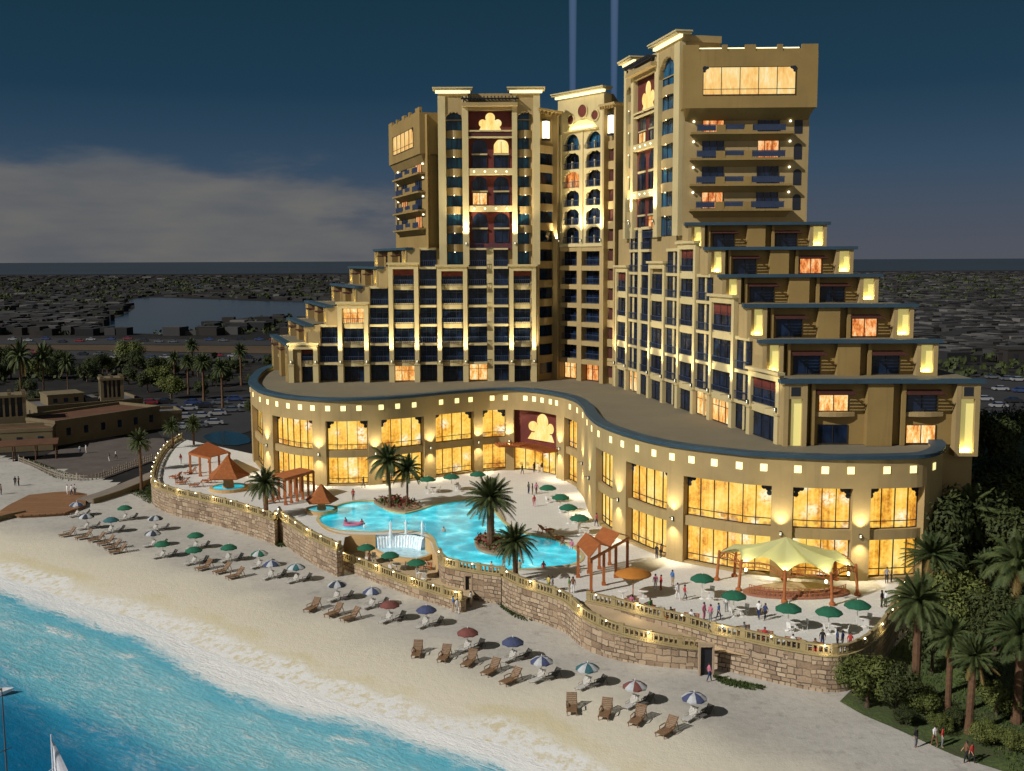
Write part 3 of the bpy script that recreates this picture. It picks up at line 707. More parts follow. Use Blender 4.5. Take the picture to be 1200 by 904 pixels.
# left tower
u = uls(516.5, 525, 544, 551, 601, 607, 625.5, 633)
cL = Vector((FL.p(u[0], 0, 0)[:2])) + Vector((.0, 0))
gl0 = Vector((-15.1, 189.2))
bodyL = [FL.p(u[7], -1.5, 0)[:2], FL.p(u[0], -1.5, 0)[:2], FL.p(u[0], -8, 0)[:2], FL.p(u[7], -8, 0)[:2]]
tower(FL, u[0], u[7], ZL[7], 67.5, (u[1], u[2]), (u[5], u[6]), (u[3], u[4]), [59.9 - 3.29 * k for k in range(7)],
      dict(tre=(60.5, 64.2), p1=(54.0, 59.2), p2=(47.55, 52.8), p3=(41.0, 46.45), lb=((52.85, 53.95), (46.5, 47.5)), rail=(40.15, 40.95)), bodyL,
      {(0, 1, 1): 'trefoil', (1, 0, 0): 'room'})
u_ = uls(516.5, 525, 544, 551, 601, 607, 625.5, 633)
G_L = Frame((gl0.x + .6, gl0.y - .2), u=(GL_U.x, GL_U.y)); G_L.n = Vector((-GL_U.y, GL_U.x))
WL = 26.5
pe = Vector(G_L.p(WL, 0, 0)[:2])
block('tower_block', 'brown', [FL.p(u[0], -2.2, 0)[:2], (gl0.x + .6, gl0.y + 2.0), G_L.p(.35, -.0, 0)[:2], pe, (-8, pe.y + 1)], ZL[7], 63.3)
gable_tower(G_L, WL, ZL[7], 64.6, 56.6, [53.4, 50.2, 46.95, 43.75], [('curtain', A), (A, A), (A, 'curtain'), ('curtain', A)], 8, (.18, .84, 58.1, 61.6), 1.0, 1.6, [G_L.p(1.6, 1.0, 0)[:2], (-11.6, 191.75), (-8, 196), G_L.p(WL, -6, 0)[:2], G_L.p(WL + .5, 1.0, 0)[:2]])
# right tower
u = [FR.uz(p, 200)[0] for p in (732.5, 735, 740.5, 743.5, 768, 772.5, 790.5, 797)]
c0 = FR.p(u[7], 0, 0)
G_R = Frame((c0[0], c0[1]), u=(GR_U.x, GR_U.y))
WR = 18.1
gN = G_R.n
bodyR = [FR.p(u[0], -.6, 0)[:2], FR.p(u[7] - .1, -.6, 0)[:2], FR.p(u[7] - .3, -6, 0)[:2], FR.p(u[0], -6, 0)[:2]]
block('tower_block', 'wall', [FR.p(u[0] + 1, -1.4, 0)[:2], FR.p(u[7] - .4, -1.4, 0)[:2], G_R.p(.4, 0, 0)[:2], G_R.p(WR, 0, 0)[:2], G_R.p(WR, -22, 0)[:2], (28, 182)], ZW[7], 66.2)
tower(FR, u[0], u[7], ZW[7], 69.7, (u[1], u[2]), (u[5], u[6]), (u[3], u[4]), [62.5 - 3.49 * k for k in range(6)],
      dict(tre=(61.0, 66.2), p1=(56.1, 60.2), p2=(48.75, 55.0), p3=(42.5, 47.6), lb=((55.05, 56.05), (47.65, 48.7)), rail=(41.4, 42.4)), bodyR,
      {(0, 0, 0): 'room', (2, 1, 0): 'curtain'})
gable_tower(G_R, WR, ZW[7], 67.6, 59.0, [55.8, 52.2, 48.6, 45.1], [('curtain', A), (A, 'curtain'), (A, A), ('curtain', A)], 8, (.15, .84, 60.75, 64.6))

# ---------- the slim centre piece with its horseshoe loggias, and the corner columns either side
FC = Frame((8.3, 195.5), (15.9, 186.2))
ZC0 = 42.0
uc = lambda px, py=300: FC.uz(px, py)[0]
block('centre_block', 'wall', [FC.p(0, -2.2, 0)[:2], FC.p(FC.L, -2.2, 0)[:2], (20, 200), (10, 208)], ZR, 66.3)
cols = [(1.95, 5.75), (7.7, 11.4)]
zc = [40.8 + 3.25 * k for k in range(7)]
g = MB()                                           # plate with pierced arches
def archcell(g, F, u0, u1, a0, a1, z0, z1, v, dep, horseshoe):
    n = 18; am = (a0 + a1) / 2; hw = (a1 - a0) / 2; pts = [(a0, z0)]
    zs = z1 - .22 - hw * (1.05 if horseshoe else .62)
    if horseshoe:
        pts += [(a0 + .28, z0 + .9)] + [(am + hw * math.cos(math.pi * (1.14 - 1.28 * k / n)), zs + hw * math.sin(math.pi * (1.14 - 1.28 * k / n))) for k in range(n + 1)] + [(a1 - .28, z0 + .9)]
    else:
        pts += [(am - hw * math.cos(math.pi * k / n), zs + hw * .55 * math.sin(math.pi * k / n) + .16 * abs(math.sin(math.pi * 4 * k / n))) for k in range(n + 1)]
    pts += [(a1, z0)]
    L_ = len(pts)
    for i in range(L_ - 1):
        (x0, y0), (x1, y1) = pts[i], pts[i + 1]
        def out_(x, y, i_):
            if i_ <= 2: return (u0, y)
            if i_ >= L_ - 3: return (u1, y)
            return (u0 + (u1 - u0) * (i_ - 2) / (L_ - 5), z1)
        if i == 2: g.face([F.p(*(lambda q: (q[0], v, q[1]))(q)) for q in (pts[2], pts[3], (u0 + (u1 - u0) / (L_ - 5), z1), (u0, z1), (u0, pts[2][1]))]); 
        elif i == L_ - 4: g.face([F.p(q[0], v, q[1]) for q in (pts[i], pts[i + 1], (u1, pts[i + 1][1]), (u1, z1), (u0 + (u1 - u0) * (i - 2) / (L_ - 5), z1))])
        else:
            q0, q1 = out_(x0, y0, i), out_(x1, y1, i + 1)
            g.face([F.p(x0, v, y0), F.p(x1, v, y1), F.p(q1[0], v, q1[1]), F.p(q0[0], v, q0[1])])
        g.face([F.p(x0, v, y0), F.p(x1, v, y1), F.p(x1, v - dep, y1), F.p(x0, v - dep, y0)])
for ci, (a, b) in enumerate(cols):
    lo_, hi_ = (0.2, 6.7) if ci == 0 else (6.7, 11.95)
    for k in range(6): archcell(g, FC, lo_, hi_, a - .05, b + .05, zc[k], zc[k + 1] + (.1 if k == 5 else 0), 0, .6, k == 5)
zt = zc[6] + .1
g.fbox(FC, .2, FC.L, -1.8, 0, zt, 66.3); g.fbox(FC, .2, FC.L, -1.3, .25, zc[0] - .5, zc[0]); g.build('loggia_wall', 'trim', hotel)
for ci, (a, b) in enumerate(cols):
    for k in range(6):
        window(FC, a - .15, b + .15, -.85, zc[k] + .1, zc[k + 1] - .1, 'curtain' if (ci, k) in ((0, 3),) else ('blueglass' if k == 5 else 'glass'), 2, 'loggia_window', rail=1.0, tr=False)
        g = MB(); g.fbox(FC, (a + b) / 2 - .12, (a + b) / 2 + .12, -.4, -.1, zc[k], zc[k] + 1.5); g.fbox(FC, a, b, -.9, .05, zc[k] - .12, zc[k] + .12); g.build('sill', 'trim', hotel)
g = MB()                                            # round openings over a glowing ledge
for uu, zz, r_, k_ in ((6.75, 63.75, 1.1, 0), (3.7, 62.55, .8, 1), (9.9, 62.75, .82, 2)): g.disc(FC, uu, zz, r_, .02 + .002 * k_, 0, 20)
g.build('roundel', 'red', hotel)
for uu, zz, r_ in ((6.75, 63.75, 1.1), (3.7, 62.55, .8), (9.9, 62.75, .82)):
    g = MB(); n = 20
    for k in range(n):
        a0, a1 = 2 * math.pi * k / n, 2 * math.pi * (k + 1) / n
        g.hexa([FC.p(uu + q * math.cos(w_), v_, zz + q * math.sin(w_)) for v_ in (.03, .22) for q, w_ in ((r_, a0), (r_ + .22, a0), (r_ + .22, a1), (r_, a1))])
    g.build('roundel_ring', 'trim', hotel)
g = MB(); g.fbox(FC, 2.3, 10.8, .02, .5, 60.45, 60.65); g.build('band', 'trim', hotel)
g = MB(); g.face([FC.p(x_, .03, z_) for x_, z_ in ((2.5, 60.66), (10.6, 60.66), (9.3, 61.6), (7.9, 62.2), (5.6, 62.2), (4.2, 61.6))]); g.build('ledge_glow', 'panel', hotel)
lamp('AREA', 'ledge_light', FC.p(6.6, .35, 60.8), 110, color=(1, .9, .45), parent=hotel, aim=(-FC.n.x * .3, -FC.n.y * .3, 1), sx=6, sy=.2)
cornice(FC, .2, FC.L, 67.1, 1.0)
for k, ua in enumerate((0.75, 6.45, 11.42)):
    g = MB(); g.fbox(FC, ua, ua + .5, -.2, .22, zc[0], zc[6] - .1); g.build('pilaster', 'trim', hotel)
    wall_lamp(FC.p(ua + .27, .3, zc[0] + .6), FC.n, 8500 if k else 3500, 0, 90, 1.5 if k else .8, .07)
zg = [ZR + .1] + [20.2 + 3.33 * k for k in range(7)]; zg[-1] = 40.25
for ci, (a, b) in enumerate(cols):
    a, b = ((.75, 5.4), (6.6, 11.2))[ci]
    for k in range(7):
        window(FC, a, b, -1.3, zg[k] + .1, zg[k + 1] - .75, ('room' if ci == 0 else 'curtain') if k == 0 else 'glass', 3, 'guestroom_window', rail=0 if k == 0 else .7)
g = MB()
for a, b in ((0.1, .75), (5.4, 6.6), (11.2, 11.95)): g.fbox(FC, a, b, -2.2, .1, ZR, 40.25)
for k in range(7): 
    for a, b in ((.75, 5.4), (6.6, 11.2)): g.fbox(FC, a, b, -2.2, .05, zg[k + 1] - .75, zg[k + 1] + (.1 if k < 6 else 0))
g.build('grid_wall', 'wall', hotel)
FJ = Frame((4.4, 190.2), (8.3, 194.6)); FK = Frame((15.95, 186.4), (17.9, 183.4))
def corner(F, z1, glass, lan):
    L_ = F.L; g = MB(); g.fbox(F, 0, L_, -3, -1.0, ZR, z1); g.fbox(F, 0, .45, -1, .35, ZR, z1); g.fbox(F, L_ - .45, L_, -1, .35, ZR, z1); g.build('corner_column', 'wall', hotel)
    z = ZR + .2; k = 0
    while z < z1 - 6.5:
        g = MB(); g.fbox(F, .45, L_ - .45, -1, -.9, z + 1.0, z + 3.2); g.build('corner_window', glass, hotel)
        if k:
            g = MB(); g.bulge(F, .3, L_ - .3, -.9, .35, z - .35, z + .95); g.build('corner_balcony', 'wall', hotel)
        z += 3.39; k += 1
    g = MB(); g.fbox(F, .45, L_ - .45, -1.0, -.85, z1 - 6, z1 - 1); g.fbox(F, -.4, L_ + .4, -3, 1.0, z1, z1 + .35)
    for kk in range(6): g.fbox(F, -.2 + (L_ + .2) * kk / 5.5, (L_ + .2) * kk / 5.5 - .05, .3, .9, z1 - .5, z1)
    g.build('bay_head', 'wall', hotel)
    m = L_ / 2; g = MB(); g.fbox(F, m - .5, m + .5, -.6, .2, z1 - 4.6, z1 - 1.6, 0); g.fbox(F, m - .62, m + .62, -.7, .3, z1 - 4.95, z1 - 4.6, 1); g.fbox(F, m - .62, m + .62, -.7, .3, z1 - 1.6, z1 - 1.3, 1)
    g.build('lantern', ['lantern', 'dark'], hotel)
corner(FJ, 63.9, 'glass', True); corner(FK, 63.9, 'awning', True)
# searchlight beams thrown up from the roof
m, t, b = new_mat('beam_air'); t.nodes.remove(b); MAT['beam'] = m
vs = N(t, 'ShaderNodeEmission'); vs.inputs[0].default_value = (.42, .55, 1, 1); vs.inputs[1].default_value = .065
t.links.new(vs.outputs[0], [n for n in t.nodes if n.type == 'OUTPUT_MATERIAL'][0].inputs['Volume'])
for i, px in enumerate((671, 719.5)):
    d = ray(px, 100); D_ = 205.; x, y = d.x / d.y * D_, D_
    root = thing('searchlight', 'pale blue searchlight beam rising into the sky ' + ('directly above the round roof openings' if i == 0 else 'beside the tallest tower'), 'searchlight', (x, y, 66.5), 'searchlights on the hotel roof')
    g = MB(); g.lathe([(0, 0), (.55, 0), (.75, .9), (.62, .95), (0, .9)], 14); g.build('lamp_housing', 'dark', root)
    g = MB(); g.lathe([(0, 1.0), (.6, 1.0), (1.25, 70), (0, 70)], 20); o = g.build('light_beam', 'beam', root); o.visible_shadow = False
# ------------------------------------------------------------------ ground, beach, sea
SHORE = [at(x, y, 0) for x, y in [(-420, 560), (-200, 612), (-60, 648), (0, 664), (60, 681), (125, 700), (200, 725), (300, 768), (401, 808), (465, 823), (535, 843), (600, 861), (657, 885), (720, 913), (800, 952), (940, 1020)]]
SH = Curve(SHORE, 1.0)
SHP = [(p.x, p.y) for p in SH.P[::2]]
def shore_d(x, y):                              # metres seaward of the waterline (negative on the sand)
    best = None
    for (ax, ay), (bx, by) in zip(SHP, SHP[1:]):
        dx, dy = bx - ax, by - ay; L2 = dx * dx + dy * dy
        k = max(0., min(1., ((x - ax) * dx + (y - ay) * dy) / L2)); qx, qy = ax + dx * k - x, ay + dy * k - y
        d2 = qx * qx + qy * qy
        if best is None or d2 < best[0]: best = (d2, 1 if dx * (y - ay) - dy * (x - ax) < 0 else -1)
    return math.sqrt(best[0]) * best[1]
m, t, b = new_mat('beach_sand'); MAT['sand'] = m
v = coords(t); at_ = N(t, 'ShaderNodeAttribute', attribute_name='shore')
n1 = noise(t, v, .09, 5, .55); n2 = noise(t, v, 1.3, 5, .65); n3 = noise(t, v, 7., 3, .6); n4 = noise(t, v, .55, 6, .72)
base = cramp(t, mth(t, 'ADD', mth(t, 'MULTIPLY', n1, .55), mth(t, 'MULTIPLY', n2, .45)), [(.34, (.345, .322, .286)), (.5, (.420, .395, .352)), (.66, (.480, .452, .404))])
dd = mth(t, 'ADD', at_.outputs['Fac'], mth(t, 'MULTIPLY', mth(t, 'SUBTRACT', n1, .5), 9.))
base = mixc(t, mth(t, 'MULTIPLY', mrange(t, n4, .54, .64), .34), base, (.20, .185, .165)); near_sea = mrange(t, dd, -17, -6); c1 = mixc(t, near_sea, base, (.66, .60, .47))  # sand grows paler towards the water
yel = mth(t, 'MULTIPLY', mth(t, 'MULTIPLY', mrange(t, dd, -4.6, -3.0), mrange(t, n1, .40, .58)), .6); c2 = mixc(t, yel, c1, (.58, .50, .28))
t.links.new(mixc(t, mth(t, 'MULTIPLY', mrange(t, dd, -2.6, -.6), mrange(t, n2, .36, .56)), c2, (.74, .73, .70)), b.inputs['Base Color'])
b.inputs['Roughness'].default_value = .95; b.inputs['Specular IOR Level'].default_value = .1
bump(t, b, mth(t, 'ADD', n2, mth(t, 'MULTIPLY', n3, .5)), .55, .12)
m, t, b = new_mat('sea_water'); MAT['sea'] = m
v = coords(t); at_ = N(t, 'ShaderNodeAttribute', attribute_name='shore')
rot0 = N(t, 'ShaderNodeMapping'); rot0.inputs['Rotation'].default_value = (0, 0, R(36)); t.links.new(v, rot0.inputs[0]); rot = N(t, 'ShaderNodeMapping'); rot.inputs['Scale'].default_value = (.42, 1.1, 1); t.links.new(rot0.outputs[0], rot.inputs[0]); rv = rot.outputs[0]
n1 = noise(t, rv, .10, 5, .6); n2 = noise(t, rv, .42, 7, .70); n3 = noise(t, rv, 2.6, 5, .68)
dd = mth(t, 'ADD', at_.outputs['Fac'], mth(t, 'MULTIPLY', mth(t, 'SUBTRACT', n1, .5), 12.)); dd = mth(t, 'ADD', dd, mth(t, 'MULTIPLY', mth(t, 'SUBTRACT', n2, .5), 5.))
col = cramp(t, mth(t, 'DIVIDE', dd, 34.), [(0., (.50, .58, .55)), (.08, (.30, .60, .64)), (.16, (.085, .44, .58)), (.30, (.22, .54, .62)), (.44, (.15, .46, .55)), (.54, (.030, .27, .43)), (.66, (.004, .135, .265)), (1., (.002, .088, .190))])
foam_n = mth(t, 'ADD', mth(t, 'MULTIPLY', n2, .55), mth(t, 'MULTIPLY', n3, .45))
f1 = mth(t, 'MULTIPLY', mrange(t, dd, 8.6, 3.0), mrange(t, mth(t, 'ADD', foam_n, mth(t, 'MULTIPLY', mrange(t, dd, 8, 2), .22)), .50, .62))
f2 = mth(t, 'MULTIPLY', mth(t, 'MULTIPLY', mrange(t, dd, 6, 11), mrange(t, dd, 24, 15)), mrange(t, foam_n, .46, .68, 0, .55))
f3 = mth(t, 'MULTIPLY', mrange(t, mth(t, 'ADD', mth(t, 'MULTIPLY', n1, .62), mth(t, 'MULTIPLY', n2, .38)), .555, .63), mrange(t, foam_n, .46, .60, 0, .85))
ff = mth(t, 'MAXIMUM', f1, mth(t, 'MAXIMUM', f2, f3))
t.links.new(mixc(t, ff, col, (.86, .86, .83)), b.inputs['Base Color'])
b.inputs['Roughness'].default_value = .28; b.inputs['Specular IOR Level'].default_value = .25
bump(t, b, mth(t, 'ADD', mth(t, 'ADD', mth(t, 'MULTIPLY', n2, 1.), mth(t, 'MULTIPLY', n3, .35)), mth(t, 'MULTIPLY', ff, .3)), .5, .5)

def grid_sheet(name, xs, ys, zf, keep, mat):
    g = MB(); idx = {}; sd = []
    def vid(i, j):
        if (i, j) not in idx:
            x, y = xs[i], ys[j]; d = shore_d(x, y); idx[i, j] = len(g.v); g.v.append((x, y, zf(x, y, d))); sd.append(d)
        return idx[i, j]
    D = {}
    for i in range(len(xs) - 1):
        for j in range(len(ys) - 1):
            cx, cy = (xs[i] + xs[i + 1]) / 2, (ys[j] + ys[j + 1]) / 2
            if keep(cx, cy):
                g.f.append((vid(i, j), vid(i + 1, j), vid(i + 1, j + 1), vid(i, j + 1))); g.m.append(0)
    o = g.build(name, mat, smooth=True); a_ = o.data.attributes.new('shore', 'FLOAT', 'POINT'); a_.data.foreach_set('value', sd)
    return struct(o)
fr = lambda a, b, n: [a + (b - a) * k / n for k in range(n + 1)]
def back_edge(x):                               # where the sand gives way inland
    if x < -72.4: return 185 + (-72.4 - x) * .78
    if x < -56: return 167 + (-56 - x) * 1.1
    return 168
def sand_keep(x, y):
    d = shore_d(x, y)
    return d < 9 and y < back_edge(x) and not (x > 36 and y > 110)
grid_sheet('beach', fr(-330, -140, 30) + fr(-136, 66, 101), fr(40, 66, 8) + fr(68, 240, 86), lambda x, y, d: min(0, -.10 * (d + 4)) + .05 * math.sin(x * .21 + y * .13) * math.sin(y * .17 - x * .07), sand_keep, 'sand')
grid_sheet('sea', [-3000, -1200, -600] + fr(-340, -120, 22) + fr(-116, 40, 78) + [60, 120, 400], [-900, -200, -40] + fr(20, 66, 14) + fr(68, 200, 66) + [230, 280, 330], lambda x, y, d: -.55, lambda x, y: shore_d(x, y) > -7, 'sea')
m, t, b = new_mat('dark_land'); MAT['land'] = m
v = coords(t); n1 = noise(t, v, .004, 6, .6); n2 = noise(t, v, .03, 6, .62); n3 = noise(t, v, .25, 4, .6)
k = mth(t, 'ADD', mth(t, 'ADD', mth(t, 'MULTIPLY', n1, .45), mth(t, 'MULTIPLY', n2, .35)), mth(t, 'MULTIPLY', n3, .2))
t.links.new(cramp(t, k, [(.36, (.010, .012, .012)), (.48, (.022, .021, .020)), (.56, (.040, .034, .030)), (.66, (.060, .052, .046))]), b.inputs['Base Color']); b.inputs['Roughness'].default_value = .95; b.inputs['Specular IOR Level'].default_value = .1
g = MB(); L_ = [(-40000, 330), (-330, 330), (-280, 262), (-150, 210), (-100, 195), (-70, 175), (-56, 150), (-30, 140), (30, 90), (60, 62), (120, 20), (900, -300), (40000, -300), (40000, 9000), (-40000, 9000)]
g.face([(x, y, -.12) for x, y in L_]); struct(g.build('terrain', 'land'))

# ------------------------------------------------------------------ terrace, ramp and stone walls
m, t, b = new_mat('terrace_paving'); MAT['paving'] = m
v = coords(t); n1 = noise(t, v, .12, 5, .6); n2 = noise(t, v, 1.6, 4, .6)
br = N(t, 'ShaderNodeTexBrick'); t.links.new(v, br.inputs[0]); br.inputs['Scale'].default_value = .62; br.inputs['Mortar Size'].default_value = .012
br.inputs['Color1'].default_value = (.62, .605, .56, 1); br.inputs['Color2'].default_value = (.69, .67, .615, 1); br.inputs['Mortar'].default_value = (.50, .47, .42, 1)
t.links.new(mixc(t, mrange(t, mth(t, 'ADD', mth(t, 'MULTIPLY', n1, .6), mth(t, 'MULTIPLY', n2, .4)), .35, .65, .0, .35), br.outputs[0], (.54, .51, .45)), b.inputs['Base Color']); b.inputs['Roughness'].default_value = .75
m, t, b = new_mat('rubble_stone'); MAT['stone'] = m
uv = N(t, 'ShaderNodeUVMap', uv_map='UVMap').outputs[0]
nn = N(t, 'ShaderNodeTexNoise'); nn.inputs['Scale'].default_value = .9; t.links.new(uv, nn.inputs[0])
mp_ = N(t, 'ShaderNodeMix', data_type='VECTOR'); mp_.inputs[0].default_value = .24; t.links.new(uv, mp_.inputs[4]); t.links.new(nn.outputs[1], mp_.inputs[5])
br = N(t, 'ShaderNodeTexBrick'); t.links.new(mp_.outputs[1], br.inputs[0]); br.inputs['Scale'].default_value = 1.25; br.inputs['Brick Width'].default_value = .85; br.inputs['Row Height'].default_value = .40; br.inputs['Mortar Size'].default_value = .045; br.offset = .43; br.squash = .62; br.squash_frequency = 3
br.inputs['Color1'].default_value = (.44, .335, .225, 1); br.inputs['Color2'].default_value = (.17, .105, .062, 1); br.inputs['Mortar'].default_value = (.035, .022, .013, 1); br.inputs['Bias'].default_value = -.05
n2 = noise(t, uv, .35, 5, .6); n3 = noise(t, uv, 5, 4, .6)
br2 = N(t, 'ShaderNodeTexBrick'); t.links.new(mp_.outputs[1], br2.inputs[0]); br2.inputs['Scale'].default_value = 1.25; br2.inputs['Brick Width'].default_value = 1.35; br2.inputs['Row Height'].default_value = .63; br2.inputs['Mortar Size'].default_value = .05; br2.offset = .37; br2.squash = .55; br2.squash_frequency = 2
for k_ in ('Color1', 'Color2', 'Mortar'): br2.inputs[k_].default_value = br.inputs[k_].default_value
br2.inputs['Bias'].default_value = .1
vc = N(t, 'ShaderNodeTexVoronoi', distance='CHEBYCHEV'); vc.inputs['Scale'].default_value = .42; t.links.new(mp_.outputs[1], vc.inputs[0]); sc_ = N(t, 'ShaderNodeSeparateColor'); t.links.new(vc.outputs['Color'], sc_.inputs[0])
pick = mth(t, 'GREATER_THAN', sc_.outputs[0], .55)
bc = mixc(t, pick, br.outputs[0], br2.outputs[0])
c = mixc(t, mrange(t, n2, .4, .65, 0, .45), bc, (.40, .28, .17)); c = mixc(t, mrange(t, n3, .35, .7, 0, .14), c, (.58, .50, .38))
t.links.new(c, b.inputs['Base Color']); b.inputs['Roughness'].default_value = .9
bump(t, b, mth(t, 'ADD', mth(t, 'MULTIPLY', br.outputs[1], -1.), mth(t, 'MULTIPLY', n3, .4)), .7, .12)
MAT['gilt'] = surf('ochre_balustrade', (.30, .235, .115), .6, .2, .8)
MAT['pooltile'] = surf('tan_pool_wall', (.52, .35, .16), .8, .12, .5)
m, t, b = new_mat('pool_water'); MAT['pool'] = m
v = coords(t); n1 = noise(t, v, .16, 4, .55); n2 = noise(t, v, 1.5, 3, .6)
vo = N(t, 'ShaderNodeTexVoronoi', feature='SMOOTH_F1'); vo.inputs['Scale'].default_value = .75; vo.inputs['Smoothness'].default_value = .6
wv = N(t, 'ShaderNodeMix', data_type='VECTOR'); wv.inputs[0].default_value = .35; t.links.new(v, wv.inputs[4]); nz_ = N(t, 'ShaderNodeTexNoise'); nz_.inputs['Scale'].default_value = .8; t.links.new(v, nz_.inputs[0]); t.links.new(nz_.outputs[1], wv.inputs[5]); t.links.new(wv.outputs[1], vo.inputs[0])
k = mth(t, 'ADD', mth(t, 'MULTIPLY', vo.outputs[0], .6), mth(t, 'MULTIPLY', n2, .45))
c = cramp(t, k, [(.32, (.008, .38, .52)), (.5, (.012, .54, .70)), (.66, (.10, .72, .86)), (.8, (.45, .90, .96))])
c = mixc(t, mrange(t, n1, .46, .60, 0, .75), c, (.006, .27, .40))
t.links.new(c, b.inputs['Base Color']); t.links.new(c, b.inputs['Emission Color']); b.inputs['Emission Strength'].default_value = .42   # glow added to the water itself for a brighter cyan
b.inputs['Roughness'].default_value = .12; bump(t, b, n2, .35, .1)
m, t, b = new_mat('falling_water'); MAT['fall'] = m
n2 = noise(t, coords(t, (4, 4, .35)), 1.6, 4, .6); t.links.new(cramp(t, n2, [(.35, (.35, .55, .62)), (.55, (.80, .85, .86)), (.7, (.95, .96, .96))]), b.inputs['Base Color']); b.inputs['Roughness'].default_value = .35
b.inputs['Emission Color'].default_value = (.8, .93, 1, 1); b.inputs['Emission Strength'].default_value = .12

A3 = lambda pts, z=ZT: [at(x, y, z) for x, y in pts]
lobe_px = [(212, 514), (196, 524), (184, 540), (178, 557), (179, 569), (200, 579), (230, 586), (262, 593), (290, 601), (312, 608), (322, 612)]
mid_px = [(327, 607), (340, 617), (352, 625), (368, 634), (385, 642), (397, 647)]
pool_front_px = [(520, 664), (550, 670.5), (587, 676)]
main_px = [(588, 677), (600, 683), (615, 688), (635, 694), (650, 699), (660, 702)]
upper_px = [(686, 706), (715, 712), (750, 721), (800, 733), (832, 743), (866, 750), (900, 758), (940, 766), (968, 770), (988, 770), (1006, 765), (1026, 752), (1043, 731), (1054, 708), (1061, 690)]
POOL_px = [(374, 610), (380, 601), (390, 595), (410, 589), (437, 587.5), (447, 594), (458, 599), (475, 601.5), (492, 597.5), (515, 590.5), (550, 586.5), (572, 592), (590, 612), (606, 622), (627, 628), (645, 631), (662, 637), (676, 645), (681, 654), (672, 661), (650, 664), (620, 666.5), (590, 669), (565, 668.5), (540, 662), (522, 652), (512, 641), (509, 632), (500, 625), (480, 622.5), (460, 622), (440, 623.5), (402, 622), (384, 617.5)]
POOLC = crom(A3(POOL_px), .7, True)
outline = crom(A3(lobe_px), 1) + crom(A3(mid_px), 1) + A3([(402, 641), (404, 630), (415, 626.5), (440, 627.5), (466, 626), (488, 626), (502, 630), (506, 640), (512, 652)]) + crom(A3(pool_front_px), 1) + crom(A3(main_px), 1) + crom(A3(upper_px), 1)
outline = [(p[0], p[1]) for p in outline] + [(45, 125), (20, 150), (10, 172), (-10, 182), (-46, 190)]
def slab_with_hole(name, outer, hole, z, thick, mat):
    bm = bmesh.new(); ov = [bm.verts.new((x, y, z)) for x, y in outer]; hv = [bm.verts.new((p[0], p[1], z)) for p in hole]
    es = [bm.edges.new((ov[i], ov[(i + 1) % len(ov)])) for i in range(len(ov))] + [bm.edges.new((hv[i], hv[(i + 1) % len(hv)])) for i in range(len(hv))]
    bmesh.ops.triangle_fill(bm, edges=es, use_beauty=True)
    me = bpy.data.meshes.new(name); bm.to_mesh(me); bm.free(); me.materials.append(MAT[mat]); return link(name, me)
terrace = struct(slab_with_hole('terrace', outline, POOLC, ZT, .3, 'paving'))

RAILSEG = .85
def balustrade(g, C, q0, q1, zf, off=.05):
    """pierced ochre balustrade standing on a wall"""
    for z0, z1, w in ((0, .12, .30), (.72, .86, .34)): C.strip(g, q0, q1, off - w / 2, off + w / 2, z0, z1, 0, 1.2, None) if zf is None else strip_z(g, C, q0, q1, off - w / 2, off + w / 2, zf, z0, z1)
    q = q0; n = 0
    while q < q1:
        big = n % 6 == 0; w = .26 if big else .07
        p, nrm, tt = C.at(q + w / 2); z = zf(q)
        c = [(p.x + tt.x * a + nrm.x * (off + b_), p.y + tt.y * a + nrm.y * (off + b_)) for a, b_ in ((-w, -.1), (w, -.1), (w, .1), (-w, .1))]
        g.prism(c, z + .1, z + (.98 if big else .74)); q += .48; n += 1
def strip_z(g, C, q0, q1, o0, o1, zf, a, b, m=0, step=1.2):
    n = max(1, int(math.ceil((q1 - q0) / step))); i = len(g.v)
    za = a if callable(a) else (lambda q: zf(q) + a)
    for k in range(n + 1):
        q = q0 + (q1 - q0) * k / n
        for o_, z_ in ((o1, za(q)), (o0, za(q)), (o0, zf(q) + b), (o1, zf(q) + b)): g.v.append(C.pt(q, o_, z_))
    for k in range(n):
        p_, r_ = i + 4 * k, i + 4 * k + 4; qa, qb = q0 + (q1 - q0) * k / n, q0 + (q1 - q0) * (k + 1) / n
        for e0, e1 in ((3, 0), (2, 3), (1, 2), (0, 1)):
            g.f.append((p_ + e0, p_ + e1, r_ + e1, r_ + e0)); g.m.append(m)
            va, vb = g.v[p_ + e0][2], g.v[p_ + e1][2]
            if abs(va - vb) < .02: vb = va + .6
            g.uv[len(g.f) - 1] = [(qa, va), (qa, vb), (qb, vb), (qb, va)]
    for p_, rv in ((i, 0), (i + 4 * n, 1)):
        g.f.append((p_, p_ + 1, p_ + 2, p_ + 3)[::1 if rv else -1]); g.m.append(m); g.uv[len(g.f) - 1] = [(0, g.v[p_][2]), (.7, g.v[p_][2]), (.7, g.v[p_ + 3][2]), (0, g.v[p_ + 3][2])]
NWALL = [0]
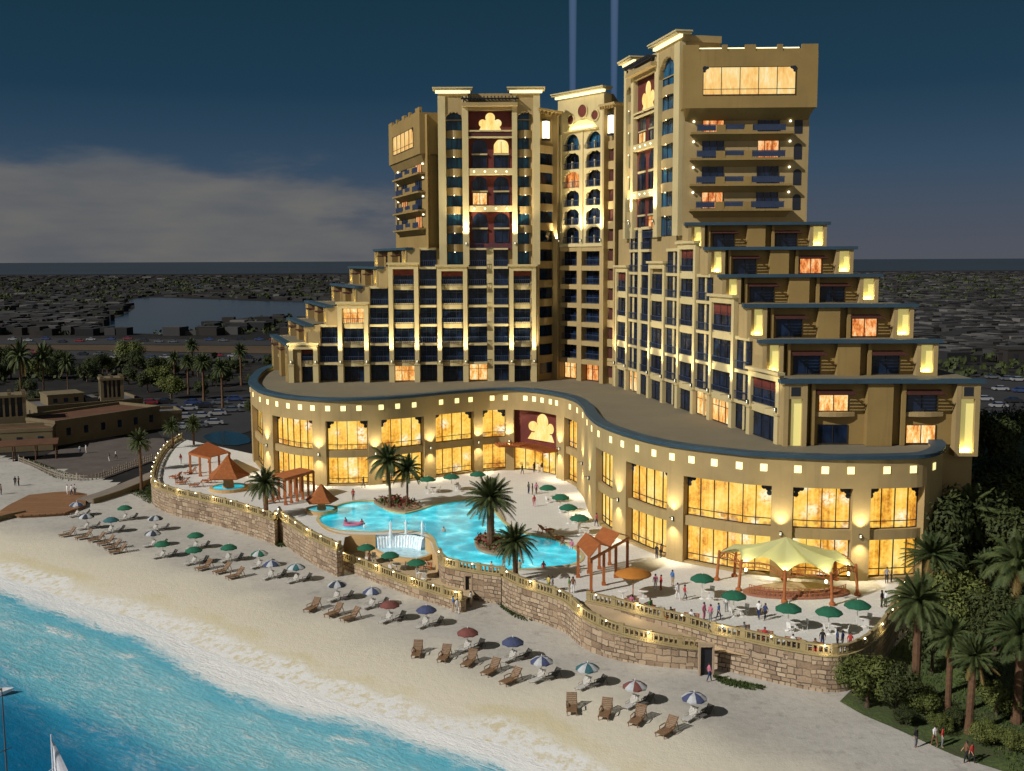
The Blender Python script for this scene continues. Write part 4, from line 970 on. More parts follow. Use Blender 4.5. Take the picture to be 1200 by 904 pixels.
def stone_wall(pts, zf, label, z0=-.4, thick=.7, lamps=5.2, off=0., rail=True, sample_lamp=None):
    C = Curve(pts, .8); root = thing('retaining_wall', label, 'stone wall', (pts[0][0], pts[0][1], 0), 'stone walls along the terrace', world=True)
    g = MB(); strip_z(g, C, 0, C.L, off - thick, off, zf, lambda q: z0, 0.0, 0, 1.0); g.build('wall_face', 'stone', root)
    g = MB(); strip_z(g, C, 0, C.L, off - thick - .06, off + .10, zf, .004, .16, 0, 1.0); g.build('coping', 'gilt', root)
    if rail:
        g = MB(); balustrade(g, C, .1, C.L - .2, lambda q: zf(q) + .16, off - .3); g.build('balustrade', 'gilt', root)
        q = 1.2
        while q < C.L - .5:
            p = C.pt(q, off - .02, zf(q) + .98); g = MB(); g.lathe([(0, -.08), (.05, -.07), (.08, 0), (.05, .07), (0, .09)], 8, 0, p); g.tube((p[0], p[1], p[2] - .3), (p[0], p[1], p[2] - .1), .04, .06, 6, 1)
            g.build('rail_lamp', ['bulb', 'dark'], root); q += lamps
            NWALL[0] += 1
            if NWALL[0] % 2 == 0:
                pt = C.pt(q - lamps, off + .35, zf(q) + .95); lamp('POINT', 'rail_light', pt, 45, parent=root, size=.12, color=(1, .84, .52))
    return C
flat = lambda z: (lambda q: z)
stone_wall(A3(lobe_px) + [at(326, 606, ZT)], flat(ZT), 'curved stone wall wrapping the small terrace with the two thatched fountains', lamps=4.2)
stone_wall([at(325, 603, ZT)] + A3(mid_px) + [at(402, 643, ZT)], flat(ZT), 'short stone wall below the second thatched fountain and palm', lamps=4.2)
stone_wall([at(513, 653, ZT)] + A3(pool_front_px), flat(ZT), 'stone wall under the front rim of the big pool', lamps=3.5)
# lower terrace in front of the cascade
ZL_ = 1.15
low_px = [(396, 655), (412, 661), (440, 672), (480, 687), (520, 700), (541, 706)]
lowC = stone_wall(A3(low_px, ZL_), flat(ZL_), 'low stone wall in front of the three green parasols and cascade', lamps=3.6)
g = MB(); lp = crom(A3(low_px, ZL_), 1)
back = [at(x, y, ZL_) for x, y in [(556, 697), (548, 680), (520, 664), (505, 645), (470, 632), (430, 632), (404, 640)]]
g.face([(p[0], p[1], ZL_) for p in lp] + [tuple(p) for p in back]); struct(g.build('lower_terrace', surf('tan_paving', (.46, .35, .21), .8, .15, .5)))
# ramp down to the beach gate
ramp_px = [(588, 677), (600, 684), (615, 690), (635, 696), (652, 702), (664, 708), (676, 720), (690, 730), (720, 743), (760, 753), (795, 759.5), (819, 762)]
ramp_z = [3.2, 3.2, 3.2, 3.2, 3.2, 3.1, 2.95, 2.8, 2.55, 2.25, 2.0, 1.9]
rp = [at(x, y, z) for (x, y), z in zip(ramp_px, ramp_z)]
_tmp = Curve(rp, .8); rs = [0]
for a, b_ in zip(rp, rp[1:]): rs.append(rs[-1] + (Vector(b_[:2]) - Vector(a[:2])).length)
def rz_(q):
    q *= rs[-1] / _tmp.L
    for k in range(len(rs) - 1):
        if q <= rs[k + 1]: return ramp_z[k] + (ramp_z[k + 1] - ramp_z[k]) * (q - rs[k]) / (rs[k + 1] - rs[k])
    return ramp_z[-1]
rampC = stone_wall(rp, rz_, 'long stone wall with lit ochre balustrade beside the sloping ramp', lamps=4.4)
upC = Curve(A3(upper_px), .8)
g = MB(); i0 = 0; n = 60                            # the ramp's sloping floor
for k in range(n):
    qa, qb = rampC.L * (.30 + .70 * k / n), rampC.L * (.30 + .70 * (k + 1) / n)
    def inner(q):
        f = (q / rampC.L - .30) / .70; uq = upC.find(832, ZT, 0, upC.L) if False else 0
        return f
    pa, pb = rampC.pt(qa, -.6, rz_(qa) - .03), rampC.pt(qb, -.6, rz_(qb) - .03)
    fa, fb = k / n, (k + 1) / n; Lu = upC.L * .37
    ia, ib = upC.pt(Lu * fa, .01, rz_(qa) - .03), upC.pt(Lu * fb, .01, rz_(qb) - .03)
    g.face([pa, pb, ib, ia])
struct(g.build('ramp', surf('ramp_paving', (.42, .31, .19), .85, .15, .5)))
stone_wall(A3(upper_px[:5]), flat(ZT), 'upper stone wall between the ramp and the dining terrace', lamps=5.0)
stone_wall(A3(upper_px[4:]), flat(ZT), 'tall stone wall rounding the outer end of the tented terrace', lamps=4.8)
# gateway in the wall; a dark board stands for the shade in its opening
def gate(px0, px1, py, z, h, label):
    a, b_ = at(px0, py, z), at(px1, py, z); F = Frame((a.x, a.y), (b_.x, b_.y)); root = thing('beach_gate', label, 'gate', (a.x, a.y, z), 'gates from the terrace to the beach', world=True)
    g = MB(); g.fbox(F, 0, F.L, -.5, -.38, z, z + h); g.build('gate_shade', 'dark', root)
    g = MB(); g.fbox(F, -.16, 0, -.6, -.1, z, z + h + .2); g.fbox(F, F.L, F.L + .16, -.6, -.1, z, z + h + .2); g.fbox(F, -.16, F.L + .16, -.62, -.08, z + h + .2, z + h + .45); g.build('gate_frame', 'stone', root)
gate(821, 835, 793, 0, 2.6, 'dark doorway in the stone wall at the foot of the ramp')
gate(545.5, 552, 704, 0, 2.6, 'narrow dark doorway in the wall below the pool')
# ------------------------------------------------------------------ the pool
pool = thing('swimming_pool', 'large turquoise free form swimming pool on the hotel terrace', 'swimming pool', (*(at(520, 630, ZT)[:2]), ZT), world=True)
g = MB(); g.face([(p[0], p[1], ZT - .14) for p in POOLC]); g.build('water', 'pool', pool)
PC = Curve([(p[0], p[1]) for p in POOLC] + [POOLC[0]], .7)
sgn = 1 if sum(a.x * b_.y - b_.x * a.y for a, b_ in zip(POOLC, POOLC[1:] + POOLC[:1])) > 0 else -1
g = MB(); n = len(POOLC)
for i in range(n):
    a, b_ = POOLC[i], POOLC[(i + 1) % n]; ta = (POOLC[(i + 1) % n] - POOLC[i - 1]).normalized(); tb = (POOLC[(i + 2) % n] - POOLC[i]).normalized()
    na, nb = Vector((ta.y, -ta.x)) * sgn, Vector((tb.y, -tb.x)) * sgn
    def q4(p, nrm): return [(p.x - nrm.x * .05, p.y - nrm.y * .05, ZT - .3), (p.x - nrm.x * .05, p.y - nrm.y * .05, ZT + .06), (p.x + nrm.x * .42, p.y + nrm.y * .42, ZT + .06), (p.x + nrm.x * .42, p.y + nrm.y * .42, ZT - .1)]
    A_, B_ = q4(a, na), q4(b_, nb)
    for k in range(3): g.face([A_[k], A_[k + 1], B_[k + 1], B_[k]])
g.build('pool_rim', 'trim', pool)
# tan curved wall below the rim, cascade and lower basin
wall_px = [(372, 612), (378, 619), (388, 624), (402, 627), (420, 628), (440, 628)]
wc = Curve(A3(wall_px), .6); g = MB(); wc.strip(g, 0, wc.L, -.4, 0, ZL_ - .4, ZT + .05); 
wall2 = [(498, 630), (506, 636), (509, 645), (514, 654), (524, 664)]
wc2 = Curve(A3(wall2), .6); wc2.strip(g, 0, wc2.L, -.4, 0, ZL_ - .4, ZT + .05); g.build('pool_wall', 'pooltile', pool)
cas_px = [(440, 627), (452, 625.6), (468, 625), (484, 626), (498, 629)]
cc = Curve(A3(cas_px), .4); g = MB(); 
for k in range(60):
    qa, qb = cc.L * k / 60, cc.L * (k + 1) / 60
    for z0, z1, oa, ob in ((ZL_ + .35, ZT - .3, .75, .45), (ZT - .3, ZT - .12, .45, .05)):
        j = .08 * math.sin(k * 1.7); j2 = .08 * math.sin((k + 1) * 1.7)
        g.face([cc.pt(qa, oa + j, z0), cc.pt(qb, oa + j2, z0), cc.pt(qb, ob + j2, z1), cc.pt(qa, ob + j, z1)])
g.build('cascade', 'fall', pool)
basin = crom([at(x, y, ZL_ + .4) for x, y in [(438, 634), (440, 643), (452, 650), (470, 654), (488, 655), (502, 651), (508, 644), (503, 635), (490, 631), (468, 629.5), (450, 630)]], .5, True)
g = MB(); g.face([(p.x, p.y, ZL_ + .4) for p in basin]); g.build('basin_water', surf('foaming_water', (.42, .66, .74), .2, .35, 1.6), pool)
g = MB(); n = len(basin)
for i in range(n):
    a, b_ = basin[i], basin[(i + 1) % n]; ce = sum(basin, Vector((0, 0))) / n
    oa, ob = a + (a - ce).normalized() * .45, b_ + (b_ - ce).normalized() * .45
    g.face([(a.x, a.y, ZL_ + .55), (b_.x, b_.y, ZL_ + .55), (ob.x, ob.y, ZL_ + .55), (oa.x, oa.y, ZL_ + .55)]); g.face([(oa.x, oa.y, ZL_ - .1), (ob.x, ob.y, ZL_ - .1), (ob.x, ob.y, ZL_ + .55), (oa.x, oa.y, ZL_ + .55)]); g.face([(a.x, a.y, ZL_ + .1), (b_.x, b_.y, ZL_ + .1), (b_.x, b_.y, ZL_ + .55), (a.x, a.y, ZL_ + .55)])
g.build('basin_rim', 'pooltile', pool)
for i, px in enumerate((458, 476, 495)):
    c = at(px, 641 if i != 1 else 640, ZL_ + .4); g = MB()
    g.lathe([(.45, 0), (.30, .5), (.20, 1.4), (.14, 2.4), (.16, 2.9), (.05, 3.4), (0, 3.5)], 9, 0, (c.x, c.y, c.z))
    for k in range(26):
        a_ = rnd.uniform(0, 6.28); r_ = rnd.uniform(.1, .5); z = rnd.uniform(.2, 3.0); p = Vector((c.x + r_ * math.cos(a_), c.y + r_ * math.sin(a_), c.z + z)); g.tube(p, p + Vector((.02, 0, .22)), .035, .015, 4)
    g.build('fountain_jet', 'fall', pool)
# planted island in the pool, and the bed the two tall palms grow in
for pts, lab in (([(556, 636), (560, 629), (578, 626), (600, 633), (604, 642), (598, 648), (580, 650), (562, 645)], 'planted island with red and green shrubs inside the big pool'),
                 ([(438, 588), (452, 584), (475, 586), (490, 591), (492, 596), (476, 600), (458, 598), (446, 594)], 'planting bed with red shrubs at the pool edge under the twin palms')):
    pl = crom(A3(pts), .5, True); ce = sum(pl, Vector((0, 0))) / len(pl)
    root = thing('planting_bed', lab, 'flower bed', (ce.x, ce.y, ZT - .2), 'planting beds by the pool', world=True)
    g = MB(); g.prism([(p.x, p.y) for p in pl], ZT - .3, ZT + .18); g.build('bed_kerb', surf('bed_stone', (.30, .22, .14), .9), root)
    g = MB()
    for k in range(520):
        a_ = rnd.choice(pl); f = rnd.uniform(0, .96); p = ce + (a_ - ce) * f; z = ZT + .18 + rnd.random() * .75 * (1 - f * .5); d1 = Vector((rnd.uniform(-1, 1), rnd.uniform(-1, 1), rnd.uniform(-.2, 1))).normalized() * .24; d2 = d1.orthogonal().normalized() * .13
        q = Vector((p.x, p.y, z)); g.face([q, q + d1 + d2, q + d1 * 1.7, q + d1 - d2], 0 if rnd.random() < .55 else 1)
    o = g.build('shrubs', [surf('red_shrub', (.20, .035, .025), .8, .4, 2), surf('green_shrub', (.05, .10, .025), .8, .4, 2)], root); o['kind'] = 'stuff'
# ------------------------------------------------------------------ parasols, tables, chairs
CLOTH = {k: surf('canvas_' + k, v, .85, .15, 2) for k, v in dict(green=(.018, .115, .062), navy=(.055, .068, .135), white=(.42, .43, .44), red=(.17, .06, .05), teal=(.035, .115, .13), orange=(.42, .16, .025), black=(.03, .04, .055)).items()}
def parasol_mesh(cols, r=1.25, h=2.35, drop=.5):
    g = MB(); n = 8; P_ = []
    for k in range(n * 2):
        w = math.pi * k / n; rr = r * (1 if k % 2 == 0 else .955); P_.append((rr * math.cos(w), rr * math.sin(w), h - drop - (0 if k % 2 == 0 else -.05)))
    for k in range(n * 2):
        a, b = P_[k], P_[(k + 1) % (2 * n)]; mi = ((k + 1) // 2) % 2 if len(cols) > 1 else 0
        ma = tuple(x * .55 for x in a[:2]) + (h - .14,); mb_ = tuple(x * .55 for x in b[:2]) + (h - .14,)
        g.face([(0, 0, h), ma, mb_], mi); g.face([ma, a, b, mb_], mi); g.face([a, b, (b[0], b[1], b[2] - .13), (a[0], a[1], a[2] - .13)], mi)
    return g
def make_parasol(name, label, cat, cols, group, r=1.25, h=2.35):
    t_ = thing(name, label, cat, (0, 0, 0), group)
    parasol_mesh(cols, r, h).build('canopy', [CLOTH[c] for c in cols], t_)
    g = MB(); g.tube((0, 0, 0), (0, 0, h + .1), .035, .03, 8); g.tube((0, 0, h + .05), (0, 0, h + .18), .05, .02, 8); g.build('pole', 'white', t_)
    g = MB(); g.lathe([(0, .10), (.10, .10), (.24, .05), (.28, 0)], 12); g.build('base_weight', 'white', t_)
    return t_
def make_table():
    t_ = thing('terrace_table', 'white round table', 'table'); g = MB(); g.lathe([(0, .75), (.46, .75), (.48, .73), (.46, .70), (0, .70)], 18); g.build('table_top', 'white', t_)
    g = MB(); g.tube((0, 0, .03), (0, 0, .71), .05, .05, 8); g.lathe([(0, .06), (.12, .05), (.3, 0)], 10); g.build('pedestal', 'white', t_); return t_
def make_chair():
    t_ = thing('terrace_chair', 'white chair', 'chair'); g = MB(); g.box(-.23, .23, -.23, .23, .42, .47); g.build('seat', 'white', t_)
    g = MB(); g.hexa([(-.23, .19, .47), (.23, .19, .47), (.23, .23, .47), (-.23, .23, .47), (-.21, .28, .92), (.21, .28, .92), (.21, .32, .92), (-.21, .32, .92)]); g.build('backrest', 'white', t_)
    for x in (-.2, .2):
        for y in (-.2, .2): g = MB(); g.tube((x, y, 0), (x, y, .42), .022, .022, 6); g.build('leg', 'white', t_)
    return t_
used = {}
def first_or_dup(key, maker, loc, rz, sc, label, group):
    if key not in used:
        o = maker(); used[key] = o; o.location = loc; o.rotation_euler = (0, 0, rz); o.scale = (sc,) * 3; o['label'] = label
        if group: o['group'] = group
        return o
    return dup(used[key], loc, rz, sc, label, group)
def table_set(c, lab, nchair=2, rot=0.):
    first_or_dup('table', make_table, (c.x + .75, c.y + .1, c.z), 0, 1.15, 'white table under the ' + lab, 'round tables under parasols')
    for k in range(nchair):
        a = rot + k * (2.6 if nchair == 2 else 2.1); x, y = c.x + .75 + .85 * math.cos(a), c.y + .1 + .85 * math.sin(a)
        first_or_dup('chair', make_chair, (x, y, c.z), a - math.pi / 2 + math.pi * 0, 1.1, 'white chair under the ' + lab, 'white chairs around the terrace tables')
def ground_under(px, py, ztop, z):               # stand a thing so that its top part is met at that pixel
    p = at(px, py, ztop); return Vector((p.x, p.y, z))
T = 2.15
rows = [([(501, 562), (529, 559), (560, 556)], '{} green parasol in the row behind the twin palms', ZT),
        ([(642, 572), (657, 583), (666, 595), (679, 607.5)], '{} green parasol in line from the hotel entrance', ZT),
        ([(429, 640), (457, 649), (488, 657.5)], '{} green parasol beside the cascade', ZL_),
        ([(823, 678), (860, 698), (924, 713), (971.5, 717), (1005, 709)], '{} green parasol around the tent', ZT)]
gi = 0
for pts, lab, z in rows:
    for i, (px, py) in enumerate(pts):
        c = ground_under(px, py, z + T, z); l = lab.format(ORD[i]); sc = 1.05 if z == ZT else .95
        first_or_dup('green', lambda: make_parasol('terrace_parasol', '', 'parasol', ['green'], '', 1.2, 2.5), c, rnd.uniform(0, .7), sc, l, 'green parasols on the terraces')
        table_set(c, l, 2, rnd.uniform(0, 6)); gi += 1
beach = [(146, 594, 'green'), (101, 604, 'black white'), (130, 608, 'teal'), (182, 606, 'white black'), (90, 590, 'white navy'), (179, 623.5, 'black white'), (190, 636, 'green'), (229, 626, 'green'), (227, 643, 'green'), (268, 640, 'green'), (304, 647, 'green white'),
         (318, 659, 'navy white'), (347, 663, 'teal white'), (395, 683, 'white black'), (436, 691, 'navy white'), (456.5, 706.7, 'red'), (499.5, 712.5, 'navy'), (548, 739, 'red'), (601, 750, 'navy'), (634.7, 772, 'navy white'), (688.5, 780, 'teal white'), (744, 801, 'red white'), (813.5, 814.7, 'navy white')]
beach.sort(key=lambda p: p[0])
words = {'black white': 'black and white', 'white black': 'pale grey and black', 'navy white': 'navy and white', 'teal white': 'teal and white', 'green white': 'green and white', 'red white': 'red and white'}
CH = {}
def make_sunbed(mat, name):
    """low slatted lounger, back raised; faces -y"""
    t_ = thing(name, '', 'deckchair'); s = .34
    g = MB()
    for k in range(9): y = -.78 + k * .13; g.box(-s, s, y, y + .10, .30, .335)
    g.build('seat', mat, t_)
    g = MB()
    for k in range(7):
        y, z = .40 + k * .085, .34 + k * .098; g.hexa([(-s, y, z), (s, y, z), (s, y + .03, z - .03), (-s, y + .03, z - .03), (-s, y + .055, z + .075), (s, y + .055, z + .075), (s, y + .085, z + .045), (-s, y + .085, z + .045)])
    g.build('backrest', mat, t_)
    g = MB()
    for x in (-s - .03, s - .01): g.box(x, x + .04, -.80, .46, .25, .31); g.hexa([(x, .40, .29), (x + .04, .40, .29), (x + .04, .46, .27), (x, .46, .27), (x, 1.02, 1.0), (x + .04, 1.02, 1.0), (x + .04, 1.07, .98), (x, 1.07, .98)])
    for x in (-s - .03, s - .01): g.hexa([(x, .80, .72), (x + .04, .80, .72), (x + .04, .84, .70), (x, .84, .70), (x, 1.06, .02), (x + .04, 1.06, .02), (x + .04, 1.11, .02), (x, 1.11, .02)][4:] + [(x, .80, .72), (x + .04, .80, .72), (x + .04, .84, .74), (x, .84, .74)])
    g.build('frame', mat, t_)
    for x in (-s, s - .05):
        for y in (-.72, .34): g = MB(); g.box(x, x + .05, y, y + .05, 0, .26); g.build('leg', mat, t_)
    for x in (-s - .06, s): g = MB(); g.box(x, x + .06, -.20, .52, .52, .56); g.box(x + .01, x + .05, -.18, -.13, .30, .52); g.build('armrest', mat, t_)
    return t_
MAT['deckwood'] = surf('weathered_teak', (.20, .115, .06), .8, .3, 3)
MAT['palecanvas'] = surf('pale_canvas', (.46, .44, .40), .8, .12, 2)
MAT['greywood'] = surf('grey_wood', (.10, .09, .08), .8, .25, 3)
for i, (px, py, cols) in enumerate(beach):
    c = ground_under(px, py, 2.0, .0); cl = cols.split(); col = words.get(cols, cols)
    lab = f'{col} beach parasol, {ORD[i]} along the beach from the wooden deck'
    first_or_dup('b' + cols, lambda: make_parasol('beach_parasol', '', 'parasol', cl, '', 1.08, 2.25), c, rnd.uniform(0, .8), 1.0, lab, 'parasols on the beach')
    lb = f'under the {ORD[i]} beach parasol from the wooden deck'
    first_or_dup('bed_w', lambda: make_sunbed('palecanvas', 'beach_lounger'), (c.x - .5, c.y - .5, 0), rnd.uniform(-.9, -.5), .95, 'white lounger ' + lb, 'white loungers under the beach parasols')
    first_or_dup('bed_g', lambda: make_sunbed('greywood', 'beach_chair'), (c.x + .95, c.y + .25, 0), rnd.uniform(-1.0, -.6), .85, 'dark wooden lounger ' + lb, 'dark loungers under the beach parasols')
def deckrow(pts, angs, text, grp):
    for i, (px, py) in enumerate(pts):
        c = at(px, py, 0); a = angs[0] + (angs[1] - angs[0]) * i / max(1, len(pts) - 1)
        first_or_dup('deck', lambda: make_sunbed('deckwood', 'deckchair'), c, a, 1.22, f'brown wooden deckchair, {ORD[i]} of {text}', grp)
deckrow([(78, 629), (97, 632), (112, 635), (123, 639), (131, 644), (137, 649)], (-.85, -.95), 'the six facing the surf near the wooden deck', 'deckchairs facing the surf')
deckrow([(238, 668), (259, 672), (274, 678)], (-.75, -.85), 'the three below the smaller thatched terrace', 'deckchairs facing the surf')
deckrow([(365, 716), (390, 722), (409, 727)], (-.45, -.8), 'the three below the cascade terrace', 'deckchairs facing the surf')
deckrow([(488.5, 769), (520, 774), (549, 780), (574, 790), (597, 801)], (-.05, -.75), 'the five in the middle of the beach', 'deckchairs facing the surf')
deckrow([(670, 834), (709, 840), (746, 848), (780, 861)], (-.05, -.7), 'the four nearest the ramp end of the beach', 'deckchairs facing the surf')
# loungers on the hotel terraces
for i, (px, py, a, what) in enumerate([(205, 561, -1.9, 'by the small terrace rail, first of four'), (213, 568, -1.6, 'by the small terrace rail, second of four'), (229, 571, -1.4, 'by the small terrace rail, third of four'), (243, 566, -1.9, 'by the small terrace rail, fourth of four'), (222, 556, -1.0, 'before the larger pergola'), (318, 590, -1.2, 'beside the palm and narrow pergola'), (641, 624, 2.2, 'at the shallow end of the big pool'), (653, 633, 2.0, 'on the poolside by the bathers')]):
    c = at(px, py, ZT); first_or_dup('tl', lambda: make_sunbed('wood', 'terrace_lounger'), c, a, 1.15, 'reddish wooden lounger ' + what, 'wooden loungers on the terraces')
# round orange sunshade by the pergola
c = ground_under(742, 671, ZT + 2.6, ZT)
t_ = thing('round_sunshade', 'large round orange sunshade beside the zigzag roofed pergola', 'sunshade', c)
g = MB(); g.lathe([(0, 3.0), (.9, 2.88), (1.85, 2.5), (1.9, 2.38), (1.75, 2.42)], 28); g.build('canopy', CLOTH['orange'], t_, True)
g = MB(); g.tube((0, 0, 0), (0, 0, 3.0), .06, .05, 10); g.build('pole', 'wood', t_)
for i in range(2):
    first_or_dup('table', make_table, (c.x + (-1.1 if i else 1.0), c.y - .6, ZT), 0, 1.15, ('first' if i else 'second') + ' white round table under the large orange sunshade', 'round tables under parasols')
# ------------------------------------------------------------------ pergolas
def slat_deck(g, A, B, C, D, n, z0, z1, th=.10):
    """parallel slats from edge A-B to edge D-C"""
    for k in range(n):
        f0, f1 = k / n, (k + .62) / n
        p, q, r_, s_ = A.lerp(B, f0), A.lerp(B, f1), D.lerp(C, f1), D.lerp(C, f0)
        g.hexa([tuple(x - Vector((0, 0, th))) for x in (p, q, r_, s_)] + [tuple(x) for x in (p, q, r_, s_)])
def pergola(label, P4, h, posts, solid, zig):
    """P4: plan corners"""
    c = sum(P4, Vector((0, 0))) / 4; root = thing('pergola', label, 'pergola', (c.x, c.y, ZT), 'timber pergolas on the terrace', world=True)
    a, b, c_, d = [Vector((p.x, p.y, ZT + h)) for p in P4]
    up = Vector((0, 0, 1)); m0, m1 = a.lerp(b, .5), d.lerp(c_, .5)
    g = MB()
    if zig:
        hi = .9
        for k in range(2):
            s0, s1 = k / 2, (k + 1) / 2; mid_ = (s0 + s1) / 2
            A1, A2, A3_ = a.lerp(b, s0), a.lerp(b, mid_) + up * hi, a.lerp(b, s1); D1, D2, D3 = d.lerp(c_, s0), d.lerp(c_, mid_) + up * hi, d.lerp(c_, s1)
            slat_deck(g, A1, A2, D2, D1, 22, 0, 0); slat_deck(g, A2, A3_, D3, D2, 22, 0, 0)
    else: slat_deck(g, a, b, c_, d, solid, 0, 0, .12)
    g.build('slatted_roof', 'wood', root)
    for p, q in ((a, b), (d, c_)): 
        g = MB(); dr = (q - p).normalized(); nn_ = Vector((dr.y, -dr.x, 0)) * .08
        g.hexa([tuple(x) for x in (p - nn_ - up * .42, q - nn_ - up * .42, q + nn_ - up * .42, p + nn_ - up * .42, p - nn_ - up * .14, q - nn_ - up * .14, q + nn_ - up * .14, p + nn_ - up * .14)])
        g.build('beam', 'wood', root)
    for p, q in ((a, b), (d, c_)):
        for k in range(posts):
            x = p.lerp(q, (k + .12) / (posts - .76)); g = MB(); g.prism([(x.x - .15, x.y - .15), (x.x + .15, x.y - .15), (x.x + .15, x.y + .15), (x.x - .15, x.y + .15)], ZT, ZT + h - .42); g.prism([(x.x - .22, x.y - .22), (x.x + .22, x.y - .22), (x.x + .22, x.y + .22), (x.x - .22, x.y + .22)], ZT, ZT + .3)
            g.build('post', 'wood', root)
V2 = lambda v: Vector((v.x, v.y))
pergola('timber pergola with a zigzag slatted roof beside the shallow end of the pool', [V2(at(*p, ZT + 3.9)) for p in ((691, 654), (737, 628), (716, 623), (676, 637))], 3.9, 4, 0, True)
pergola('narrow timber pergola with thin posts against the podium windows', [V2(at(*p, ZT + 3.9)) for p in ((333, 561), (368, 551), (352, 548), (319, 556))], 3.9, 6, 30, False)
pergola('timber pergola with a tan roof beside the larger thatched fountain', [V2(at(*p, ZT + 3.6)) for p in ((221, 530), (247, 536), (270, 530), (243, 518))], 3.6, 3, 40, False)
# ------------------------------------------------------------------ thatched fountains
for px, py, r_, lab in ((268, 574, 3.3, 'larger thatched mushroom fountain standing in a round blue basin'), (377, 600, 2.45, 'smaller thatched mushroom fountain beside the end of the big pool')):
    c = at(px, py, ZT); root = thing('thatched_fountain', lab, 'fountain', c, 'thatched fountains on the terrace'); k = r_ / 3.3
    g = MB(); g.lathe([(.95 * k, .1), (.75 * k, 1.3 * k), (.85 * k, 2.0 * k), (1.4 * k, 2.55 * k)], 18); g.build('stem', surf('ochre_stem', (.42, .19, .07), .8, .3, 2), root, True)
    g = MB(); g.lathe([(r_ * 1.0, 2.2 * k), (r_ * .66, 3.05 * k), (r_ * .34, 4.1 * k), (.12, 5.3 * k), (0, 5.35 * k)], 5); g.lathe([(r_, 2.2 * k), (r_ * .97, 2.02 * k), (.9 * k, 2.3 * k)], 5); o = g.build('thatch_roof', 'thatch', root); o.rotation_euler = (0, 0, .35)
    R_ = r_ * .74
    g = MB(); g.lathe([(R_ + .4, 0), (R_ + .4, .5), (R_, .5), (R_, .2)], 30); g.build('basin_rim', 'stone' if False else 'pooltile', root)
    g = MB(); g.lathe([(0, .36), (R_ + .01, .36)], 30); g.build('basin_water', 'pool', root)
# ------------------------------------------------------------------ the tent over the round stage
m, t, b = new_mat('tent_membrane'); MAT['tent'] = m
b.inputs['Base Color'].default_value = (.52, .53, .26, 1); b.inputs['Roughness'].default_value = .7
tr = N(t, 'ShaderNodeBsdfTranslucent'); tr.inputs[0].default_value = (.56, .56, .26, 1); mx = N(t, 'ShaderNodeMixShader'); mx.inputs[0].default_value = .42
t.links.new(b.outputs[0], mx.inputs[1]); t.links.new(tr.outputs[0], mx.inputs[2]); t.links.new([n for n in t.nodes if n.type == 'OUTPUT_MATERIAL'][0].inputs[0].links[0].from_node.outputs[0], mx.inputs[1]); t.links.new(mx.outputs[0], [n for n in t.nodes if n.type == 'OUTPUT_MATERIAL'][0].inputs[0])
TC = Vector(((928 - 600) / FPX * 109.4, 109.4)); 
posts = [at(*p, ZT + 3.1) for p in ((843, 648), (869, 659), (920, 671), (974, 674), (1003, 664))] 
posts += [Vector((35.0, 112.9, ZT + 3.1)), Vector((29.5, 112.8, ZT + 3.1)), Vector((24.6, 114.3, ZT + 3.1))]
tent = thing('tensile_tent', 'pale green peaked membrane tent on orange posts over a round stage', 'tent', (TC.x, TC.y, ZT), world=True)
g = MB(); nr, ns = 10, 12; rings = []; np_ = len(posts)
zp = 9.0
for j in range(nr + 1):
    f = j / nr; row = []
    for i in range(np_ * ns):
        k, w = divmod(i, ns); w /= ns; a, b_ = posts[k], posts[(k + 1) % np_]
        e_ = a.lerp(b_, w); bow = math.sin(math.pi * w); inward = (Vector((TC.x, TC.y, e_.z)) - e_) * .13 * bow; e_ = e_ + inward + Vector((0, 0, .95 * bow))
        top = Vector((TC.x, TC.y, zp)); p = top.lerp(e_, f); p.z = e_.z + (zp - e_.z) * (1 - f) ** 1.55
        row.append(len(g.v)); g.v.append(tuple(p))
    rings.append(row)
for j in range(nr):
    for i in range(np_ * ns):
        g.f.append((rings[j][i], rings[j][(i + 1) % (np_ * ns)], rings[j + 1][(i + 1) % (np_ * ns)], rings[j + 1][i])); g.m.append(0)
g.build('membrane', 'tent', tent, True)
for p in posts:
    q = Vector((p.x, p.y)) + (Vector((p.x, p.y)) - TC).normalized() * .25; g = MB(); g.tube((q.x, q.y, ZT), (p.x, p.y, p.z + .25), .17, .14, 10); g.lathe([(.34, 0), (.34, .25), (.2, .35)], 10, 0, (q.x, q.y, ZT)); g.build('post', 'wood', tent)
g = MB()                                            # curved timber trusses
for k in range(np_):
    a, b_ = posts[k], posts[(k + 1) % np_]; up_ = Vector((0, 0, 1)); pa = None
    for j in range(13):
        w = j / 12; e_ = a.lerp(b_, w) + up_ * (.55 * math.sin(math.pi * w) - .15); lo_ = e_ - up_ * .5
        if pa: g.tube(pa[0], e_, .06, .06, 5); g.tube(pa[1], lo_, .06, .06, 5)
        g.tube(e_, lo_, .04, .04, 4); pa = (e_, lo_)
g.build('truss', 'wood', tent)
for p in posts[1:5]:
    q = Vector((p.x, p.y)).lerp(TC, .10); g = MB(); g.lathe([(.05, 0), (.13, .05), (.13, .3), (.05, .35)], 8, 0, (q.x, q.y, p.z - 1.0)); g.build('tent_lamp', 'bulb', tent)
    lamp('SPOT', 'tent_light', (q.x, q.y, p.z - .6), 420, parent=tent, aim=(TC.x - q.x, TC.y - q.y, 5.5), angle=125, size=.15, color=(1, .93, .55))
stage = thing('round_stage', 'round stepped stage with red timber steps under the peaked tent', 'stage', (TC.x, TC.y - .8, ZT), world=True)
g = MB()
for k, (r_, h) in enumerate(((5.6, .22), (4.7, .44), (3.8, .66))): g.lathe([(r_, 0), (r_, h), (0, h)], 36, 0, (TC.x + 1.0, TC.y - .8, ZT), 1.0, .42)
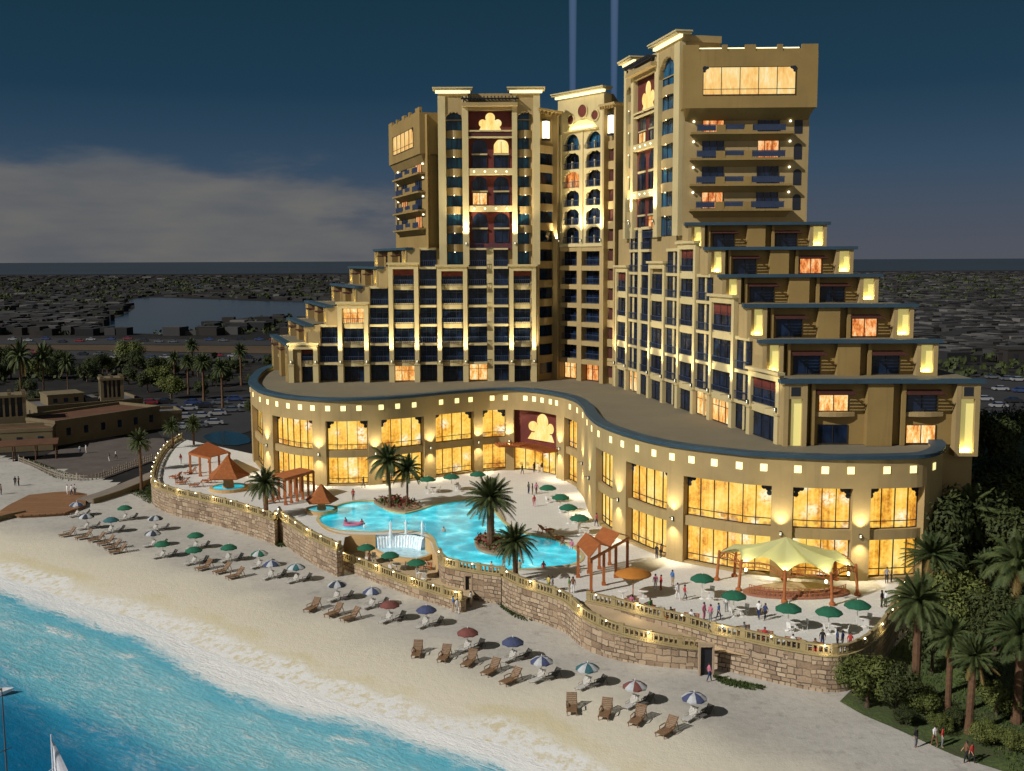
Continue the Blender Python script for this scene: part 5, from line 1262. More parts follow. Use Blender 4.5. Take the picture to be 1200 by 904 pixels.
g.build('steps', surf('red_timber', (.30, .13, .075), .7, .3, 2), stage)
g = MB(); g.lathe([(0, .67), (3.6, .67)], 36, 0, (TC.x + 1.0, TC.y - .8, ZT), 1.0, .42); g.build('stage_floor', surf('tan_boards', (.45, .32, .18), .7, .3, 2), stage)
g = MB()
for k in range(26):
    a_ = math.pi * (1.08 + .84 * k / 25) ; x, y = TC.x + 1.0 + 5.2 * math.cos(a_), TC.y - .8 + 5.2 * .42 * math.sin(a_); g.tube((x, y, ZT + .2), (x, y, ZT + 1.1), .035, .035, 5)
    if k: g.tube(pv, (x, y, ZT + 1.1), .04, .04, 5)
    pv = (x, y, ZT + 1.1)
g.build('stage_rail', 'wood', stage)
# ------------------------------------------------------------------ people
SK = [surf('skin_' + n, c, .6, .1) for n, c in (('tan', (.42, .24, .15)), ('fair', (.58, .38, .27)), ('dark', (.17, .09, .055)))]
DY = {k: surf('cloth_' + k, v, .85, .12, 3) for k, v in dict(white=(.68, .67, .65), black=(.018, .018, .022), navy=(.03, .045, .12), blue=(.06, .15, .38), red=(.42, .04, .035), pink=(.52, .16, .24), green=(.07, .20, .05), yellow=(.55, .42, .10), grey=(.20, .20, .21), brown=(.16, .08, .045), tan=(.42, .32, .20)).items()}
HAIR = surf('dark_hair', (.02, .014, .010), .6, .2)
def person_mesh(pose):
    hz = {'stand': .93, 'walk': .91, 'sit': .50, 'lean': .93}[pose]
    J = {'pel': (0, 0, hz, .135), 'sp': (0, 0, hz + .2, .125), 'ch': (0, 0, hz + .40, .145), 'nk': (0, 0, hz + .57, .055), 'hd': (0, -.02, hz + .68, .095), 'top': (0, -.01, hz + .78, .085), 'no': (0, -.085, hz + .67, .03)}
    for s, n in ((-1, 'l'), (1, 'r')):
        J['sh' + n] = (s * .18, 0, hz + .47, .062)
        sw = {'stand': .02, 'walk': .16 * s, 'sit': -.12, 'lean': -.05}[pose]
        J['el' + n] = (s * .245, sw * .5 + .03, hz + .20, .045); J['wr' + n] = (s * .25, sw - .08, hz - .03, .032); J['ha' + n] = (s * .245, sw - .12, hz - .12, .030)
        J['hp' + n] = (s * .085, 0, hz - .05, .10)
        if pose == 'sit': J['kn' + n] = (s * .12, -.44, .50, .068); J['an' + n] = (s * .12, -.46, .08, .045); J['to' + n] = (s * .13, -.62, .04, .038)
        else:
            st = {'stand': .02, 'walk': -.22 * s, 'lean': .06 * s}[pose]
            J['kn' + n] = (s * .095, st * .6 - .03, .49, .068); J['an' + n] = (s * .095, st + .02, .085, .045); J['to' + n] = (s * .11, st - .14, .04, .036)
    B = [('pel', 'sp', 1), ('sp', 'ch', 1), ('ch', 'nk', 1), ('nk', 'hd', 0), ('hd', 'top', 0), ('hd', 'no', 0)]
    for n in 'lr': B += [('ch', 'sh' + n, 1), ('sh' + n, 'el' + n, 1), ('el' + n, 'wr' + n, 0), ('wr' + n, 'ha' + n, 0), ('pel', 'hp' + n, 2), ('hp' + n, 'kn' + n, 2), ('kn' + n, 'an' + n, 2), ('an' + n, 'to' + n, 0)]
    ks = list(J); me = bpy.data.meshes.new('body_cage'); me.from_pydata([J[k][:3] for k in ks], [(ks.index(a), ks.index(b_)) for a, b_, _ in B], [])
    o = bpy.data.objects.new('body_cage', me); COL.objects.link(o); o.modifiers.new('s', 'SKIN')
    for i, k in enumerate(ks): me.skin_vertices[0].data[i].radius = (J[k][3],) * 2; me.skin_vertices[0].data[i].use_root = (k == 'pel')
    sb = o.modifiers.new('d', 'SUBSURF'); sb.levels = 1
    dg = bpy.context.evaluated_depsgraph_get(); dg.update(); nm = bpy.data.meshes.new_from_object(o.evaluated_get(dg)); bpy.data.objects.remove(o)
    for q in (SK[0], DY['white'], DY['navy']): nm.materials.append(q)
    segs = [(Vector(J[a][:3]), Vector(J[b_][:3]), mi, (J[a][3] + J[b_][3]) / 2) for a, b_, mi in B]
    for p in nm.polygons:
        best = 9; c = p.center
        for a, b_, mi, r_ in segs:
            ab = b_ - a; k = max(0, min(1, (c - a).dot(ab) / ab.length_squared)); d = (c - a - ab * k).length - r_
            if d < best: best, p.material_index = d, mi
        p.use_smooth = True
    hm = MB(); hm.lathe([(.098, -.05), (.104, .02), (.09, .08), (.05, .115), (0, .125)], 10); hme = bpy.data.meshes.new('hair')
    hme.from_pydata([(x, y + .012, z + hz + .69) for x, y, z in hm.v], [], hm.f); hme.materials.append(HAIR); hme.polygons.foreach_set('use_smooth', [True] * len(hme.polygons))
    return nm, hme
PM = {k: person_mesh(k) for k in ('stand', 'walk', 'sit', 'lean')}
def person(px, py, z, pose, top, bottom, label, face=None, group=None, skin=None, dz=0.):
    p = at(px, py, z); o = bpy.data.objects.new('person', PM[pose][0]); COL.objects.link(o); o.location = (p.x, p.y, z + dz); o.rotation_euler = (0, 0, rnd.uniform(0, 6.28) if face is None else face)
    s = rnd.uniform(.97, 1.06); o.scale = (s, s, s)
    mats = [SK[rnd.randrange(3)] if skin is None else SK[skin], DY[top] if top in DY else SK[1], DY[bottom] if bottom in DY else SK[1]]
    for i, q in enumerate(mats): o.material_slots[i].link = 'OBJECT'; o.material_slots[i].material = q
    h = bpy.data.objects.new('hair', PM[pose][1]); COL.objects.link(h); h.parent = o
    tag(o, label, 'person', group); return o
pe = 'people outside the hotel entrance'; pt_ = 'people on the dining terrace'; pr_ = 'people resting by the stone wall rail'; pb_ = 'people on the beach'; pp_ = 'bathers at the pool'
PEOPLE = [
 (612, 556, ZT, 'walk', 'black', 'black', 'person in black walking past the hotel entrance', pe), (626, 554, ZT, 'stand', 'black', 'black', 'person in black standing first in the entrance group', pe), (630.5, 554.5, ZT, 'stand', 'white', 'white', 'person in a white robe at the hotel entrance', pe), (635, 555, ZT, 'stand', 'black', 'white', 'person in black top and white trousers at the entrance', pe),
 (619.5, 579, ZT, 'stand', 'grey', 'navy', 'person in grey in the trio between entrance and pool', pe), (624, 580, ZT, 'stand', 'black', 'black', 'person in black in the trio between entrance and pool', pe), (628.5, 579, ZT, 'walk', 'pink', 'brown', 'person in a pink top in the trio near the entrance', pe), (626, 594, ZT, 'walk', 'red', 'pink', 'person in red strolling towards the pool bench', pe), (699, 617, ZT, 'walk', 'pink', 'navy', 'person in pink walking beside the podium pier', pe),
 (426, 572, ZT, 'walk', 'black', 'black', 'person in black walking below the lit podium windows', pe), (414, 587, ZT, 'stand', 'red', 'brown', 'person in red standing at the back edge of the pool', pp_),
 (769.5, 655, ZT, 'stand', 'black', 'black', 'person in black by the podium wall, one of a close pair', pt_), (774.5, 654, ZT, 'stand', 'brown', 'black', 'person in brown by the podium wall, one of a close pair', pt_),
 (643, 693, ZT, 'stand', 'yellow', 'green', 'person in a yellow top behind the wall, near the small palm', pt_), (647.5, 694, ZT, 'stand', 'grey', 'black', 'person in grey behind the wall, near the small palm', pt_), (667, 695, ZT, 'stand', 'green', 'tan', 'person in green beside the zigzag pergola', pt_), (671.5, 695.5, ZT, 'stand', 'brown', 'white', 'person in brown and white beside the zigzag pergola', pt_),
 (768, 692, ZT, 'stand', 'pink', 'white', 'person in pink and white beside the orange sunshade', pt_), (774.5, 692, ZT, 'stand', 'red', 'red', 'person in red chatting beside the orange sunshade', pt_), (788, 687, ZT, 'stand', 'blue', 'tan', 'person in a blue shirt and tan trousers near the orange sunshade', pt_), (794, 703, ZT, 'walk', 'white', 'white', 'person in white walking across the dining terrace', pt_), (802.5, 704, ZT, 'walk', 'red', 'grey', 'person in red and grey walking across the dining terrace', pt_),
 (825, 727, ZT, 'stand', 'pink', 'pink', 'person in pink standing by the rail, first of three', pt_), (832.5, 729, ZT, 'stand', 'pink', 'grey', 'person in pink top and grey trousers by the rail', pt_), (842, 727, ZT, 'walk', 'blue', 'navy', 'person in blue next to the pink pair by the rail', pt_), (851, 717, ZT, 'stand', 'white', 'grey', 'person in white beside the second tent parasol', pt_),
 (889, 725, ZT, 'walk', 'white', 'navy', 'person in white top and navy trousers before the tent', pt_), (896.5, 727, ZT, 'walk', 'navy', 'black', 'person in navy walking before the tent', pt_), (963.5, 760, ZT, 'stand', 'black', 'navy', 'person in black standing alone by the rounded rail', pt_), (981, 760, ZT, 'stand', 'navy', 'black', 'person in dark navy in the group at the terrace end', pt_), (987, 761, ZT, 'stand', 'navy', 'grey', 'person in navy and grey in the group at the terrace end', pt_), (996, 763, ZT, 'stand', 'red', 'black', 'person in red in the group at the terrace end', pt_),
 (1033, 712, ZT, 'stand', 'black', 'black', 'person in black beside the last tent parasol', pt_), (1037.5, 712, ZT, 'stand', 'white', 'black', 'person in white and black beside the last tent parasol', pt_), (1039, 684, ZT, 'stand', 'grey', 'black', 'person in grey before the last podium window', pt_), (1044.5, 683, ZT, 'stand', 'brown', 'black', 'person in brown before the last podium window', pt_),
 (591, 667.5, ZT, 'stand', 'skin', 'navy', 'bather with navy shorts wading, second at the front pool rim', pp_), (576, 666.5, ZT, 'stand', 'skin', 'red', 'bather with red shorts wading, first at the front pool rim', pp_), (609, 666, ZT, 'stand', 'tan', 'tan', 'bather in tan wading at the front pool rim', pp_), (637, 666, ZT, 'sit', 'red', 'red', 'person in red sitting on the front pool rim', pp_), (659, 637.5, ZT, 'sit', 'brown', 'tan', 'person in brown sitting at the far pool edge', pp_), (670, 641, ZT, 'sit', 'pink', 'white', 'person in pink sitting at the far pool edge', pp_), (520, 622, ZT, 'stand', 'skin', 'blue', 'swimmer alone in the middle of the big pool', pp_), (405, 611, ZT, 'stand', 'pink', 'red', 'swimmer in pink beside the float in the pool', pp_), (424, 612, ZT, 'stand', 'red', 'red', 'swimmer in red beside the float in the pool', pp_), (427, 617, ZT, 'stand', 'white', 'white', 'swimmer in white near the cascade', pp_),
 (740, 712, ZT, 'sit', 'pink', 'brown', 'person in pink sitting at the rail, first from the ramp', pr_), (762, 716, ZT, 'sit', 'green', 'red', 'person in green and red sitting at the upper rail', pr_), (786, 726, ZT, 'sit', 'black', 'black', 'person in black sitting at the upper rail', pr_), (810, 730, ZT, 'sit', 'white', 'red', 'person in white and red sitting at the upper rail', pr_), (872, 745, ZT, 'sit', 'grey', 'white', 'person in grey sitting at the rail above the tall wall', pr_), (896, 751, ZT, 'sit', 'red', 'red', 'person in red sitting at the rail above the tall wall', pr_), (929, 759, ZT, 'sit', 'white', 'brown', 'person in white and brown sitting at the rail', pr_), (955, 765, ZT, 'sit', 'brown', 'red', 'person in brown and red sitting near the rounded rail', pr_),
 (211, 566, ZT, 'sit', 'brown', 'black', 'person in brown sitting among the loungers of the small terrace', pr_), (212, 544, ZT, 'stand', 'red', 'white', 'person in red standing at the back of the small terrace', pr_),
 (433, 662, ZL_, 'stand', 'brown', 'brown', 'person in brown walking on the cascade terrace', pr_), (499, 668, ZL_, 'sit', 'skin', 'brown', 'bare chested person sitting beside the third cascade parasol', pr_),
 (552, 711, 0, 'stand', 'white', 'tan', 'person in white standing at the doorway below the pool', pb_), (531, 717, 0, 'lean', 'blue', 'tan', 'person in blue bending over on the sand, first of two', pb_), (536, 719, 0, 'walk', 'white', 'white', 'person in white walking on the sand beside the blue one', pb_), (831, 799, 0, 'walk', 'pink', 'navy', 'person in pink and navy walking out of the ramp doorway', pb_),
 (1073, 877, 0, 'stand', 'black', 'grey', 'person in black standing alone at the lawn edge', pb_), (1095, 875, 0, 'walk', 'white', 'brown', 'person in white and brown walking on the lawn edge', pb_), (1104, 876, 0, 'stand', 'red', 'grey', 'person in red and grey walking on the lawn edge', pb_), (1132, 894, 0, 'walk', 'brown', 'black', 'person in brown and black walking, nearest the corner of the lawn', pb_), (1138.5, 895, 0, 'walk', 'red', 'black', 'person in red and black walking at the lawn corner', pb_),
 (18, 570, 0, 'stand', 'black', 'black', 'person in black standing on the sand above the deck', pb_), (22, 570, 0, 'stand', 'grey', 'black', 'person in grey standing on the sand above the deck', pb_), (1.5, 580, 0, 'stand', 'brown', 'black', 'person in dark clothes at the very edge of the sand', pb_),
 (79, 580, .55, 'stand', 'white', 'white', 'person all in white on the wooden deck', pb_), (84, 580.5, .55, 'walk', 'white', 'navy', 'person in white and navy on the wooden deck', pb_), (88, 580, .55, 'stand', 'white', 'grey', 'person in white and grey on the wooden deck', pb_),
 (94, 532, .05, 'stand', 'white', 'blue', 'person in white and blue on the dark plaza', pb_), (101, 531, .05, 'stand', 'white', 'white', 'person in white on the dark plaza', pb_), (128, 541, .05, 'stand', 'grey', 'white', 'person in grey and white on the dark plaza', pb_), (136, 538, .05, 'walk', 'white', 'black', 'person in white and black on the dark plaza', pb_)]
SITS = []
for px, py, z, pose, top, bot, lab, grp in PEOPLE:
    dz = 0.; face = None
    if 'wading' in lab: dz = -.85
    if 'swimmer' in lab: dz = -1.25
    if pose == 'sit':
        face = rnd.uniform(-.5, .9)
        if 'pool rim' in lab: dz = -.44; face = math.pi
        elif 'pool edge' in lab: dz = -.44; face = -.4
        else: SITS.append((px, py, z, face, lab))
    person(px, py, z, pose, top, bot, lab, face, grp, 1 if top == 'skin' else None, dz)
def make_bench():
    t_ = thing('rail_bench', '', 'bench'); g = MB()
    for k in range(4): g.box(-.75, .75, -.22 + k * .11, -.13 + k * .11, .40, .44)
    g.build('seat', 'wood', t_); g = MB()
    for k in range(3): g.box(-.75, .75, .24, .28, .52 + k * .14, .62 + k * .14)
    g.build('backrest', 'wood', t_)
    for x in (-.68, .62): g = MB(); g.box(x, x + .06, -.2, .26, .36, .40); g.box(x, x + .06, -.2, -.14, 0, .36); g.box(x, x + .06, .20, .26, 0, .92); g.build('leg', 'wood', t_)
    return t_
for px, py, z, f, lab in SITS:
    p = at(px, py, z); w = lab.replace('person', 'low timber bench under the person', 1).split(' sitting')[0]
    first_or_dup('bench', make_bench, (p.x, p.y, z), f, 1.0, w + ' seated ' + lab.split('sitting ')[1], 'timber benches on the terraces')
# inflatable float in the pool
p = at(414, 614, ZT); fl = tag(bpy.data.objects.new('pool_float', None), 'pink inflatable float drifting in the big pool', 'float'); bpy.data.objects.remove(fl)
g = MB(); n = 20
for i in range(n):
    for j in range(8):
        q = []
        for a_, b_ in ((i, j), (i + 1, j), (i + 1, j + 1), (i, j + 1)): A_, B_ = 2 * math.pi * a_ / n, 2 * math.pi * b_ / 8; q.append(((.75 + .25 * math.cos(B_)) * math.cos(A_) * 1.4, (.75 + .25 * math.cos(B_)) * math.sin(A_), .2 * math.sin(B_)))
        g.face(q)
o = g.build('pool_float', DY['pink']); o.location = (p.x, p.y, ZT - .05); tag(o, 'pink inflatable ring float drifting in the big pool', 'float')
# ------------------------------------------------------------------ palms and trees
def leafmat(name, lo, hi, rough=.7):
    m, t, b = new_mat(name); oi = N(t, 'ShaderNodeObjectInfo'); v = coords(t); n1 = noise(t, v, .9, 3); n2 = noise(t, v, 6, 3)
    k = mth(t, 'ADD', mth(t, 'MULTIPLY', n1, .5), mth(t, 'ADD', mth(t, 'MULTIPLY', n2, .4), mth(t, 'MULTIPLY', oi.outputs['Random'], .12)))
    t.links.new(cramp(t, k, [(.32, lo), (.68, hi)]), b.inputs['Base Color']); b.inputs['Roughness'].default_value = rough; b.inputs['Specular IOR Level'].default_value = .25; return m
MAT['frond'] = leafmat('palm_frond', (.018, .034, .008), (.085, .105, .034)); MAT['frond_dry'] = leafmat('dry_frond', (.11, .075, .02), (.22, .15, .05))
MAT['bark'] = surf('palm_bark', (.12, .065, .035), .95, .4, 3, bmp=.6); MAT['leaf'] = leafmat('broad_leaf', (.014, .022, .006), (.060, .074, .020)); MAT['leaf_lit'] = leafmat('sunlit_leaf', (.045, .062, .012), (.145, .160, .040)); MAT['trunk'] = surf('tree_bark', (.09, .06, .04), .95, .35, 3, bmp=.5)  # leaf_lit is a paler copy of leaf, sunlight on foliage put into the colour
def palm_mesh(rad, nf, droop, leaflet, seed, thick, stiff=1.):
    r = random.Random(seed); g = MB()
    for f in range(nf):
        az = f * 2.39996 + r.uniform(-.2, .2); el = R(80) - (f / nf) ** .85 * R(112) + r.uniform(-.1, .1); L = rad * r.uniform(.85, 1.1) * (1 - .25 * (1 - f / nf))
        p = Vector((0, 0, 0)); d = Vector((math.cos(az) * math.cos(el), math.sin(az) * math.cos(el), math.sin(el))); side = Vector((-math.sin(az), math.cos(az), 0)); ns = 12; mi = 1 if f > nf * .9 and r.random() < .6 else 0
        pts = []
        for s in range(ns + 1):
            pts.append((p.copy(), d.copy())); p += d * (L / ns); d = (d + Vector((0, 0, -droop * (s + 1) / ns * (.35 + .65 * math.cos(max(el, 0)))))).normalized()
        for (a, da), (b_, db) in zip(pts, pts[1:]):
            w = .035 * rad / 3; g.face([a - side * w, a + side * w, b_ + side * w * .7, b_ - side * w * .7], mi)
        for s in range(1, ns + 1):
            for sub in (0., .33, .67):
                a, da = pts[s - 1]; b_, db = pts[s]; q = a.lerp(b_, sub); dd = da; f_ = (s - 1 + sub) / ns; ll = leaflet * math.sin(math.pi * min(1, .12 + f_ * .88)) ** .6 * r.uniform(.85, 1.15)
                nrm = side.cross(dd).normalized()
                for sg in (-1, 1):
                    tip = q + (side * sg * .80 + dd * .62 + nrm * (.22 * stiff) + Vector((0, 0, -.28 / stiff))) * ll; w = thick * (.7 + .3 * r.random())
                    g.face([q - dd * w, q + dd * w, tip + dd * w * .15], mi)
    return g
def make_palm(name, h, rad, nf, droop, leaflet, tr, seed, thick=.10, bulb=True, stiff=1.):
    t_ = thing(name, '', 'palm tree'); r = random.Random(seed); g = MB(); pts = []; rr = []; n = 18; bend = (r.uniform(-.12, .12) * h * .35, r.uniform(-.1, .1) * h * .3)
    for k in range(n + 1):
        f = k / n; pts.append((bend[0] * f * f, bend[1] * f * f, f * h)); rr.append(tr * (1.35 - .35 * min(1, f * 5)) * (1 + .07 * (k % 2)) * (1 if f < .86 or not bulb else 1.18))
    g.path(pts, rr, 9); g.build('trunk', 'bark', t_)
    o = palm_mesh(rad, nf, droop, leaflet, seed, thick, stiff).build('crown', ['frond', 'frond_dry'], t_); o.location = (bend[0], bend[1], h)
    return t_
PALMS = {
 'date': lambda: make_palm('date_palm', 5.6, 3.7, 84, .15, .60, .42, 3, .06, True, 1.3),
 'date_small': lambda: make_palm('date_palm', 4.3, 3.1, 60, .24, .52, .30, 5, .055),
 'coco': lambda: make_palm('coconut_palm', 6.2, 3.5, 34, .30, .72, .17, 8, .075, False, .8),
 'tall': lambda: make_palm('date_palm', 8.4, 3.1, 62, .20, .55, .30, 11, .055),
 'fan': lambda: make_palm('date_palm', 7.0, 2.7, 76, .11, .46, .34, 14, .05, True, 1.5)}
def put_palm(kind, base, crown_py, label, group, z, rz=None, wide=1.):
    c = at(base[0], base[1], z); D_ = (c - Vector((0, 0, CAMZ))).dot(_f); h = (base[1] - crown_py) * D_ / FPX; ref = {'date': 5.6, 'date_small': 4.3, 'coco': 6.2, 'tall': 8.4, 'fan': 7.0}[kind]; s = h / ref
    o = first_or_dup('palm' + kind, PALMS[kind], c, rnd.uniform(0, 6) if rz is None else rz, 1., label, group); o.scale = (s * wide, s * wide, s); return o
gp = 'palms on the hotel terrace'
put_palm('date', (575, 641), 583, 'tall bushy date palm on the planted island in the pool', gp, ZT)
put_palm('date_small', (604, 680), 634, 'smaller date palm growing behind the wall by the front pool rim', gp, ZT)
put_palm('coco', (457.5, 595), 540, 'taller slender coconut palm of the pair in the poolside bed', gp, ZT, 1.0)
put_palm('coco', (477.5, 594), 549, 'shorter slender coconut palm of the pair in the poolside bed', gp, ZT, 3.1)
put_palm('date_small', (312, 606), 566, 'date palm growing at the junction of the two stone walls', gp, ZT)
gr_ = 'palms of the dark grove beside the hotel'
for k, b_, cy, l, w in (('fan', (1088, 735), 646, 'large dark date palm close to the podium corner', 1.15), ('tall', (1072, 826), 700, 'drooping date palm behind the olive bush', 1.05), ('tall', (1110, 842), 743, 'date palm on a pale trunk over the lawn', .98), ('fan', (1135, 860), 765, 'date palm on a thin dark trunk, lowest on the lawn', .9), ('tall', (1191, 848), 738, 'broad date palm at the lawn edge of the picture', 1.2),
                   ('tall', (1153, 730), 660, 'date palm deep in the grove behind the lawn', .95), ('coco', (1185, 745), 655, 'slender palm leaning at the far side of the grove', 1.0), ('coco', (1128, 690), 600, 'slender palm rising behind the large dark date palm', 1.0)):
    put_palm(k, b_, cy, l, gr_, 0, None, w)
gl_ = 'dark palms inland of the beach'
for i, (k, b_, cy, l) in enumerate((('tall', (166, 574), 517, 'tall dark palm on the grass beside the small terrace'), ('tall', (203, 545), 500, 'dark palm just behind the small terrace rail'), ('tall', (228, 541), 497, 'second dark palm behind the small terrace rail'),
    ('tall', (221, 462), 424, 'palm standing alone in the dark car park'), ('tall', (239, 470), 425, 'palm between rows of parked cars, tallest there'), ('tall', (261, 478), 432, 'palm at the hotel side of the car park'), ('tall', (205, 455), 420, 'palm behind the wind tower in the car park'), ('tall', (283, 452), 412, 'palm beside the podium end in the car park'), ('coco', (52, 470), 420, 'palm rising over the dark trees behind the wind towers'), ('coco', (25, 472), 418, 'palm nearest the picture edge above the wind towers'), ('tall', (226, 440), 405, 'palm furthest back in the car park'), ('coco', (80, 462), 426, 'palm over the flat roofs'))):
    put_palm(k, b_, cy, l, gl_, 0, None, .62 if k == 'coco' else .8)
def make_tree(name, seed, mat, H=6., Rr=3.2, nl=5200, leaf=.21, trunk=True):
    t_ = thing(name, '', 'tree'); r = random.Random(seed); cl = []
    for k in range(16):
        a_ = r.uniform(0, 6.28); q = r.uniform(.15, .95) ** .7; cl.append((Vector((Rr * .72 * q * math.cos(a_), Rr * .72 * q * math.sin(a_), H * r.uniform(.42, .88) - q * .1 * H)), Rr * r.uniform(.28, .48)))
    g = MB()
    for k in range(nl):
        c, cr_ = r.choice(cl); d = Vector((r.gauss(0, 1), r.gauss(0, 1), r.gauss(0, 1))).normalized(); p = c + d * cr_ * r.uniform(.55, 1.08) * (1 + .15 * math.sin(d.x * 7 + c.x)); p.z = max(p.z, .1)
        n_ = (d + Vector((r.uniform(-.7, .7), r.uniform(-.7, .7), r.uniform(-.3, .9)))).normalized(); a = n_.orthogonal().normalized(); a.rotate(Matrix.Rotation(r.uniform(0, 6.28), 3, n_)); b_ = n_.cross(a); s = leaf * r.uniform(.6, 1.3)
        g.face([p - a * s, p + b_ * s * .42, p + a * s, p - b_ * s * .42])
    g.build('crown', mat, t_)
    g = MB(); g.path([(0, 0, 0), (.05, 0, H * .2), (.1, .05, H * .42), (.0, .0, H * .6)], [.22, .17, .13, .05], 8)
    for c, cr_ in cl[:9]: g.path([(.07, .03, H * .3), tuple(Vector((.07, .03, H * .35)).lerp(c, .5) + Vector((0, 0, .1))), tuple(c)], [.09, .06, .025], 5)
    g.build('trunk', 'trunk', t_); return t_
TREES = {'dark1': lambda: make_tree('leafy_tree', 1, 'leaf'), 'dark2': lambda: make_tree('leafy_tree', 2, 'leaf', 7., 2.9), 'olive': lambda: make_tree('sunlit_tree', 3, 'leaf_lit', 4.6, 2.9, 5600, .17)}
def put_tree(kind, px, base_py, top_py, label, group, w=1., z=0.):
    c = at(px, base_py, z); D_ = (c - Vector((0, 0, CAMZ))).dot(_f); h = (base_py - top_py) * D_ / FPX / {'dark1': 5.9, 'dark2': 6.8, 'olive': 4.5}[kind]
    o = first_or_dup('tree' + kind, TREES[kind], c, rnd.uniform(0, 6), 1., label, group); o.scale = (h * w, h * w, h); return o
gt = 'trees of the dark grove beside the hotel'
for k, px, b_, tp, w, l in (('olive', 1016, 830, 770, 1.0, 'olive green bush at the foot of the rounded stone wall'), ('dark1', 1050, 838, 778, 1.0, 'dark shrub beside the olive green bush'), ('olive', 1106, 742, 668, 1.0, 'olive green tree just behind the drooping date palm'), ('dark2', 1112, 700, 560, .85, 'tall dark tree touching the podium corner'), ('dark2', 1148, 690, 565, .9, 'tall dark tree, second from the podium corner'), ('dark1', 1185, 700, 590, .9, 'tall dark tree at the far edge of the grove'), ('dark1', 1165, 770, 690, 1., 'leafy tree behind the lawn palms'), ('olive', 1192, 640, 560, 1.1, 'pale leafy tree high at the grove edge'), ('dark1', 1130, 640, 545, 1., 'dark tree below the hotel pylon'), ('dark1', 1170, 620, 530, 1., 'dark tree beyond the grove, under the parked cars'), ('dark2', 1092, 790, 715, .9, 'dark bushy tree beside the pale trunked palm'), ('dark1', 1160, 560, 478, .9, 'dark tree beside the road past the hotel'), ('dark2', 1190, 540, 468, .9, 'dark tree by the road at the picture edge')):
    put_tree(k, px, b_, tp, l, gt, w)
for i, (px, b_, tp) in enumerate(((1062, 850, 826), (1084, 838, 806), (1100, 860, 838), (1122, 852, 828), (1150, 872, 846), (1168, 838, 800), (1150, 815, 772), (1182, 880, 856))):
    put_tree('olive' if i % 3 else 'dark1', px, b_, tp, f'low garden shrub on the lawn, {ORD[i]} from the stone wall', 'low shrubs on the lawn', 1.25)
# trees inland on the other side
gt2 = 'dark trees around the car park and low buildings'
r2 = random.Random(21); spots = []
for k in range(46):
    px, py = r2.uniform(-10, 322), r2.uniform(440, 497)
    if 60 < px < 165 and py > 455 or (px < 40 and py > 470): py = r2.uniform(428, 448)
    if 150 < px < 290 and py > 470: px = r2.uniform(-5, 330); py = r2.uniform(424, 446)
    spots.append((px, py))
spots.sort(key=lambda s: s[1])
for i, (px, py) in enumerate(spots):
    put_tree(('dark1', 'dark2', 'olive')[r2.choice((0, 0, 1, 1, 2))], px, py, py - r2.uniform(16, 30), f'dark leafy tree inland of the beach, {ORD[i] if i < len(ORD) else "forty " + ORD[i - 40] if i > 39 else "fortieth"} counting from the far road', gt2, r2.uniform(.9, 1.25))
# lawn
m, t, b = new_mat('lawn_grass'); MAT['lawn'] = m
v = coords(t); n1 = noise(t, v, .18, 5, .6); n2 = noise(t, v, 3, 4, .7); k = mth(t, 'ADD', mth(t, 'MULTIPLY', n1, .6), mth(t, 'MULTIPLY', n2, .4))
t.links.new(cramp(t, k, [(.36, (.075, .060, .026)), (.48, (.045, .070, .016)), (.62, (.105, .145, .032))]), b.inputs['Base Color']); b.inputs['Roughness'].default_value = .95; bump(t, b, n2, .8, .2)
g = MB(); pl = crom([at(*p, .05) for p in ((984, 822), (1012, 838), (1045, 852), (1080, 868), (1120, 886), (1160, 899), (1210, 915), (1300, 945))], 1); pts = [(p.x, p.y, .05) for p in pl] + [(150, 80, .05), (150, 240, .05), (60, 240, .05), (52, 150, .05), (50, 121, .05), (46, 112, .05), (41, 106, .05)]
g.face(pts); struct(g.build('lawn', 'lawn'))
g = MB(); r = random.Random(4)
for k in range(9000):
    f = r.random() ** .7; p = pl[r.randrange(len(pl))]; q = Vector((p.x + r.uniform(0, 26) * f, p.y + r.uniform(0, 34) * f + r.uniform(-.3, .3))); h = r.uniform(.12, .34); a_ = r.uniform(0, 6.28); w = Vector((math.cos(a_), math.sin(a_))) * .07; ln = (r.uniform(-.12, .12), r.uniform(-.12, .12))
    if q.x < 37: continue
    g.face([(q.x - w.x, q.y - w.y, .04), (q.x + w.x, q.y + w.y, .04), (q.x + ln[0], q.y + ln[1], .05 + h)])
o = struct(g.build('grass', leafmat('grass_blade', (.03, .05, .01), (.08, .11, .03))), 'stuff')
for pts, nm in (([(583, 708), (596, 705), (612, 714), (628, 724), (618, 728), (600, 722)], 'grass_patch'), ([(836, 793), (856, 797), (880, 802), (897, 806), (885, 809), (850, 803)], 'grass_patch'), ([(322, 634), (332, 634), (338, 640), (326, 641)], 'grass_patch'), ([(145, 574), (178, 566), (178, 590), (160, 582)], 'grass_patch'), ([(20, 534), (60, 548), (95, 562), (70, 562), (40, 548)], 'grass_patch')):
    pl2 = crom([at(*p, 0) for p in pts], .4, True); ce = sum(pl2, Vector((0, 0))) / len(pl2); g = MB(); r = random.Random(9)
    for k in range(1100):
        p = ce + (pl2[r.randrange(len(pl2))] - ce) * r.random() ** .55; h = r.uniform(.08, .28); a_ = r.uniform(0, 6.28); w = Vector((math.cos(a_), math.sin(a_))) * .10; g.face([(p.x - w.x, p.y - w.y, -.03), (p.x + w.x, p.y + w.y, -.03), (p.x + r.uniform(-.1, .1), p.y + r.uniform(-.1, .1), h)])
    struct(g.build(nm, [n for n in bpy.data.materials if n.name == 'grass_blade'][0]), 'stuff')
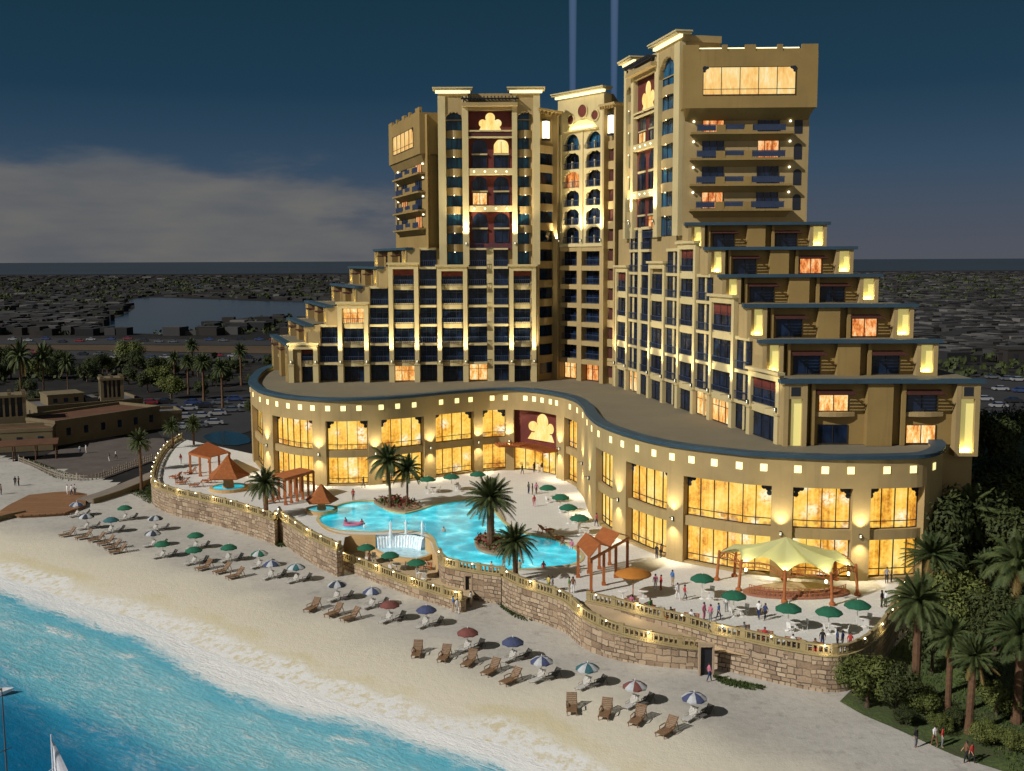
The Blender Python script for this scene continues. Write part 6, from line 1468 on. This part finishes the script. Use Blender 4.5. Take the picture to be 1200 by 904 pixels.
# ------------------------------------------------------------------ the dark town inland
MAT['lagoon'] = surf('lagoon_water', (.010, .020, .032), .18, .25, .01, spec=.5)
def sheet(name, px_pts, z, mat, smooth_=True):
    P_ = [at(*p, z) for p in px_pts]; pl = crom(P_, max(2., (P_[0] - P_[1]).length / 8), True) if smooth_ else [V2(p) for p in P_]
    g = MB(); g.face([(p.x, p.y, z) for p in pl]); return struct(g.build(name, mat))
sheet('lagoon', [(110, 386), (160, 391), (235, 390), (250, 379), (300, 372), (380, 372), (400, 356), (300, 353), (180, 349), (152, 353), (158, 361), (135, 373)], -.03, 'lagoon')
sheet('lagoon_inlet', [(170, 338), (230, 338), (250, 331), (200, 330)], -.03, 'lagoon'); sheet('lagoon_inlet', [(-40, 352), (0, 349), (62, 352), (70, 356), (20, 359), (-40, 360)], -.03, 'lagoon')
g = MB(); g.face([(-40000, 3300, .6), (40000, 3100, .6), (40000, 58000, .6), (-40000, 58000, .6)]); struct(g.build('sea', surf('far_sea', (.030, .040, .052), .6, .2, .001)))
MAT['asphalt'] = surf('asphalt', (.030, .029, .030), .9, .2, .05); MAT['verge'] = surf('sandy_verge', (.075, .048, .024), .95, .3, .05)
sheet('road', [(-80, 396), (120, 397), (340, 399), (340, 405), (120, 404), (-80, 403)], -.02, 'asphalt', False); sheet('road', [(-80, 409), (120, 412), (340, 416), (340, 425), (120, 421), (-80, 418)], -.02, 'asphalt', False)
sheet('verge', [(-80, 403.5), (120, 404.6), (340, 405.6), (340, 415), (120, 411), (-80, 408)], -.024, 'verge', False)
sheet('car_park', [(150, 468), (300, 462), (310, 500), (240, 522), (190, 512)], -.02, 'asphalt', False)
sheet('road', [(1100, 436), (1240, 442), (1240, 462), (1100, 450)], -.02, 'asphalt', False); sheet('car_park', [(1100, 452), (1240, 464), (1240, 500), (1120, 480)], -.02, 'asphalt', False)
# cars
CP = {k: surf('car_paint_' + k, v, .3, .05, 1, 0, 0, .5) for k, v in dict(white=(.26, .26, .26), silver=(.10, .105, .11), black=(.015, .015, .017), red=(.20, .02, .02), blue=(.03, .05, .14)).items()}
def make_car(k):
    t_ = thing('parked_car', '', 'car'); g = MB(); sec = [(-2.1, .45, .75), (-1.95, .3, .85), (-1.1, .28, .95), (1.2, .28, .98), (2.0, .3, .9), (2.15, .45, .7)]
    for (x0, a0, b0), (x1, a1, b1) in zip(sec, sec[1:]): g.hexa([(x0, -.85, a0), (x1, -.85, a1), (x1, .85, a1), (x0, .85, a0), (x0, -.82, b0), (x1, -.82, b1), (x1, .82, b1), (x0, .82, b0)])
    g.hexa([(-.75, -.62, 1.36), (.85, -.62, 1.38), (.85, .62, 1.38), (-.75, .62, 1.36), (-.65, -.58, 1.43), (.75, -.58, 1.44), (.75, .58, 1.44), (-.65, .58, 1.43)]); g.build('body', CP[k], t_)
    g = MB(); g.hexa([(-1.35, -.76, .94), (1.55, -.76, .97), (1.55, .76, .97), (-1.35, .76, .94), (-.74, -.61, 1.37), (.84, -.61, 1.39), (.84, .61, 1.39), (-.74, .61, 1.37)]); g.build('windows', 'glass', t_)
    for x in (-1.3, 1.35):
        for y in (-.88, .70): g = MB(); g.tube((x, y, .32), (x, y + .18, .32), .32, .32, 12); g.build('wheel', 'dark', t_)
    return t_
carn = {}
def car(px, py, k, rz, where, grp):
    c = at(px, py, 0); carn[(k, where)] = carn.get((k, where), 0) + 1
    o = first_or_dup('car' + k, lambda: make_car(k), c, rz, 1.05, f'{k} car {where}, {ORD[carn[(k, where)] - 1]} {k} one in line', grp)
r3 = random.Random(5); kinds = ['white', 'silver', 'black', 'black', 'silver', 'white', 'red', 'blue']
for i in range(34):
    far_ = i % 2; px = 4 + i * 9.6 + r3.uniform(-3, 3); py = (400 + r3.uniform(-2, 2)) if far_ else (415 + px * .02 + r3.uniform(-2.5, 2.5)); car(px, py, r3.choice(kinds), r3.choice((0, math.pi)) + .02, 'on the far carriageway' if far_ else 'on the nearer carriageway', 'cars on the dual carriageway')
for i, (px, py) in enumerate([(160, 476), (176, 474), (193, 473), (186, 484), (204, 482), (222, 481), (240, 478), (258, 474), (275, 470), (198, 493), (217, 491), (236, 490), (255, 487), (272, 483), (289, 478), (212, 503), (232, 501), (251, 498), (170, 486), (226, 474)]):
    car(px, py, 'white' if i in (11, 10, 3) else r3.choice(kinds), .18 + (math.pi if i % 3 else 0), 'in the dark car park', 'cars in the car park')
for i, (px, py) in enumerate([(1153, 470), (1163, 444), (1180, 446), (1193, 447), (1170, 478), (1188, 472), (1172, 458), (1196, 460), (1160, 490)]):
    car(px, py, 'white' if i in (0, 3) else r3.choice(kinds), -.1 + (math.pi if i % 2 else 0), 'on the road past the stepped gable', 'cars beside the stepped gable')
# low buildings with wind towers
MAT['adobe'] = surf('adobe', (.155, .12, .066), .9, .2, .3); MAT['brownroof'] = surf('brown_roof', (.11, .05, .025), .9, .25, .4); MAT['greyroof'] = surf('grey_flat_roof', (.11, .105, .105), .9, .2, .2)
def wind_tower(px, py, label, w=5.2, h=10.4, rz=.45):
    c = at(px, py, 0); t_ = thing('wind_tower', label, 'tower', c, 'wind towers by the beach', rz); g = MB(); g.box(-w / 2, w / 2, -w / 2, w / 2, 0, h * .55); e_ = w / 2
    for x in (-e_, e_ - .7):
        for y in (-e_, e_ - .7): g.box(x, x + .7, y, y + .7, h * .55, h - .5)
    for k in range(1, 4):
        x = -e_ + .7 + (w - 1.4) * k / 4 - .2; g.box(x, x + .4, -e_ + .05, -e_ + .45, h * .55, h - .5); g.box(-e_ + .05, -e_ + .45, x, x + .4, h * .55, h - .5); g.box(e_ - .45, e_ - .05, x, x + .4, h * .55, h - .5)
    g.box(-e_ - .2, e_ + .2, -e_ - .2, e_ + .2, h - .5, h); g.build('shaft', 'adobe', t_)
    g = MB(); g.box(-e_ + .8, e_ - .8, -e_ + .8, e_ - .8, h * .5, h - .52); g.build('louvre_core', 'dark', t_)
    g = MB()
    for x in (-e_, -.35, e_ - .7):
        for y in (-e_, -.35, e_ - .7): 
            if abs(x + .35) > .1 or abs(y + .35) > .1: g = MB(); g.box(x, x + .7, y, y + .7, h + .002, h + .5); g.build('merlon', 'adobe', t_)
    return t_
wind_tower(132, 492, 'square wind tower standing behind the flat roofed building'); wind_tower(14, 517, 'square wind tower nearest the picture edge', 6.2, 10.2)
def low_house(px, py, L_, W_, H_, rz, label, roofm='greyroof', wins=4, upper=None):
    c = at(px, py, 0); t_ = thing('low_building', label, 'building', c, 'low buildings by the beach', rz)
    g = MB(); g.box(0, L_, 0, W_, 0, H_); g.build('wall', 'adobe', t_)
    g = MB(); g.box(-.1, L_ + .1, -.1, .35, H_, H_ + .7); g.box(-.1, L_ + .1, W_ - .35, W_ + .1, H_, H_ + .7); g.box(-.1, .35, .35, W_ - .35, H_, H_ + .7); g.box(L_ - .35, L_ + .1, .35, W_ - .35, H_, H_ + .7); g.build('parapet', 'adobe', t_)
    g = MB(); g.box(.35, L_ - .35, .35, W_ - .35, H_ + .005, H_ + .1); g.build('roof', roofm, t_)
    for k in range(wins):
        x = L_ * (k + .6) / (wins + .3); g = MB(); g.box(x, x + 1.0, -.06, .05, H_ * .4, H_ * .75); g.build('window', 'glass', t_)
    for k in range(max(2, wins // 2)):
        y = W_ * (k + .6) / (wins / 2 + .6); g = MB(); g.box(-.06, .05, y, y + 1.0, H_ * .4, H_ * .75); g.build('window', 'glass', t_)
    if upper:
        a, b_, c2, d, hh = upper; g = MB(); g.box(a, b_, c2, d, H_ + .1, H_ + hh); g.box(a - .2, b_ + .2, c2 - .2, d + .2, H_ + hh, H_ + hh + .35); g.build('upper_storey', 'adobe', t_)
        for k in range(3): x = a + (b_ - a) * (k + .5) / 3.4; g = MB(); g.box(x, x + .9, c2 - .06, c2 + .05, H_ + hh * .35, H_ + hh * .75); g.build('window', 'glass', t_)
        g = MB(); g.box(b_ + .6, b_ + 3.6, c2 + 1, d - 1, H_ + .12, H_ + 1.3); g.build('roof_plant', 'greyroof', t_)
    return t_
low_house(66, 523, 27, 14, 4.6, 1.02, 'long low building with a brown roof terrace facing the plaza', 'brownroof', 6)
low_house(45, 502, 24, 15, 4.4, .62, 'two storey flat roofed building behind the brown roof terrace', 'greyroof', 5, (3, 11, 3, 11, 2.4))
low_house(-20, 532, 13, 8, 4.0, .3, 'small flat roofed building at the foot of the edge wind tower', 'brownroof', 3)
low_house(150, 505, 12, 8, 3.2, .5, 'low annex between the plaza and the car park', 'greyroof', 3)
sheet('plaza', [(40, 540), (60, 530), (120, 512), (192, 514), (200, 533), (125, 560), (96, 560)], .03, surf('plaza_paving', (.10, .080, .068), .9, .25, .3), False)
# shaded bamboo pergola by the buildings
c = at(30, 538, 0); t_ = thing('palm_shelter', 'brown roofed timber shelter in front of the edge wind tower', 'shelter', c, None, .35); g = MB(); g.hexa([(-6, -2.5, 2.9), (6, -2.5, 2.9), (6, 2.5, 3.3), (-6, 2.5, 3.3), (-6, -2.5, 3.05), (6, -2.5, 3.05), (6, 2.5, 3.45), (-6, 2.5, 3.45)]); g.build('roof', 'brownroof', t_)
for x in (-5.6, -2, 2, 5.6):
    for y in (-2.2, 2.2): g = MB(); g.tube((x, y, 0), (x, y, 2.95), .12, .1, 8); g.build('post', 'bark', t_)
# picket fence
fp = Curve([at(*p, 0) for p in ((22, 541), (40, 548), (60, 557), (80, 562), (112, 562), (150, 549), (196, 534))], 1); root = thing('picket_fence', 'low pale picket fence around the dark plaza', 'fence', (fp.P[0].x, fp.P[0].y, 0), world=True); g = MB(); q = 0
while q < fp.L:
    p, n_, tt = fp.at(q); F = Frame((p.x, p.y), u=(tt.x, tt.y)); big = int(q / .7) % 4 == 0; g.fbox(F, -.08, .08 if not big else .16, -.05, .05, -.1, 1.0 if not big else 1.3); q += .7
for z in (.35, .8): fp.strip(g, 0, fp.L, .05, .09, z, z + .1)
g.build('pickets', surf('fence_paint', (.26, .22, .17), .8), root)
# wooden deck and path
m, t, b = new_mat('deck_boards'); MAT['boards'] = m; br = N(t, 'ShaderNodeTexBrick'); t.links.new(coords(t, (1, 1, 1)), br.inputs[0]); br.inputs['Scale'].default_value = 1.; br.inputs['Brick Width'].default_value = 4.; br.inputs['Row Height'].default_value = .22; br.inputs['Mortar Size'].default_value = .02
br.inputs['Color1'].default_value = (.30, .145, .06, 1); br.inputs['Color2'].default_value = (.21, .10, .04, 1); br.inputs['Mortar'].default_value = (.05, .025, .01, 1); t.links.new(br.outputs[0], b.inputs['Base Color']); b.inputs['Roughness'].default_value = .8
dp = [at(*p, .5) for p in ((-2, 600), (10, 592), (34, 580), (62, 577), (84, 575.5), (102, 579), (100, 592), (76, 601), (45, 603), (22, 604))]; c = sum(dp, Vector()) / len(dp); root = thing('wooden_deck', 'low orange brown wooden deck on the sand', 'deck', (c.x, c.y, 0), world=True); g = MB(); g.prism([(p.x, p.y) for p in dp], .35, .5); g.build('decking', 'boards', root)
g = MB(); n = len(dp)
for i in range(n):
    a, b_ = dp[i].lerp(c, .02), dp[(i + 1) % n].lerp(c, .02); g.face([(a.x, a.y, -.1), (b_.x, b_.y, -.1), (b_.x, b_.y, .36), (a.x, a.y, .36)])
g.build('skirt', 'deckwood', root)
def walk(name, pts, w, z, mat, label):
    C = Curve([at(*p, z) for p in pts], 1.); root = thing(name, label, 'walkway', (C.P[0].x, C.P[0].y, 0), world=True); g = MB(); C.strip(g, 0, C.L, -w / 2, w / 2, z - .35, z); g.build('surface', mat, root); g = MB(); C.strip(g, 0, C.L, w / 2 + .01, w / 2 + .25, -.1, z + .3); g.build('kerb', 'adobe', root)
walk('boardwalk', [(98, 586), (130, 576), (165, 562), (200, 548)], 3.4, .55, surf('path_paving', (.20, .165, .13), .9, .2, .5), 'grey brown raised walkway from the deck to the small terrace')
walk('boardwalk', [(-30, 612), (0, 604), (24, 599)], 2.6, .45, 'boards', 'narrow plank walkway leading off the wooden deck to the edge')
sheet('pond', [(238, 512), (262, 505), (288, 510), (292, 519), (262, 522)], .02, surf('pond_water', (.012, .04, .062), .15, .2, .3))
# ------------------------------------------------------------------ boats on the sea
MAT['hull'] = surf('white_hull', (.70, .70, .70), .35, .05, 1); MAT['sail'] = surf('sailcloth', (.62, .63, .66), .8, .08, 1)
def sailboat(px, py, L_, mast, label, rz, sail=True):
    c = at(px, py, -.5); t_ = thing('sailing_boat', label, 'boat', c, 'sailing boats offshore', rz); g = MB(); n = 12; ring = []
    for k in range(n + 1):
        x = -L_ / 2 + L_ * k / n; w = L_ * .16 * math.sin(math.pi * min(1, .16 + .84 * (k / n))) ** .7 * (1 if k < n else .05); ring.append([(x, -w, .62), (x, -w * .75, .05), (x, 0, -.25), (x, w * .75, .05), (x, w, .62)])
    for a, b_ in zip(ring, ring[1:]):
        for k in range(4): g.face([a[k], a[k + 1], b_[k + 1], b_[k]])
        g.face([a[4], a[0], b_[0], b_[4]])
    g.build('hull', 'hull', t_, True); g = MB(); g.tube((.3, 0, .5), (.3, 0, mast), .07, .04, 8); g.tube((.3, 0, 1.4), (-L_ * .42, 0, 1.35), .05, .04, 6); g.tube((.3, -.5, mast * .55), (.3, .5, mast * .55), .03, .03, 5); g.build('mast', 'hull' if sail else 'greyroof', t_)
    if sail:
        g = MB(); nn = 10
        for k in range(nn):
            for j in range(5):
                def sp(f, s): z = 1.5 + (mast - 1.9) * f; x0, x1 = .2, .2 - (L_ * .40) * (1 - f) ** .9; x = x0 + (x1 - x0) * s; return (x, .32 * math.sin(math.pi * s) * (1 - f * .6), z)
                g.face([sp(k / nn, j / 5), sp(k / nn, (j + 1) / 5), sp((k + 1) / nn, (j + 1) / 5), sp((k + 1) / nn, j / 5)])
        g.build('sail', 'sail', t_, True)
    return t_
sailboat(69, 950, 4.6, 5.6, 'small sailing boat with a pale triangular sail on deep water', 2.9)
sailboat(15, 968, 8.0, 9.8, 'sailing boat with a tall bare mast at the picture edge', 2.6, False)
c = at(-9, 815, -.5); t_ = thing('motor_boat', 'small white motor boat trailing foam at the edge of the sea', 'boat', c, None, .3); t_.scale = (.7, .7, .7); g = MB(); g.hexa([(-1.6, -.7, 0), (1.0, -.6, 0), (1.0, .6, 0), (-1.6, .7, 0), (-1.8, -.85, .6), (1.4, -.7, .6), (1.4, .7, .6), (-1.8, .85, .6)]); g.hexa([(1.0, -.6, 0), (2.2, 0, .2), (2.2, .02, .2), (1.0, .6, 0), (1.4, -.7, .6), (2.6, 0, .7), (2.6, .02, .7), (1.4, .7, .6)]); g.build('hull', 'hull', t_); g = MB(); g.hexa([(-.4, -.5, .6), (.8, -.45, .6), (.8, .45, .6), (-.4, .5, .6), (-.3, -.45, 1.1), (.4, -.4, 1.1), (.4, .4, 1.1), (-.3, .45, 1.1)]); g.build('cabin', 'glass', t_)
# ------------------------------------------------------------------ distant town
TM = [surf('town_' + n, c, .95, .15, .02) for n, c in (('dark', (.017, .017, .018)), ('brown', (.025, .022, .019)), ('grey', (.036, .035, .036)), ('pale', (.060, .058, .057)), ('cream', (.115, .108, .101)))]
LAG = [V2(at(*p, 0)) for p in [(110, 388), (160, 393), (235, 392), (250, 381), (300, 374), (400, 374), (420, 355), (300, 351), (180, 347), (145, 352), (152, 361), (130, 373)]]
def inside(p, poly):
    c = False
    for a, b_ in zip(poly, poly[1:] + poly[:1]):
        if (a.y > p.y) != (b_.y > p.y) and p.x < (b_.x - a.x) * (p.y - a.y) / (b_.y - a.y) + a.x: c = not c
    return c
r4 = random.Random(12)
def rbox(g, x, y, w, d, h, a, m_):
    ca, sa = math.cos(a), math.sin(a); q = [(x + u_ * ca - v_ * sa, y + u_ * sa + v_ * ca) for u_, v_ in ((-w, -d), (w, -d), (w, d), (-w, d))]; g.prism(q, -.1, h, m_, min(4, max(0, m_ + r4.choice((-1, 0, 1, 1)))))
g = MB(); n = 0
while n < 13000:
    D_ = 330 * math.exp(r4.random() ** .8 * 2.45); ang = r4.uniform(-.56, .56); x, y = D_ * math.tan(ang), D_
    if y > 2900 or (-.27 < ang < .25 and D_ < 900 and r4.random() < .8): continue
    px, py = proj((x, y, 0)); p = Vector((x, y))
    if inside(p, LAG): continue
    if px < 360 and (393 < py < 426 or py > 424): continue
    if px > 1060 and (py > 424): continue
    if px < 400 and r4.random() < (.35 if py > 345 else .7): continue
    s = .8 + D_ / 1300; rbox(g, x, y, r4.uniform(1.8, 4.4) * s, r4.uniform(1.8, 4.2) * s, r4.uniform(2.2, 4.6) * (1. if D_ < 900 else .6), r4.uniform(-.15, .15) + (0.3 if px > 600 else -.1), r4.choices((0, 1, 2, 3, 4), (6, 5, 4, 2 if px < 600 else 3, .5 if px < 600 else 2))[0]); n += 1
struct(g.build('distant_town', TM), 'stuff')
g = MB(); n = 0                                     # scrub and tree belts between the houses
while n < 3800:
    D_ = 330 * math.exp(r4.random() * 1.9); ang = r4.uniform(-.56, .56); x, y = D_ * math.tan(ang), D_; px, py = proj((x, y, 0))
    if inside(Vector((x, y)), LAG) or (px < 360 and 393 < py < 424): continue
    if r4.random() < .55 and not (px < 360 and 385 < py < 394): continue
    s = r4.uniform(1., 2.2) * (1 + D_ / 1500)
    for k in range(9):
        a_ = r4.uniform(0, 6.28); c = Vector((x + r4.uniform(-s, s), y + r4.uniform(-s, s), s * r4.uniform(.3, 1.1))); d = Vector((r4.gauss(0, 1), r4.gauss(0, 1), r4.gauss(0, .7))).normalized(); e1 = d.orthogonal().normalized() * s * .8; e2 = d.cross(e1).normalized() * s * .6; g.face([c - e1 * .6, c + e2 * .6, c + e1 * .6, c - e2 * .6])
    n += 1
struct(g.build('distant_trees', 'leaf'), 'stuff')
gh = 'low houses in the dark town'
for i in range(40):
    side = i % 2; px = r4.uniform(1065, 1240) if side else r4.uniform(20, 140); py = r4.uniform(395, 424) if side else r4.uniform(360, 391)
    c = at(px, py, 0)
    if inside(V2(c), LAG): continue
    rt = thing('town_house', 'low flat roofed house in the dark town ' + ('past the stepped gable' if side else 'before the lagoon'), 'house', c, gh + (' past the stepped gable' if side else ' before the lagoon'), r4.uniform(-.2, .3)); w, d, h = r4.uniform(3.5, 6), r4.uniform(3, 5.5), r4.uniform(3, 4.6)
    m_ = r4.choice((1, 2, 2, 3)); g = MB(); g.box(-w, w, -d, d, 0, h); g.build('wall', TM[m_], rt); g = MB(); g.box(-w - .2, w + .2, -d - .2, d + .2, h, h + .5); g.build('roof', TM[min(4, m_ + r4.choice((0, 1)))], rt)
    g = MB(); g.box(-w * .6, -w * .25, -d - .05, -d + .1, h * .3, h * .7); g.build('window', 'dark', rt); g = MB(); g.box(w * .1, w * .45, -d - .05, -d + .1, h * .3, h * .7); g.build('window', 'dark', rt)
